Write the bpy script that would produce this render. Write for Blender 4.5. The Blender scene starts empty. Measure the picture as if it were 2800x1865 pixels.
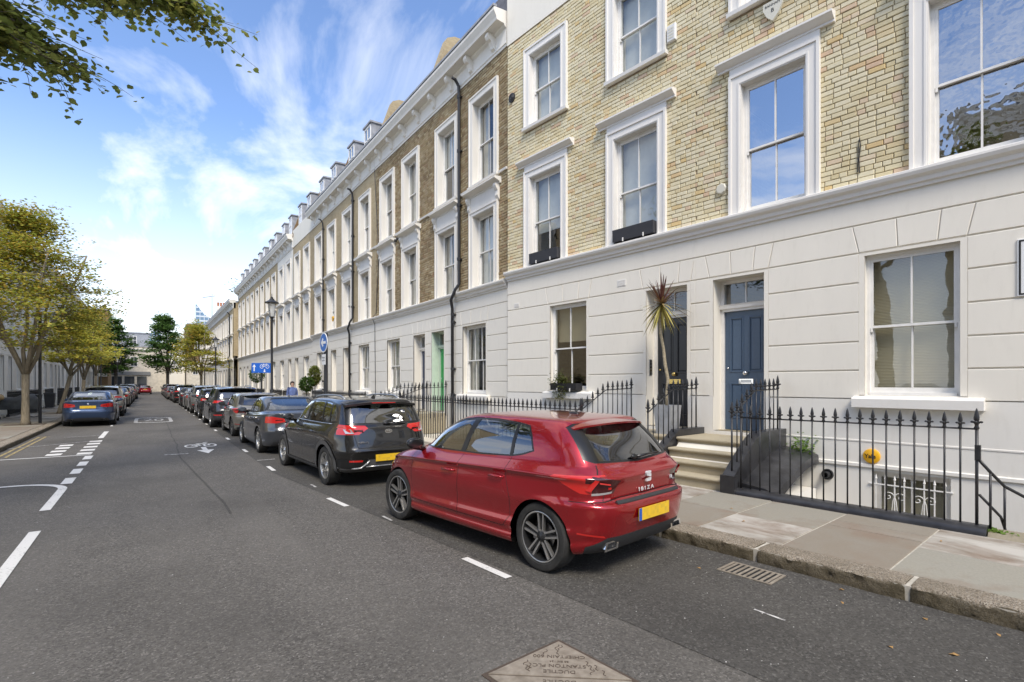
import bpy, bmesh, math, random
import numpy as np
from mathutils import Vector, Matrix, Euler, noise as mnoise
R = math.radians
random.seed(7)
sc = bpy.context.scene
COL = sc.collection

# ------------------------------------------------------------------ camera
CAM_H = 1.78
cam_d = bpy.data.cameras.new('camera')
cam_d.sensor_width = 36.0
cam_d.lens = 1420 / 2800 * 36
cam_d.shift_y = 115.5 / 2800
cam_d.clip_start = 0.05
cam_d.clip_end = 3000
cam = bpy.data.objects.new('camera', cam_d)
cam.location = (0, 0, CAM_H)
cam.rotation_euler = (R(90), 0, R(-34.9))
COL.objects.link(cam)
sc.camera = cam

# ------------------------------------------------------------------ light
SUN_EL, SUN_AZ = 50.0, 205.0          # compass style: 0 = +Y, 90 = +X
sun_dir = Vector((math.sin(R(SUN_AZ)) * math.cos(R(SUN_EL)), math.cos(R(SUN_AZ)) * math.cos(R(SUN_EL)), math.sin(R(SUN_EL))))
sd = bpy.data.lights.new('sun', 'SUN')
sd.energy = 1.5
sd.angle = R(20)
sd.color = (1.0, 0.92, 0.80)
sun = bpy.data.objects.new('sun', sd)
sun.rotation_euler = (-sun_dir).to_track_quat('-Z', 'Y').to_euler()
COL.objects.link(sun)

world = bpy.data.worlds.new('World')
sc.world = world
world.use_nodes = True
def build_world():
    nt = world.node_tree; N = nt.nodes; L = nt.links
    N.clear()
    out = N.new('ShaderNodeOutputWorld'); bg = N.new('ShaderNodeBackground')
    sky = N.new('ShaderNodeTexSky'); sky.sky_type = 'NISHITA'; sky.sun_disc = False
    sky.sun_elevation = R(SUN_EL); sky.sun_rotation = R(SUN_AZ); sky.air_density = 1.0; sky.dust_density = 0.6; sky.ozone_density = 2.5
    tc = N.new('ShaderNodeTexCoord')
    sep = N.new('ShaderNodeSeparateXYZ'); L.new(tc.outputs['Generated'], sep.inputs[0])
    # clouds laid on a flat layer overhead
    zz = N.new('ShaderNodeMath'); zz.operation = 'MAXIMUM'; L.new(sep.outputs[2], zz.inputs[0]); zz.inputs[1].default_value = 0.0
    za = N.new('ShaderNodeMath'); za.operation = 'ADD'; L.new(zz.outputs[0], za.inputs[0]); za.inputs[1].default_value = 0.22
    dx = N.new('ShaderNodeMath'); dx.operation = 'DIVIDE'; L.new(sep.outputs[0], dx.inputs[0]); L.new(za.outputs[0], dx.inputs[1])
    dy = N.new('ShaderNodeMath'); dy.operation = 'DIVIDE'; L.new(sep.outputs[1], dy.inputs[0]); L.new(za.outputs[0], dy.inputs[1])
    cb = N.new('ShaderNodeCombineXYZ'); L.new(dx.outputs[0], cb.inputs[0]); L.new(dy.outputs[0], cb.inputs[1])
    mp = N.new('ShaderNodeMapping'); L.new(cb.outputs[0], mp.inputs[0])
    mp.inputs['Rotation'].default_value = (0, 0, R(28)); mp.inputs['Scale'].default_value = (1.6, 1.0, 1.0); mp.inputs['Location'].default_value = (5.4, 1.6, 0)
    n1 = N.new('ShaderNodeTexNoise'); L.new(mp.outputs[0], n1.inputs['Vector']); n1.inputs['Scale'].default_value = 1.35; n1.inputs['Detail'].default_value = 9; n1.inputs['Roughness'].default_value = 0.58; n1.inputs['Distortion'].default_value = 0.55
    r1 = N.new('ShaderNodeValToRGB'); L.new(n1.outputs['Fac'], r1.inputs[0])
    r1.color_ramp.elements[0].position = 0.455; r1.color_ramp.elements[1].position = 0.70
    r1.color_ramp.elements[0].color = (0, 0, 0, 1); r1.color_ramp.elements[1].color = (1, 1, 1, 1)
    # pale haze towards the horizon
    hz = N.new('ShaderNodeMapRange'); L.new(sep.outputs[2], hz.inputs[0]); hz.inputs[1].default_value = 0.02; hz.inputs[2].default_value = 0.42; hz.inputs[3].default_value = 1.0; hz.inputs[4].default_value = 0.0
    hp = N.new('ShaderNodeMath'); hp.operation = 'POWER'; L.new(hz.outputs[0], hp.inputs[0]); hp.inputs[1].default_value = 1.7
    hm = N.new('ShaderNodeMath'); hm.operation = 'MULTIPLY'; L.new(hp.outputs[0], hm.inputs[0]); hm.inputs[1].default_value = 0.92
    s1 = N.new('ShaderNodeMath'); s1.operation = 'MULTIPLY'; L.new(r1.outputs[0], s1.inputs[0]); s1.inputs[1].default_value = 0.85
    mx = N.new('ShaderNodeMath'); mx.operation = 'MAXIMUM'; L.new(s1.outputs[0], mx.inputs[0]); L.new(hm.outputs[0], mx.inputs[1])
    tint = N.new('ShaderNodeMix'); tint.data_type = 'RGBA'; tint.blend_type = 'MULTIPLY'; tint.inputs[0].default_value = 1.0
    L.new(sky.outputs[0], tint.inputs[6]); tint.inputs[7].default_value = (.80, .83, .92, 1)
    mix = N.new('ShaderNodeMix'); mix.data_type = 'RGBA'
    L.new(mx.outputs[0], mix.inputs[0]); L.new(tint.outputs[2], mix.inputs[6]); mix.inputs[7].default_value = (5.4, 5.4, 5.35, 1)
    L.new(mix.outputs[2], bg.inputs[0]); bg.inputs[1].default_value = 0.125
    L.new(bg.outputs[0], out.inputs[0])
build_world()
vs = sc.view_settings
vs.view_transform = 'Standard'; vs.look = 'None'; vs.gamma = 1.0; vs.exposure = 1.27; vs.use_curve_mapping = False
sc.cycles.use_denoising = True
sc.cycles.max_bounces = 7; sc.cycles.diffuse_bounces = 3; sc.cycles.glossy_bounces = 3; sc.cycles.transmission_bounces = 4; sc.cycles.transparent_max_bounces = 10
sc.cycles.caustics_reflective = False; sc.cycles.caustics_refractive = False

# ------------------------------------------------------------------ materials
MATS = {}
class NB:
    """small node-tree helper"""
    def __init__(s, name):
        s.m = bpy.data.materials.new(name); s.m.use_nodes = True
        s.nt = s.m.node_tree; s.N = s.nt.nodes; s.L = s.nt.links
        s.p = s.N['Principled BSDF']; s.out = s.N['Material Output']
        s._tc = None
        MATS[name] = s.m
    def n(s, t, **kw):
        o = s.N.new(t)
        for k, v in kw.items(): setattr(o, k, v)
        return o
    def link(s, a, b): s.L.new(a, b)
    def coord(s, kind='Object'):
        if s._tc is None: s._tc = s.n('ShaderNodeTexCoord')
        return s._tc.outputs[kind]
    def pos(s):
        return s.n('ShaderNodeNewGeometry').outputs['Position']
    def noise(s, scale, detail=3, vec=None, rough=.55, dist=0):
        o = s.n('ShaderNodeTexNoise'); o.inputs['Scale'].default_value = scale; o.inputs['Detail'].default_value = detail
        o.inputs['Roughness'].default_value = rough; o.inputs['Distortion'].default_value = dist
        s.link(vec if vec is not None else s.pos(), o.inputs['Vector']); return o.outputs['Fac']
    def voro(s, scale, feat='F1', vec=None, out='Distance'):
        o = s.n('ShaderNodeTexVoronoi'); o.feature = feat; o.inputs['Scale'].default_value = scale
        s.link(vec if vec is not None else s.pos(), o.inputs['Vector']); return o.outputs[out]
    def ramp(s, fac, stops, interp='LINEAR'):
        o = s.n('ShaderNodeValToRGB'); o.color_ramp.interpolation = interp; e = o.color_ramp.elements
        while len(e) < len(stops): e.new(0.5)
        for i, (p, c) in enumerate(stops):
            e[i].position = p; e[i].color = (*c, 1) if len(c) == 3 else c
        s.link(fac, o.inputs[0]); return o.outputs[0]
    def mix(s, fac, a, b, mode='MIX'):
        o = s.n('ShaderNodeMix', data_type='RGBA', blend_type=mode)
        for sock, v in ((o.inputs[0], fac), (o.inputs[6], a), (o.inputs[7], b)):
            if hasattr(v, 'links'): s.link(v, sock)
            elif isinstance(v, (int, float)): sock.default_value = v
            else: sock.default_value = (*v, 1)
        return o.outputs[2]
    def math(s, op, a, b=0.0):
        o = s.n('ShaderNodeMath', operation=op)
        for sock, v in ((o.inputs[0], a), (o.inputs[1], b)):
            if hasattr(v, 'links'): s.link(v, sock)
            else: sock.default_value = v
        return o.outputs[0]
    def maprange(s, v, a, b, c, d):
        o = s.n('ShaderNodeMapRange'); s.link(v, o.inputs[0])
        for i, k in enumerate((a, b, c, d)): o.inputs[i + 1].default_value = k
        return o.outputs[0]
    def rnd(s): return s.n('ShaderNodeObjectInfo').outputs['Random']
    def bump(s, h, strength=.3, dist=.01):
        o = s.n('ShaderNodeBump'); o.inputs['Strength'].default_value = strength; o.inputs['Distance'].default_value = dist
        s.link(h, o.inputs['Height']); s.link(o.outputs[0], s.p.inputs['Normal']); return o
    def base(s, c):
        if hasattr(c, 'links'): s.link(c, s.p.inputs['Base Color'])
        else: s.p.inputs['Base Color'].default_value = (*c, 1)
    def set(s, **kw):
        names = dict(rough='Roughness', metal='Metallic', coat='Coat Weight', coatr='Coat Roughness', spec='Specular IOR Level', trans='Transmission Weight', sheen='Sheen Weight', emi='Emission Strength')
        for k, v in kw.items():
            i = s.p.inputs[names[k]]
            if hasattr(v, 'links'): s.link(v, i)
            else: i.default_value = v
        return s

def simple(name, col, rough=.5, metal=0, var=0.0, scale=8, coat=0, bump=0, bscale=60, spec=.5):
    b = NB(name)
    if var:
        f = b.noise(scale, 4)
        b.base(b.ramp(f, [(.3, tuple(c * (1 - var) for c in col)), (.7, tuple(min(1, c * (1 + var)) for c in col))]))
    else: b.base(col)
    b.set(rough=rough, metal=metal, coat=coat, spec=spec)
    if bump: b.bump(b.noise(bscale, 3), bump, .004)
    return b.m

def mat_brick(name, stops, dirt, dirtamt, mott=.25):
    b = NB(name)
    at = b.n('ShaderNodeAttribute', attribute_name='rnd')
    v = b.math('FRACT', b.math('ADD', at.outputs['Fac'], b.rnd()))
    c = b.ramp(v, stops, 'LINEAR')
    f = b.noise(28, 5, rough=.7)
    c = b.mix(b.maprange(f, .35, .75, 0, mott), c, tuple(x * .62 for x in stops[0][1]))
    g = b.noise(.55, 5, rough=.62)
    c = b.mix(b.maprange(g, .42, .72, 0, dirtamt), c, dirt)
    b.base(c); b.set(rough=.9, spec=.2); b.bump(b.noise(90, 4), .5, .004)
mat_brick('brick_cream', [(0, (.66, .56, .34)), (.25, (.73, .645, .42)), (.55, (.78, .705, .50)), (.80, (.74, .67, .47)), (.88, (.70, .52, .25)), (.93, (.67, .48, .33)), (1, (.78, .705, .51))], (.52, .43, .28), .22)
mat_brick('brick_brown', [(0, (.30, .215, .115)), (.3, (.42, .33, .185)), (.55, (.50, .41, .255)), (.72, (.26, .185, .105)), (.84, (.56, .475, .31)), (.93, (.36, .23, .13)), (1, (.46, .365, .215))], (.14, .105, .062), .45, .4)
def mat_brick_flat(name, cols, mort, sx=.225, dirt=(.1, .07, .04)):
    b = NB(name)
    # far brickwork: the pieces are too small to tell apart here
    tx = b.n('ShaderNodeTexBrick'); tx.offset = .5
    sp = b.n('ShaderNodeSeparateXYZ'); b.link(b.coord('Object'), sp.inputs[0])
    cm = b.n('ShaderNodeCombineXYZ'); b.link(b.math('ADD', sp.outputs[0], sp.outputs[1]), cm.inputs[0]); b.link(sp.outputs[2], cm.inputs[1])
    b.link(cm.outputs[0], tx.inputs['Vector'])
    tx.inputs['Scale'].default_value = 1.0; tx.inputs['Brick Width'].default_value = sx; tx.inputs['Row Height'].default_value = .082
    tx.inputs['Mortar Size'].default_value = .010; tx.inputs['Mortar Smooth'].default_value = .3; tx.inputs['Bias'].default_value = 0
    tx.inputs['Color1'].default_value = (*cols[0], 1); tx.inputs['Color2'].default_value = (*cols[1], 1); tx.inputs['Mortar'].default_value = (*mort, 1)
    g = b.noise(.5, 5)
    c = b.mix(b.maprange(g, .4, .75, 0, .5), tx.outputs['Color'], dirt)
    c = b.mix(b.maprange(b.noise(9, 4), .35, .7, 0, .35), c, cols[2])
    b.base(c); b.set(rough=.92, spec=.2)
    b.bump(tx.outputs['Fac'], -.5, .008)
mat_brick_flat('brick_far', ((.46, .37, .22), (.38, .29, .165), (.54, .45, .29)), (.36, .30, .21), dirt=(.2, .155, .095))
mat_brick_flat('brick_old', ((.24, .15, .07), (.17, .10, .05), (.33, .22, .10)), (.16, .12, .08))
def mat_mortar(name, col):
    b = NB(name); b.base(b.ramp(b.noise(14, 5), [(.3, tuple(c * .7 for c in col)), (.7, col)])); b.set(rough=.95, spec=.1); b.bump(b.noise(120, 3), .5, .004)
mat_mortar('mortar_pale', (.56, .52, .44)); mat_mortar('mortar_light', (.44, .35, .23)); mat_mortar('mortar_dark', (.15, .11, .07))

def mat_stucco(name, col, dirt=.18):
    b = NB(name)
    pos = b.pos()
    mp = b.n('ShaderNodeMapping'); b.link(pos, mp.inputs[0]); mp.inputs['Scale'].default_value = (1, 1, .25)
    f = b.noise(1.6, 6, mp.outputs[0], rough=.65)
    c = b.mix(b.maprange(f, .45, .8, 0, dirt), col, tuple(x * .66 for x in col))
    f2 = b.noise(11, 4, mp.outputs[0])
    c = b.mix(b.maprange(f2, .55, .8, 0, .12), c, (.42, .38, .30))
    c = b.mix(b.maprange(b.rnd(), 0, 1, 0, .05), c, tuple(x * .8 for x in col))
    b.base(c); b.set(rough=.62, spec=.3); b.bump(b.noise(70, 4), .16, .004)
mat_stucco('stucco_white', (.82, .775, .675), .15)
mat_stucco('stucco_cream', (.76, .72, .62), .25)
mat_stucco('trim_white', (.82, .79, .73), .10)
mat_stucco('trim_old', (.79, .755, .68), .30)
mat_stucco('plinth_white', (.80, .77, .70), .14)
simple('sash_white', (.81, .79, .74), .38, var=.05)

def mat_stone(name, a, c2, c3, rough=.85, sc_=1.0, bump=.35, streak=0, over=.75):
    b = NB(name)
    r = b.rnd()
    base = b.mix(r, a, c2)
    off = b.n('ShaderNodeVectorMath', operation='ADD'); b.link(b.pos(), off.inputs[0])
    cmb = b.n('ShaderNodeCombineXYZ'); k = b.math('MULTIPLY', r, 37.0); b.link(k, cmb.inputs[0]); b.link(k, cmb.inputs[2]); b.link(cmb.outputs[0], off.inputs[1])
    f = b.noise(2.2 * sc_, 6, off.outputs[0], rough=.65, dist=.6)
    base = b.mix(b.maprange(f, .4, .72, 0, over), base, c3)
    g = b.noise(45 * sc_, 5, off.outputs[0], rough=.7)
    base = b.mix(b.maprange(g, .35, .75, 0, .4), base, tuple(x * .55 for x in a))
    if streak:
        mp = b.n('ShaderNodeMapping'); b.link(off.outputs[0], mp.inputs[0]); mp.inputs['Scale'].default_value = (1.6, .9, 1); mp.inputs['Rotation'].default_value = (0, 0, R(50))
        h = b.noise(1.3, 7, mp.outputs[0], rough=.66, dist=.4)
        hm = b.math('MULTIPLY', b.maprange(h, .38, .62, 0, .62), b.maprange(r, .66, .74, 0, 1))
        f5 = b.noise(1.1, 4, off.outputs[0]); base = b.mix(b.maprange(f5, .52, .62, 0, .55), base, (.22, .155, .11))
        base = b.mix(hm, base, (.62, .60, .54))
    b.base(base); b.set(rough=rough, spec=.25); b.bump(g, bump, .006)
mat_stone('york_stone', (.32, .30, .245), (.20, .145, .10), (.30, .29, .25), streak=1, over=.4)
mat_stone('sandstone', (.46, .40, .28), (.42, .36, .25), (.36, .30, .20), bump=.3)
mat_stone('stone_dirty', (.33, .29, .21), (.30, .26, .19), (.20, .18, .12), bump=.5)
def mat_granite():
    b = NB('granite')
    sp = b.voro(130, out='Color'); s2 = b.n('ShaderNodeSeparateColor'); b.link(sp, s2.inputs[0])
    c = b.ramp(s2.outputs[0], [(.0, (.10, .085, .065)), (.35, (.30, .245, .18)), (.7, (.40, .34, .26)), (1, (.50, .45, .37))])
    c = b.mix(b.maprange(b.noise(2.3, 5, rough=.7), .4, .7, 0, .65), c, (.20, .165, .115))
    # grime on the faces that drop to the gutter
    nrm = b.n('ShaderNodeSeparateXYZ'); g = b.n('ShaderNodeNewGeometry'); b.link(g.outputs['Normal'], nrm.inputs[0])
    fz = b.maprange(nrm.outputs[2], .35, .85, .95, 0)
    c = b.mix(b.math('MULTIPLY', fz, b.maprange(b.noise(6, 5, rough=.7), .25, .6, .7, 1)), c, (.085, .070, .042))
    b.base(c); b.set(rough=.9, spec=.25); b.bump(b.noise(38, 6, rough=.7), 1.0, .03)
mat_granite()
def mat_asphalt(name, dark, mid, lite, patch):
    b = NB(name)
    p = b.pos()
    v = b.voro(70, out='Color'); s2 = b.n('ShaderNodeSeparateColor'); b.link(v, s2.inputs[0])
    sp = b.noise(110, 3, rough=.8)
    t = b.mix(.55, s2.outputs[0], sp)
    c = b.ramp(t, [(.15, dark), (.5, mid), (.66, tuple(x * 1.12 for x in mid)), (.86, lite)])
    mp = b.n('ShaderNodeMapping'); b.link(p, mp.inputs[0]); mp.inputs['Scale'].default_value = (1, .12, 1)
    f = b.noise(.9, 6, mp.outputs[0], rough=.6)
    c = b.mix(b.maprange(f, .40, .68, 0, patch), c, tuple(x * 1.32 for x in mid))
    f2 = b.noise(.33, 5, rough=.6)
    c = b.mix(b.maprange(f2, .46, .68, 0, .55), c, tuple(x * .5 for x in mid))
    f3 = b.noise(2.7, 4, rough=.7)
    c = b.mix(b.maprange(f3, .62, .78, 0, .3), c, tuple(x * 1.3 for x in mid))
    b.base(c); b.set(rough=.86, spec=.3); b.bump(t, .6, .006)
mat_asphalt('asphalt', (.034, .031, .027), (.118, .109, .095), (.38, .355, .315), .6)
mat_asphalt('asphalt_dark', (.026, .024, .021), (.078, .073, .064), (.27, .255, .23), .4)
def mat_paint(name, col):
    b = NB(name)
    w = b.noise(45, 6, rough=.75); w2 = b.noise(3, 4)
    t = b.math('ADD', b.math('MULTIPLY', w, .7), b.math('MULTIPLY', w2, .3))
    b.base(b.mix(b.maprange(t, .54, .64, 0, .8), col, (.20, .19, .17))); b.set(rough=.75, spec=.3); b.bump(w, .3, .004)
mat_paint('line_white', (.70, .68, .63)); mat_worn0 = None
def mat_worn(name, col):
    b = NB(name); w = b.noise(16, 6, rough=.8)
    b.base(b.mix(b.maprange(w, .44, .56, 0, .9), col, (.11, .106, .10))); b.set(rough=.8)
mat_worn('line_worn', (.62, .60, .56)); mat_worn('line_yellow', (.52, .39, .14))

b = NB('iron_black'); b.base(b.ramp(b.noise(30, 4), [(.3, (.012, .012, .013)), (.7, (.03, .03, .032))])); b.set(rough=.38, spec=.5); b.bump(b.noise(60, 3), .25, .003)
b = NB('iron_chipped'); b.base(b.mix(b.maprange(b.noise(22, 5, rough=.8), .55, .62, 0, 1), (.03, .03, .032), (.30, .28, .27))); b.set(rough=.5)
b = NB('black_paint'); b.base(b.ramp(b.noise(5, 5), [(.3, (.016, .016, .018)), (.7, (.045, .045, .048))])); b.set(rough=.33, spec=.5); b.bump(b.noise(16, 4), .3, .01)
b = NB('cast_iron'); b.base(b.ramp(b.noise(14, 5), [(.3, (.22, .185, .14)), (.7, (.38, .33, .26))])); b.set(rough=.6, metal=.25); b.bump(b.noise(90, 3), .3, .003)
b = NB('cast_iron_dark'); b.base((.10, .075, .055)); b.set(rough=.65, metal=.3)
simple('door_blue', (.060, .098, .155), .30, var=.06, scale=20)
simple('door_black', (.020, .022, .026), .30, var=.1, scale=20)
simple('door_green', (.045, .36, .10), .35, var=.06)
simple('door_grey', (.12, .12, .13), .4, var=.06)
simple('door_navy', (.03, .045, .09), .35, var=.06)
simple('door_cream', (.62, .55, .38), .45, var=.06)
simple('door_white', (.70, .69, .66), .4, var=.05)
simple('jamb_mint', (.56, .66, .54), .55, var=.06)
simple('badge_silver', (.78, .78, .78), .32, .35); simple('chrome', (.80, .80, .80), .08, 1); simple('brass', (.75, .56, .20), .25, 1); simple('steel', (.55, .55, .54), .3, 1)
simple('pipe_black', (.020, .020, .022), .45, var=.2, scale=12); simple('pipe_white', (.72, .70, .66), .5, var=.1)
simple('planter_grey', (.036, .036, .040), .6, var=.1); simple('zinc', (.42, .43, .44), .55, .3, var=.2, scale=6)
simple('slate', (.085, .085, .095), .7, var=.35, scale=6, bump=.4, bscale=30); simple('lead', (.30, .31, .33), .6, var=.25, scale=4)
simple('terracotta', (.40, .16, .07), .8, var=.2); simple('plastic_white', (.74, .73, .69), .4, var=.04); simple('plastic_cream', (.66, .63, .52), .45)
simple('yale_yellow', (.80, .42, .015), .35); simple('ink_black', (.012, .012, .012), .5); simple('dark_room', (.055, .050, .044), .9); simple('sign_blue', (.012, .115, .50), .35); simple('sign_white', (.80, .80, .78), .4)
simple('sign_blue_pale', (.06, .17, .48), .4)
simple('blind_white', (.74, .73, .70), .8, var=.05); simple('curtain', (.66, .61, .53), .9, var=.12)
simple('tarp', (.045, .047, .045), .55, var=.4, scale=5, bump=.5, bscale=6); simple('wicker', (.48, .33, .16), .8, var=.3, scale=30)
b = NB('blind_beige'); b.base((.78, .69, .50)); b.set(rough=.6)
simple('soil', (.12, .085, .055), .95, var=.4, scale=20, bump=.6); simple('moss', (.07, .10, .03), .95, var=.4, scale=20)
simple('concrete', (.38, .36, .32), .9, var=.25, scale=3, bump=.3)

def mat_glass(name, wav=0.0, wscale=3, tint=(.85, .88, .86), refl=1.0, dark=0.0):
    b = NB(name)
    b.N.remove(b.p)
    tr = b.n('ShaderNodeBsdfTransparent'); tr.inputs[0].default_value = (*tint, 1)
    gl = b.n('ShaderNodeBsdfGlossy'); gl.inputs['Roughness'].default_value = .015; gl.inputs[0].default_value = (.97, .98, 1.0, 1)
    lw = b.n('ShaderNodeLayerWeight'); lw.inputs[0].default_value = .5; sch = b.math('ADD', b.math('MULTIPLY', b.math('POWER', lw.outputs['Facing'], 5.0), .957), .043)
    if wav:
        bp = b.n('ShaderNodeBump'); bp.inputs['Strength'].default_value = wav; bp.inputs['Distance'].default_value = .02
        b.link(b.noise(wscale, 2, rough=.5), bp.inputs['Height']); b.link(bp.outputs[0], gl.inputs['Normal'])
    f = b.math('MINIMUM', b.math('ADD', b.math('MULTIPLY', sch, 1.9 * refl), .05 * refl), 1.0)
    mx = b.n('ShaderNodeMixShader'); b.link(f, mx.inputs[0]); b.link(tr.outputs[0], mx.inputs[1]); b.link(gl.outputs[0], mx.inputs[2])
    b.link(mx.outputs[0], b.out.inputs[0])
mat_glass('glass', .10, 2.2, refl=.9); mat_glass('glass_wavy', .22, 4.5, refl=3.2); mat_glass('glass_sky', .05, 1.6, refl=4.2)
mat_glass('car_glass', 0, tint=(.42, .46, .43), refl=1.5); mat_glass('car_glass_dark', 0, tint=(.14, .155, .15), refl=1.4); mat_glass('lamp_glass', .1, 20, tint=(.93, .94, .92), refl=1.0)

def mat_carpaint(name, col, metal=.0, rough=.35, flake=0):
    b = NB(name)
    g = b.n('ShaderNodeNewGeometry')
    b.base(b.mix(g.outputs['Backfacing'], col, (.03, .03, .03)))
    b.set(rough=rough, metal=metal, coat=1.0, coatr=.02, spec=.5)
    d = b.noise(9, 4)
    b.p.inputs['Coat IOR'].default_value = 1.55
mat_carpaint('paint_red', (.36, .008, .013), .55, .24)
mat_carpaint('paint_black', (.012, .011, .010), .3, .25)
mat_carpaint('paint_grey', (.075, .08, .088), .6, .28)
mat_carpaint('paint_silver', (.36, .35, .32), .7, .30)
mat_carpaint('paint_beige', (.27, .25, .21), .7, .30)
mat_carpaint('paint_navy', (.030, .058, .125), .5, .28)
mat_carpaint('paint_white', (.66, .66, .64), .0, .35)
mat_carpaint('paint_dark', (.03, .031, .034), .5, .28)
mat_carpaint('paint_maroon', (.16, .012, .015), .4, .3)
mat_carpaint('paint_brown', (.09, .065, .05), .5, .3)
simple('trim_black', (.012, .012, .012), .28); simple('plastic_dark', (.028, .028, .029), .55, bump=.2, bscale=200); simple('cladding', (.075, .073, .07), .6, var=.1)
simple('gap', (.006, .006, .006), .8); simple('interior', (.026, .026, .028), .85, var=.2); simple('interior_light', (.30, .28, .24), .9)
b = NB('tyre'); b.base(b.ramp(b.noise(9, 4), [(.3, (.020, .020, .019)), (.7, (.048, .046, .043))])); b.set(rough=.75, spec=.3); b.bump(b.noise(60, 3), .15, .003)
simple('alloy', (.52, .52, .51), .28, .9); simple('alloy_machined', (.52, .51, .49), .30, .85); simple('alloy_dark', (.045, .045, .046), .35, .5); simple('disc', (.22, .21, .20), .4, .8)
b = NB('lamp_red'); b.base((.55, .018, .014)); b.set(rough=.12, coat=1.0, coatr=.02)
b = NB('lamp_red_dark'); b.base((.055, .005, .006)); b.set(rough=.12, coat=1.0, coatr=.02)
b = NB('lamp_clear'); b.base((.50, .48, .47)); b.set(rough=.10, coat=1.0, coatr=.02, metal=.4)
b = NB('lamp_smoke'); b.base((.05, .03, .03)); b.set(rough=.08, coat=1.0)
def mat_plate():
    b = NB('plate_yellow')
    mp = b.n('ShaderNodeMapping'); b.link(b.coord('Object'), mp.inputs[0]); mp.inputs['Scale'].default_value = (28, 28, 28)
    sn = b.n('ShaderNodeVectorMath', operation='FLOOR'); b.link(mp.outputs[0], sn.inputs[0])
    w = b.n('ShaderNodeTexWhiteNoise'); b.link(sn.outputs[0], w.inputs['Vector'])
    b.base(b.mix(b.maprange(w.outputs['Value'], .3, 1, 0, .42), (.80, .50, .02), (.42, .28, .06))); b.set(rough=.4)
mat_plate(); simple('plate_blue', (.02, .10, .42), .4)

def mat_leaf(name, stops, trans=.5):
    b = NB(name)
    at = b.n('ShaderNodeAttribute', attribute_name='rnd')
    v = b.math('FRACT', b.math('ADD', at.outputs['Fac'], b.rnd()))
    c = b.ramp(v, stops)
    c = b.mix(b.maprange(b.noise(.9, 3), .35, .65, 0, .6), c, stops[-1][1])
    b.base(c); b.set(rough=.6, spec=.3)
    tl = b.n('ShaderNodeBsdfTranslucent'); b.link(c, tl.inputs[0])
    mx = b.n('ShaderNodeMixShader'); mx.inputs[0].default_value = trans
    b.link(b.p.outputs[0], mx.inputs[1]); b.link(tl.outputs[0], mx.inputs[2]); b.link(mx.outputs[0], b.out.inputs[0])
mat_leaf('leaf_plane', [(0, (.15, .19, .05)), (.35, (.21, .25, .06)), (.7, (.30, .31, .075)), (.9, (.40, .36, .08)), (1, (.18, .22, .06))])
mat_leaf('leaf_autumn', [(0, (.20, .27, .05)), (.22, (.33, .39, .07)), (.45, (.52, .48, .09)), (.66, (.62, .44, .08)), (.82, (.46, .25, .05)), (.92, (.23, .30, .05)), (1, (.47, .46, .08))])
mat_leaf('leaf_gold', [(0, (.32, .40, .08)), (.35, (.58, .57, .10)), (.65, (.70, .60, .10)), (.85, (.60, .40, .08)), (1, (.60, .57, .11))])
mat_leaf('leaf_green', [(0, (.055, .11, .028)), (.4, (.09, .17, .04)), (.8, (.15, .24, .05)), (1, (.08, .15, .035))])
mat_leaf('leaf_bush', [(0, (.09, .11, .03)), (.5, (.16, .18, .05)), (.85, (.28, .24, .09)), (1, (.12, .15, .04))])
simple('leaf_dry', (.34, .20, .07), .8, var=.3, scale=40); mat_leaf('leaf_bright', [(0, (.12, .22, .04)), (.6, (.22, .34, .06)), (1, (.16, .27, .05))])
def mat_cord():
    b = NB('leaf_cordyline')
    at = b.n('ShaderNodeAttribute', attribute_name='rnd')
    b.base(b.ramp(at.outputs['Fac'], [(0, (.10, .028, .028)), (.35, (.20, .09, .06)), (.6, (.34, .30, .09)), (1, (.42, .36, .08))])); b.set(rough=.5)
mat_cord()
b = NB('bark'); mp = b.n('ShaderNodeMapping'); b.link(b.pos(), mp.inputs[0]); mp.inputs['Scale'].default_value = (6, 6, 1.2)
f = b.noise(3, 6, mp.outputs[0], rough=.7); b.base(b.ramp(f, [(.3, (.14, .115, .075)), (.6, (.27, .225, .155)), (.8, (.36, .31, .22))])); b.set(rough=.9); b.bump(f, .6, .02)
b = NB('bark_dark'); f = b.noise(9, 5); b.base(b.ramp(f, [(.3, (.055, .045, .035)), (.7, (.14, .115, .09))])); b.set(rough=.9)
b = NB('bark_pale'); f = b.noise(25, 5); b.base(b.ramp(f, [(.3, (.20, .165, .10)), (.7, (.42, .36, .25))])); b.set(rough=.9)
b = NB('tower_glass'); b.base((.16, .24, .33)); b.set(rough=.12, metal=.6)
simple('tower_band', (.55, .60, .64), .4); simple('shop_grey', (.20, .20, .19), .5, var=.1); simple('shop_orange', (.62, .16, .04), .5); simple('render_cream', (.62, .56, .45), .85, var=.15, scale=2)
simple('paint_signblue', (.03, .07, .14), .4); simple('yellow_sign', (.75, .55, .03), .4)
M_ = MATS
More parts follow.
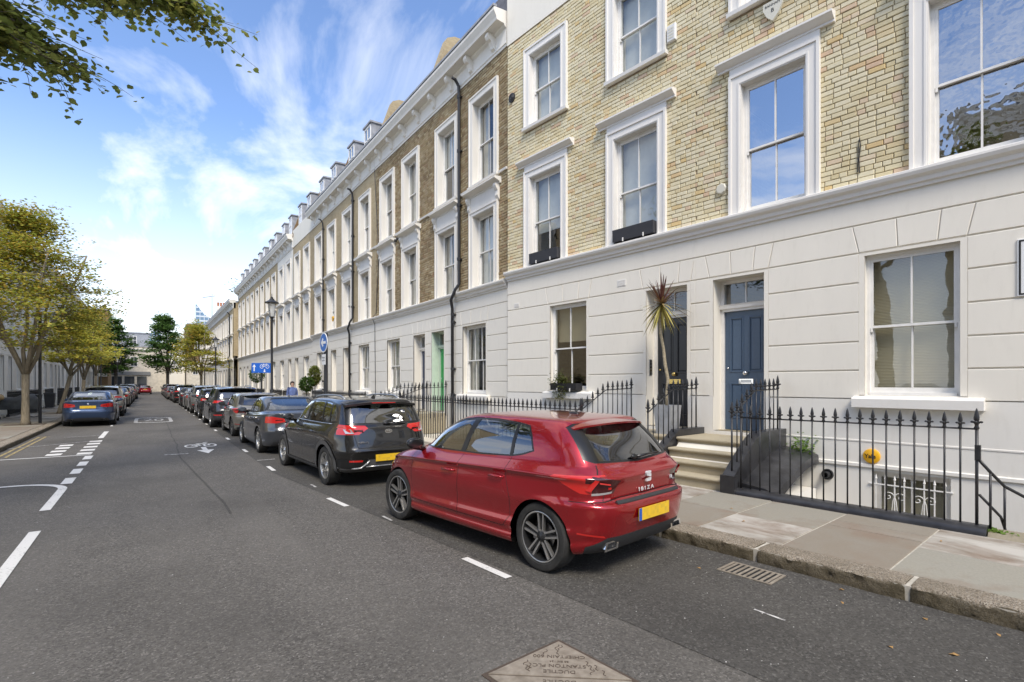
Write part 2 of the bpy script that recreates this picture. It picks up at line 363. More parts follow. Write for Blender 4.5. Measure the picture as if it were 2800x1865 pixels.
# ------------------------------------------------------------------ mesh helpers
class MB:
    def __init__(s): s.v = []; s.f = []; s.r = []; s.cur = None
    def add(s, vs, fs, r=None):
        o = len(s.v); s.v.extend(vs); s.f.extend([tuple(i + o for i in f) for f in fs])
        if r is not None: s.r.extend([r] * len(fs))
        return s
    def box(s, x0, x1, y0, y1, z0, z1, r=None):
        return s.add([(x0, y0, z0), (x1, y0, z0), (x1, y1, z0), (x0, y1, z0), (x0, y0, z1), (x1, y0, z1), (x1, y1, z1), (x0, y1, z1)],
                     [(3, 2, 1, 0), (4, 5, 6, 7), (0, 1, 5, 4), (1, 2, 6, 5), (2, 3, 7, 6), (3, 0, 4, 7)], r)
    def fbox(s, x0, x1, yb, yf, z0, z1, b=.006, r=None):
        """block whose front (+y) face has chamfered edges"""
        c = yf - b
        v = [(x0, yb, z0), (x1, yb, z0), (x1, yb, z1), (x0, yb, z1), (x0, c, z0), (x1, c, z0), (x1, c, z1), (x0, c, z1),
             (x0 + b, yf, z0 + b), (x1 - b, yf, z0 + b), (x1 - b, yf, z1 - b), (x0 + b, yf, z1 - b)]
        f = [(0, 4, 5, 1), (1, 5, 6, 2), (2, 6, 7, 3), (3, 7, 4, 0), (4, 8, 9, 5), (5, 9, 10, 6), (6, 10, 11, 7), (7, 11, 8, 4), (8, 11, 10, 9)]
        return s.add(v, f, r)
    def prism_y(s, poly, y0, y1, r=None):
        """poly in (x,z), extruded in y"""
        n = len(poly)
        a = sum(poly[i][0] * poly[(i + 1) % n][1] - poly[(i + 1) % n][0] * poly[i][1] for i in range(n))
        if a < 0: poly = poly[::-1]
        v = [(p[0], y0, p[1]) for p in poly] + [(p[0], y1, p[1]) for p in poly]
        f = [tuple(range(n)), tuple(range(2 * n - 1, n - 1, -1))] + [((i + 1) % n, i, i + n, (i + 1) % n + n) for i in range(n)]
        return s.add(v, f, r)
    def prism_x(s, prof, x0, x1, r=None):
        """profile in (y,z), extruded in x"""
        n = len(prof)
        a = sum(prof[i][0] * prof[(i + 1) % n][1] - prof[(i + 1) % n][0] * prof[i][1] for i in range(n))
        if a < 0: prof = prof[::-1]
        v = [(x0, p[0], p[1]) for p in prof] + [(x1, p[0], p[1]) for p in prof]
        f = [tuple(range(n - 1, -1, -1)), tuple(range(n, 2 * n))] + [(i, (i + 1) % n, (i + 1) % n + n, i + n) for i in range(n)]
        return s.add(v, f, r)
    def prism_z(s, poly, z0, z1, r=None):
        n = len(poly)
        a = sum(poly[i][0] * poly[(i + 1) % n][1] - poly[(i + 1) % n][0] * poly[i][1] for i in range(n))
        if a < 0: poly = poly[::-1]
        v = [(p[0], p[1], z0) for p in poly] + [(p[0], p[1], z1) for p in poly]
        f = [tuple(range(n - 1, -1, -1)), tuple(range(n, 2 * n))] + [(i, (i + 1) % n, (i + 1) % n + n, i + n) for i in range(n)]
        return s.add(v, f, r)
    def tube(s, pts, rad, n=8, cap=True, r=None):
        pts = [Vector(p) for p in pts]; m = len(pts)
        rs = rad if isinstance(rad, (list, tuple)) else [rad] * m
        vs = []; up = None
        for i, p in enumerate(pts):
            d = (pts[min(i + 1, m - 1)] - pts[max(i - 1, 0)]).normalized()
            if up is None:
                up = Vector((0, 0, 1)) if abs(d.z) < .9 else Vector((1, 0, 0))
            a = d.cross(up).normalized(); bb = a.cross(d).normalized(); up = bb
            for k in range(n):
                t = 2 * math.pi * k / n
                vs.append(tuple(p + (a * math.cos(t) + bb * math.sin(t)) * rs[i]))
        fs = []
        for i in range(m - 1):
            for k in range(n):
                k2 = (k + 1) % n
                fs.append((i * n + k, (i + 1) * n + k, (i + 1) * n + k2, i * n + k2))
        if cap: fs.append(tuple(range(n))); fs.append(tuple((m - 1) * n + k for k in range(n - 1, -1, -1)))
        return s.add(vs, fs, r)
    def lathe(s, prof, n=24, axis='z', c=(0, 0, 0), closed=False, r=None):
        """prof: (radius, height)"""
        vs = []
        for (rr, h) in prof:
            for k in range(n):
                t = 2 * math.pi * k / n; a, b2 = rr * math.cos(t), rr * math.sin(t)
                p = (a, b2, h) if axis == 'z' else ((a, h, b2) if axis == 'y' else (h, a, b2))
                vs.append((p[0] + c[0], p[1] + c[1], p[2] + c[2]))
        fs = []; m = len(prof)
        for i in range(m - (0 if closed else 1)):
            i2 = (i + 1) % m
            for k in range(n):
                k2 = (k + 1) % n
                q = (i * n + k, i * n + k2, i2 * n + k2, i2 * n + k)
                fs.append(q if axis != 'y' else q[::-1])
        return s.add(vs, fs, r)
    def sphere(s, c, rx, ry, rz, n=12, m=8, r=None):
        vs = []; fs = []
        for i in range(m + 1):
            a = math.pi * i / m
            for k in range(n):
                t = 2 * math.pi * k / n
                vs.append((c[0] + rx * math.sin(a) * math.cos(t), c[1] + ry * math.sin(a) * math.sin(t), c[2] - rz * math.cos(a)))
        for i in range(m):
            for k in range(n):
                k2 = (k + 1) % n; fs.append((i * n + k, i * n + k2, (i + 1) * n + k2, (i + 1) * n + k))
        return s.add(vs, fs, r)
    def quad(s, a, b, c, d, r=None): return s.add([a, b, c, d], [(0, 1, 2, 3)], r)
    def mesh(s, name, mat, smooth=False):
        me = bpy.data.meshes.new(name); me.from_pydata(s.v, [], s.f)
        if mat is not None: me.materials.append(M_[mat] if isinstance(mat, str) else mat)
        if smooth:
            me.polygons.foreach_set('use_smooth', [True] * len(me.polygons))
        if s.r:
            at = me.attributes.new('rnd', 'FLOAT', 'FACE'); at.data.foreach_set('value', s.r)
        me.update(); return me
    def build(s, name, mat, parent=None, smooth=False, auto=None, recalc=False):
        me = s.mesh(name, mat, smooth or auto is not None)
        if recalc:
            bm = bmesh.new(); bm.from_mesh(me); bmesh.ops.recalc_face_normals(bm, faces=bm.faces); bm.to_mesh(me); bm.free()
        if auto is not None: me.set_sharp_from_angle(angle=R(auto))
        return obj(name, me, parent)

def obj(name, me, parent=None, loc=None, rz=None, scale=None):
    o = bpy.data.objects.new(name, me); COL.objects.link(o)
    if parent is not None: o.parent = parent
    if loc is not None: o.location = loc
    if rz is not None: o.rotation_euler = (0, 0, rz)
    if scale is not None: o.scale = scale
    return o
def tag(o, label=None, cat=None, group=None, kind=None):
    if label: o['label'] = label
    if cat: o['category'] = cat
    if group: o['group'] = group
    if kind: o['kind'] = kind
    return o
def thing(name, label, cat, loc=(0, 0, 0), rz=0, group=None):
    o = bpy.data.objects.new(name, None); COL.objects.link(o); o.empty_display_size = .2
    o.location = loc; o.rotation_euler = (0, 0, rz)
    return tag(o, label, cat, group)
def copy_tree(o, parent=None):
    c = o.copy(); COL.objects.link(c)
    if parent is not None: c.parent = parent
    for ch in list(o.children): copy_tree(ch, c)
    return c
def text_mesh(txt, size, depth=.002, mat='ink_black', bold=0):
    cu = bpy.data.curves.new('lettering', 'FONT'); cu.body = txt; cu.size = size; cu.extrude = depth; cu.align_x = 'CENTER'; cu.align_y = 'CENTER'; cu.resolution_u = 3; cu.offset = bold
    o = bpy.data.objects.new('lettering', cu); COL.objects.link(o)
    dg = bpy.context.evaluated_depsgraph_get(); dg.update()
    me = bpy.data.meshes.new_from_object(o.evaluated_get(dg)); me.name = 'lettering'
    bpy.data.objects.remove(o); bpy.data.curves.remove(cu)
    me.materials.clear(); me.materials.append(M_[mat]); return me

BEND = R(40.55 - 34.9)
def near(u, v, z=0.0):
    """point from the frame of the near bend of the street (u along, v across) to world"""
    return Vector((-math.sin(BEND) * u + math.cos(BEND) * v, math.cos(BEND) * u + math.sin(BEND) * v, z))
# ------------------------------------------------------------------ terraced houses
def cells(s0, s1, z0, z1, rects):
    """split a wall rectangle around openings"""
    xs = sorted({s0, s1, *[min(max(a, s0), s1) for r in rects for a in r[:2]]})
    zs = sorted({z0, z1, *[min(max(a, z0), z1) for r in rects for a in r[2:]]})
    out = []
    for j in range(len(zs) - 1):
        run = None
        for i in range(len(xs) - 1):
            cx, cz = (xs[i] + xs[i + 1]) / 2, (zs[j] + zs[j + 1]) / 2
            if any(r[0] < cx < r[1] and r[2] < cz < r[3] for r in rects):
                if run: out.append((*run, zs[j], zs[j + 1])); run = None
            else: run = (run[0], xs[i + 1]) if run else (xs[i], xs[i + 1])
        if run: out.append((*run, zs[j], zs[j + 1]))
    return out
def wallsheet(mb, s0, s1, z0, z1, rects, y):
    for a, b_, c, d in cells(s0, s1, z0, z1, rects):
        mb.quad((a, y, c), (a, y, d), (b_, y, d), (b_, y, c))
def spans(s0, s1, cuts):
    segs = [(s0, s1)]
    for a, b_ in cuts:
        nx = []
        for p, q in segs:
            if b_ <= p or a >= q: nx.append((p, q)); continue
            if a > p: nx.append((p, a))
            if b_ < q: nx.append((b_, q))
        segs = nx
    return [x for x in segs if x[1] - x[0] > .02]

UNIT = []
def unit_bricks():
    rng = random.Random(3)
    for k in range(5):
        mb = MB(); b_ = .05; j = lambda a: a + rng.uniform(-.025, .025)
        v = [(0, 0, 0), (1, 0, 0), (1, 0, 1), (0, 0, 1), (0, .8, 0), (1, .8, 0), (1, .8, 1), (0, .8, 1),
             (j(b_), 1, j(b_ * 2)), (j(1 - b_), 1, j(b_ * 2)), (j(1 - b_), 1, j(1 - b_ * 2)), (j(b_), 1, j(1 - b_ * 2))]
        f = [(0, 4, 5, 1), (1, 5, 6, 2), (2, 6, 7, 3), (3, 7, 4, 0), (4, 8, 9, 5), (5, 9, 10, 6), (6, 10, 11, 7), (7, 11, 8, 4), (8, 11, 10, 9)]
        mb.add(v, f); UNIT.append(mb)
unit_bricks()
UNIT_ME = {}
def brick_field(h, wall, s0, s1, z0, z1, rects, mat, n_single, rank, seed):
    rng = random.Random(seed); bricks = []
    zc = z0; row = 0
    while zc + .07 < z1:
        zb, zt = zc, zc + .0705
        cuts = [(r[0], r[1]) for r in rects if r[2] < zt and r[3] > zb]
        for a, b_ in spans(s0, s1, cuts):
            x = a - (row % 2) * .115 - rng.uniform(0, .06)
            while x < b_:
                ln = .221 if rng.random() < .6 else .106
                p, q = max(x, a + .002), min(x + ln, b_ - .002)
                if q - p > .03: bricks.append((p, q, zb + rng.uniform(-.002, .002), zt + rng.uniform(-.002, .002), rng.uniform(-.006, .004)))
                x += ln + .0115
        zc += .082; row += 1
    bricks.sort(key=rank)
    if mat not in UNIT_ME: UNIT_ME[mat] = [u.mesh('brick', mat) for u in UNIT]
    for (p, q, zb, zt, d) in bricks[:n_single]:
        o = obj('brick', rng.choice(UNIT_ME[mat]), wall, (p, -.03, zb), None, (q - p, .03 + d, zt - zb))
    mb = MB()
    for (p, q, zb, zt, d) in bricks[n_single:]:
        j = lambda: rng.uniform(-.002, .002)
        e = .006
        mb.add([(p, -.03, zb), (q, -.03, zb), (q, -.03, zt), (p, -.03, zt), (p, d - .006, zb), (q, d - .006, zb), (q, d - .006, zt), (p, d - .006, zt),
                (p + e + j(), d, zb + e + j()), (q - e + j(), d, zb + e + j()), (q - e + j(), d, zt - e + j()), (p + e + j(), d, zt - e + j())],
               [(0, 4, 5, 1), (1, 5, 6, 2), (2, 6, 7, 3), (3, 7, 4, 0), (4, 8, 9, 5), (5, 9, 10, 6), (6, 10, 11, 7), (7, 11, 8, 4), (8, 11, 10, 9)], rng.random())
    if mb.f: tag(mb.build('brickwork', mat, wall), kind='stuff')

def sash_window(h, s0, s1, z0, z1, yb, lod, blind=None, glass='glass', name='window', panes=2, opened=0.0, frame_mat='sash_white'):
    """box frame with two sliding sashes; returns the frame part"""
    fw = .045
    mb = MB()
    mb.box(s0, s0 + fw, yb - .13, yb, z0, z1); mb.box(s1 - fw, s1, yb - .13, yb, z0, z1); mb.box(s0 + fw, s1 - fw, yb - .13, yb, z1 - fw, z1); mb.box(s0 + fw, s1 - fw, yb - .13, yb + .03, z0, z0 + .04)
    w = mb.build(name, frame_mat, h)
    zi0, zi1 = z0 + .04, z1 - fw; zm = (zi0 + zi1) / 2 - .02
    for k, (a, b_) in enumerate(((zm - .02, zi1), (zi0, zm + .02))):
        y1 = yb - .012 - .045 * k; y0 = y1 - .035; st = .042
        a_ = a - (opened if k == 0 else 0); b2 = b_ - (opened if k == 0 else 0)
        x0, x1 = s0 + fw, s1 - fw
        m = MB()
        m.box(x0, x0 + st, y0, y1, a_, b2); m.box(x1 - st, x1, y0, y1, a_, b2)
        rb = .035 if k == 0 else .075; rt = .05 if k == 0 else .035
        m.box(x0 + st, x1 - st, y0, y1, a_, a_ + rb); m.box(x0 + st, x1 - st, y0, y1, b2 - rt, b2)
        px = [x0 + st + (x1 - x0 - 2 * st) * i / panes for i in range(panes + 1)]
        for i in range(1, panes): m.box(px[i] - .011, px[i] + .011, y0 + .004, y1 + .002, a_ + rb, b2 - rt)
        if k == 0 and lod == 0:
            for xx in (x0 + st / 2, x1 - st / 2): m.box(xx - .015, xx + .015, y0, y1, a_ - .06, a_)
        m.build('sash', frame_mat, w)
        ym = (y0 + y1) / 2
        for i in range(panes if lod < 2 else 1):
            p0, p1 = (px[i], px[i + 1]) if lod < 2 else (px[0], px[-1])
            g = MB(); g.quad((p0, ym, a_ + rb), (p0, ym, b2 - rt), (p1, ym, b2 - rt), (p1, ym, a_ + rb)); g.build('pane', glass, w)
    if blind:
        kind, amt = blind
        m = MB(); yb2 = yb - .17
        if kind == 'venetian':
            z = z1 - .05
            while z > z0 + .05:
                m.add([(s0 + .05, yb2 - .012, z + .008), (s1 - .05, yb2 - .012, z + .008), (s1 - .05, yb2 + .012, z - .008), (s0 + .05, yb2 + .012, z - .008)], [(0, 1, 2, 3)]); z -= .023
                if z < z1 - (z1 - z0) * amt: break
            m.box(s0 + .05, s1 - .05, yb2 - .05, yb2 - .048, z, z1 - .05)
            m.build('blind', 'blind_beige', w)
        elif kind == 'roller':
            m.box(s0 + .03, s1 - .03, yb2 - .003, yb2, z1 - (z1 - z0) * amt, z1 - .02); m.build('blind', 'blind_white', w)
        elif kind == 'curtain':
            for a, b_ in ((s0 + .02, s0 + .02 + (s1 - s0) * amt), (s1 - .02 - (s1 - s0) * amt, s1 - .02)):
                n = 14; top = [(a + (b_ - a) * i / n, yb2 - .03 + .025 * math.sin(i * 2.1)) for i in range(n + 1)]
                for i in range(n):
                    m.quad((*top[i], z0), (*top[i], z1), (*top[i + 1], z1), (*top[i + 1], z0))
            m.build('curtain', 'curtain', w)
    return w

def architrave(w, o0, o1, z0, zo, i0, i1, zi, yb, mat, step=True):
    m = MB()
    m.box(o0, i0, yb, .045, z0, zo); m.box(i1, o1, yb, .045, z0, zo); m.box(i0, i1, yb, .045, zi, zo)
    m.box(o0 - .004, o0 + .045, -.02, .068, z0, zo + .004); m.box(o1 - .045, o1 + .004, -.02, .068, z0, zo + .004); m.box(o0 + .045, o1 - .045, -.02, .068, zo - .045, zo + .004)
    if step:
        for a, b_ in ((i0 - .05, i0 - .02), (i1 + .02, i1 + .05)): m.box(a, b_, .04, .056, z0, zi + .05)
        m.box(i0 - .02, i1 + .02, .04, .056, zi + .02, zi + .05)
    m.build('window_surround', mat, w)

def hood(w, a, b_, z, mat, deep=.17):
    m = MB()
    m.prism_x([(-.02, z), (.05, z), (.05, z + .035), (.085, z + .05), (deep - .02, z + .10), (deep, z + .115), (deep, z + .15), (deep - .02, z + .155), (-.02, z + .19)], a, b_)
    m.build('hood_mould', mat, w)
def console(w, x0, x1, zt, mat):
    m = MB()
    m.prism_x([(0, zt), (.15, zt), (.155, zt - .06), (.12, zt - .13), (.07, zt - .20), (.075, zt - .28), (.085, zt - .33), (.05, zt - .40), (0, zt - .46)], x0, x1)
    m.build('console', mat, w)

def front_door(h, s0, s1, z0, zleaf, ztop, yb, colour, lod, furn='chrome', jamb='sash_white'):
    fr = .065
    m = MB()
    m.box(s0, s0 + fr, yb - .1, yb, z0, ztop); m.box(s1 - fr, s1, yb - .1, yb, z0, ztop); m.box(s0 + fr, s1 - fr, yb - .1, yb, ztop - .06, ztop)
    m.box(s0 + fr, s1 - fr, yb - .1, yb + .02, zleaf, zleaf + .05)
    m.prism_x([(yb - .1, zleaf + .05), (yb + .05, zleaf + .05), (yb + .06, zleaf + .10), (yb + .075, zleaf + .13), (yb - .1, zleaf + .15)], s0 - .0, s1 + .0)
    f = m.build('door_frame', jamb, h)
    g = MB(); ym = yb - .05
    g.quad((s0 + fr, ym, zleaf + .15), (s0 + fr, ym, ztop - .06), (s1 - fr, ym, ztop - .06), (s1 - fr, ym, zleaf + .15)); g.build('fanlight', 'glass', f)
    if lod < 2:
        m = MB(); c = (s0 + s1) / 2; m.box(c - .012, c + .012, ym - .02, ym + .02, zleaf + .15, ztop - .06); m.build('glazing_bar', jamb, f)
    a, b_ = s0 + fr + .003, s1 - fr - .003
    m = MB(); yl = yb - .045
    m.box(a, b_, yl - .045, yl - .012, z0 + .01, zleaf - .004)
    d = m.build('door', colour, h)
    st = .11; mid = (a + b_) / 2; zk = z0 + (zleaf - z0) * .42; zr = z0 + (zleaf - z0) * .47
    pz = ((z0 + .24, zk - .06), (zr + .05, zleaf - .13)); px = ((a + st, mid - .055), (mid + .055, b_ - st))
    m = MB()
    rects = [(x0, x1, q0, q1) for (x0, x1) in px for (q0, q1) in pz]
    for c0, c1, c2, c3 in cells(a, b_, z0 + .01, zleaf - .004, rects): m.box(c0, c1, yl - .02, yl + .0, c2, c3)
    for x0, x1, q0, q1 in rects:
        for (e0, e1, e2, e3) in ((x0 - .014, x0 + .02, q0 - .014, q1 + .014), (x1 - .02, x1 + .014, q0 - .014, q1 + .014), (x0 + .02, x1 - .02, q0 - .014, q0 + .02), (x0 + .02, x1 - .02, q1 - .02, q1 + .014)):
            m.fbox(e0, e1, yl - .02, yl + .012, e2, e3, .008)
    m.build('door_stiles', colour, d)
    for x0, x1, q0, q1 in rects:
        if lod < 2: MB().fbox(x0 + .035, x1 - .035, yl - .015, yl + .002, q0 + .035, q1 - .035, .012).build('door_panel', colour, d)
    if lod < 2:
        m = MB(); m.lathe([(.0, .085), (.025, .082), (.042, .06), (.045, .045), (.035, .022), (.018, .012), (.018, 0), (.035, 0)], 18, 'y', (mid, yl, zr + .02)); m.build('door_knob', furn, d, smooth=True)
        m = MB(); m.fbox(mid - .14, mid + .14, yl, yl + .014, zk - .07, zk + .03, .005); lb = m.build('letterbox', furn, d)
        m = MB(); m.fbox(mid - .10, mid + .10, yl + .013, yl + .02, zk - .045, zk + .005, .004); m.build('letter_flap', 'brass' if furn == 'brass' else 'steel', d)
        m = MB(); m.lathe([(0, .02), (.016, .018), (.02, 0)], 12, 'y', (b_ - .06, yl, zr + .12)); m.build('lock', furn, d, smooth=True)
    m = MB(); m.box(s0 - .02, s1 + .02, yb - .12, yb + .12, z0 - .12, z0); m.build('threshold', 'sandstone', h)
    return d

def stucco_blocks(h, wall, w, gz, opens, mat, lod, ztop_frieze):
    """rusticated courses: each block is a piece of its own between sunk joints"""
    g = .011
    def put(poly):
        m = MB()
        # poly (x,z) ccw
        cx = sum(p[0] for p in poly) / len(poly); cz = sum(p[1] for p in poly) / len(poly)
        n = len(poly); e = .007
        fr = [(p[0] + (e if p[0] < cx else -e), p[1] + (e if p[1] < cz else -e)) for p in poly]
        v = [(p[0], -.03, p[1]) for p in poly] + [(p[0], -e, p[1]) for p in poly] + [(p[0], 0, p[1]) for p in fr]
        f = []
        for i in range(n):
            k = (i + 1) % n
            f += [(i, n + i, n + k, k), (n + i, 2 * n + i, 2 * n + k, n + k)]
        f.append(tuple(range(3 * n - 1, 2 * n - 1, -1)))
        m.add(v, f)
        return m
    acc = MB()
    mg = .075
    for j in range(len(gz) - 1):
        z0, z1 = gz[j] + g, gz[j + 1] - g
        top = j == len(gz) - 2
        zc = (z0 + z1) / 2
        hit = [o for o in opens if o[2] < zc < o[3]]
        if not top:
            for a, b_ in spans(0, w, [(o[0] - mg, o[1] + mg) for o in hit]):
                p = put([(a, z0), (b_, z0), (b_, z1), (a, z1)])
                if lod == 0: p.build('stucco_block', mat, wall)
                else: acc.add(p.v, p.f)
        else:
            xs = 0.0; xt = 0.0
            for o in sorted(opens, key=lambda q: q[0]):
                if o[3] < z0 - .3 or o[3] > z1: continue
                a, b_ = o[0] - mg, o[1] + mg; sp = .085
                bt = [a + (b_ - a) * k / 4 for k in range(5)]; tp = [a - sp + (b_ - a + 2 * sp) * k / 4 for k in range(5)]
                quads = [[(xs, z0), (bt[0] - g / 2, z0), (tp[0] - g / 2, z1), (xt, z1)]]
                for k in range(4):
                    if k == 1: quads.append([(bt[1] + g / 2, z0), (bt[3] * .5 + bt[2] * .5 - g / 2 - (bt[3] - bt[2]) * .05, z0), (tp[3] * .5 + tp[2] * .5 - g / 2 - (tp[3] - tp[2]) * .05, z1), (tp[1] + g / 2, z1)])
                    elif k == 2: continue
                    elif k == 3: quads.append([(bt[2] * .55 + bt[3] * .45 + g / 2, z0), (bt[4] - g / 2, z0), (tp[4] - g / 2, z1), (tp[2] * .55 + tp[3] * .45 + g / 2, z1)])
                    else: quads.append([(bt[0] + g / 2, z0), (bt[1] - g / 2, z0), (tp[1] - g / 2, z1), (tp[0] + g / 2, z1)])
                for q in quads:
                    if q[1][0] - q[0][0] > .03:
                        p = put(q)
                        if lod == 0: p.build('stucco_block', mat, wall)
                        else: acc.add(p.v, p.f)
                xs, xt = bt[4] + g / 2, tp[4] + g / 2
            p = put([(xs, z0), (w, z0), (w, z1), (xt, z1)])
            if lod == 0: p.build('stucco_block', mat, wall)
            else: acc.add(p.v, p.f)
    # plain margins beside the openings
    for o in opens:
        zz0 = max(o[2], gz[0]); m = MB()
        m.box(o[0] - mg, o[0], -.03, -.0005, zz0, o[3] + .055 - g); m.box(o[1], o[1] + mg, -.03, -.0005, zz0, o[3] + .055 - g); m.box(o[0], o[1], -.03, -.0005, o[3], o[3] + .055 - g)
        if lod == 0: m.build('opening_margin', mat, wall)
        else: acc.add(m.v, m.f)
    m = MB(); m.fbox(0, w, -.03, 0, gz[-1] + g, ztop_frieze + .02, .006)
    if lod == 0: m.build('frieze', mat, wall)
    else: acc.add(m.v, m.f)
    if acc.f: acc.build('rusticated_courses', mat, wall)

def area_railing(label, pts, zr, zbase, parent_none=None, spacing=.14, fin=True, name='area_railing', end_posts=True, rail_r=.011, bar_mat='iron_black', group=None, chipped=None):
    """pts: list of (x,y,z_rail,z_base) polyline in world space; bars are parts, each with its finial"""
    o = thing(name, label, 'railing', pts[0][:2] + (0,), 0, group)
    org = Vector(o.location)
    L = [0]
    for i in range(1, len(pts)): L.append(L[-1] + math.dist(pts[i][:2], pts[i - 1][:2]))
    def at(d):
        for i in range(1, len(pts)):
            if d <= L[i] + 1e-6:
                t = (d - L[i - 1]) / max(1e-6, L[i] - L[i - 1]); return [pts[i - 1][k] + (pts[i][k] - pts[i - 1][k]) * t for k in range(4)]
        return list(pts[-1])
    n = max(1, round(L[-1] / spacing))
    for i in range(n + 1):
        x, y, z1, z0 = at(L[-1] * i / n)
        end = end_posts and i in (0, n)
        r = .0155 if end else .0105
        k = round(z1 - z0, 2)
        key = (k, end, fin)
        if key not in BARS:
            m = MB(); m.tube([(0, 0, -.02), (0, 0, k)], r, 6)
            BARS[key] = m.mesh('bar', bar_mat, True)
            f = MB(); sc_ = 1.25 if end else 1.0
            f.lathe([(0.001, .0), (.011, .0), (.017, .012), (.011, .03), (.012, .045), (.02, .06), (.012, .075), (.016, .085), (.017, .105), (.008, .165), (.001, .19)], 7)
            for a in range(4):
                ca, sa = math.cos(a * math.pi / 2), math.sin(a * math.pi / 2)
                f.sphere((.024 * ca, .024 * sa, .066), .011, .011, .011, 6, 4)
            f.v = [(p[0] * sc_ * 1.3, p[1] * sc_ * 1.3, p[2] * sc_) for p in f.v]
            FIN[key] = f.mesh('finial', bar_mat, True)
        b_ = obj('bar', BARS[key], o, (x - org.x, y - org.y, z0))
        if fin: obj('finial', FIN[key], b_, (0, 0, k))
    m = MB(); m.tube([(p[0] - org.x, p[1] - org.y, p[2]) for p in pts], rail_r, 6); m.build('rail', chipped or bar_mat, o, smooth=True)
    return o
BARS = {}; FIN = {}

def terraced_house(label, loc, rz, w, z, gwin, gdoor, ups, lod, style, door='door_grey', seed=1, singles=0, rank=None, upper='brick', blinds=(None,) * 6, glasses=('glass',) * 6, group=None,
                   furn='chrome', jamb='sash_white', roof='mansard', gpanes=2, cornice_cut=0.0, white_parapet=False, end_wall=False, open_win=None, dormers=True):
    h = thing('terraced_house', label, 'house', loc, rz, group)
    near_ = style == 'near'
    dz = z
    gz = [g + dz for g in (1.53, 1.98, 2.43, 2.89, 3.35, 3.81, 4.25)]
    zst = 4.63 + dz
    smat = 'stucco_white'; tmat = 'trim_white' if near_ else 'trim_old'
    opens = []
    gw = (gwin[0], gwin[1], 1.60 + dz, 3.755 + dz); opens.append(gw)
    gd = (gdoor[0], gdoor[1], .88 + dz * .6, 3.755 + dz); opens.append(gd)
    bw = (gwin[0] + .1, gwin[1] - .1, -1.0, .44) if near_ else None
    wall_op = opens + ([bw] if bw else [])
    # --- ground floor
    m = MB(); wallsheet(m, 0, w, 1.53 + dz, zst, opens, -.022)
    low = [gd] + ([bw] if bw else [])
    m2 = MB(); wallsheet(m2, 0, w, -1.7, 1.53 + dz, low, .0 if not near_ else .004)
    yb = {'w': -.10, 'd': -.30}
    for (a, b_, c, d), q in ((gw, -.26), (gd, -.42)):
        m.quad((a, 0, c), (a, 0, d), (a, q, d), (a, q, c)); m.quad((b_, 0, d), (b_, 0, c), (b_, q, c), (b_, q, d)); m.quad((a, 0, d), (b_, 0, d), (b_, q, d), (a, q, d))
    if bw:
        a, b_, c, d = bw; q = -.22
        m2.quad((a, 0.004, c), (a, 0.004, d), (a, q, d), (a, q, c)); m2.quad((b_, .004, d), (b_, .004, c), (b_, q, c), (b_, q, d)); m2.quad((a, .004, d), (b_, .004, d), (b_, q, d), (a, q, d)); m2.quad((a, .004, c), (a, q, c), (b_, q, c), (b_, .004, c))
    gwall = m.build('ground_wall', smat, h)
    m2.build('basement_wall', 'plinth_white' if near_ else smat, h)
    if near_:
        m = MB(); m.prism_x([(0, .49), (.03, .485), (.03, .53), (0, .545)], 0, w); m.build('plinth_band', 'plinth_white', h)
        m = MB(); m.prism_x([(0, .87), (.012, .875), (.012, .895), (0, .905)], 0, gd[0] - .12) if gd[0] > w / 2 else m.prism_x([(0, .87), (.012, .875), (.012, .895), (0, .905)], gd[1] + .12, w); m.build('plinth_band', 'plinth_white', h)
    stucco_blocks(h, gwall, w, gz, [gw, gd], smat, lod, zst)
    win = sash_window(h, gw[0], gw[1], gw[2], gw[3], yb['w'] if near_ else -.16, lod, blinds[0], glasses[0], panes=gpanes, opened=open_win or 0)
    m = MB(); m.prism_x([(-.10, gw[2] - .19), (.13, gw[2] - .19), (.135, gw[2] - .06), (.12, gw[2] - .045), (-.10, gw[2] + .005)], gw[0] - .26, gw[1] + .14 if near_ else gw[1] + .2); m.build('sill', tmat, win)
    front_door(h, gd[0], gd[1], gd[2], 3.16 + dz, gd[3], yb['d'], door, lod, furn, jamb)
    if jamb != 'sash_white':
        m = MB(); m.box(gd[0] - .001, gd[0] + .006, -.29, -.01, gd[2], gd[3]); m.box(gd[1] - .006, gd[1] + .001, -.29, -.01, gd[2], gd[3]); m.build('door_jamb', jamb, h)
    # --- string course
    m = MB(); m.prism_x([(-.02, zst), (.035, zst), (.04, zst + .05), (.075, zst + .06), (.085, zst + .12), (.14, zst + .155), (.16, zst + .20), (.16, zst + .235), (.13, zst + .25), (-.02, zst + .29)], 0, w); m.build('string_course', tmat, h)
    zb0 = zst + .26
    # --- upper floors
    if near_:
        f1 = dict(z0=4.93, zi=7.25, zo=7.46, hood=7.60); f2 = dict(z0=8.58, zi=10.52, zo=10.74); ztop = 11.25
    else:
        f1 = dict(z0=4.93 + dz, zi=6.96, zo=7.12, hood=7.56); f2 = dict(z0=7.86, zi=10.47, zo=10.70); ztop = 11.32
    sh = cornice_cut
    ztop -= sh
    if sh: f2 = dict(z0=f2['z0'] - sh * .4, zi=f2['zi'] - sh, zo=f2['zo'] - sh); f1 = dict(z0=f1['z0'], zi=f1['zi'] - sh * .4, zo=f1['zo'] - sh * .4, hood=f1['hood'] - sh * .4)
    rects = []; holes = []
    for (a, b_) in ups:
        rects += [(a, b_, f1['z0'] - .2, f1['zo']), (a, b_, f2['z0'], f2['zo'])]
        holes += [(a + .2, b_ - .2, f1['z0'] - .2, f1['zi']), (a + .2, b_ - .2, f2['z0'] + .1, f2['zi'])]
    real = lod == 0 and upper == 'brick'
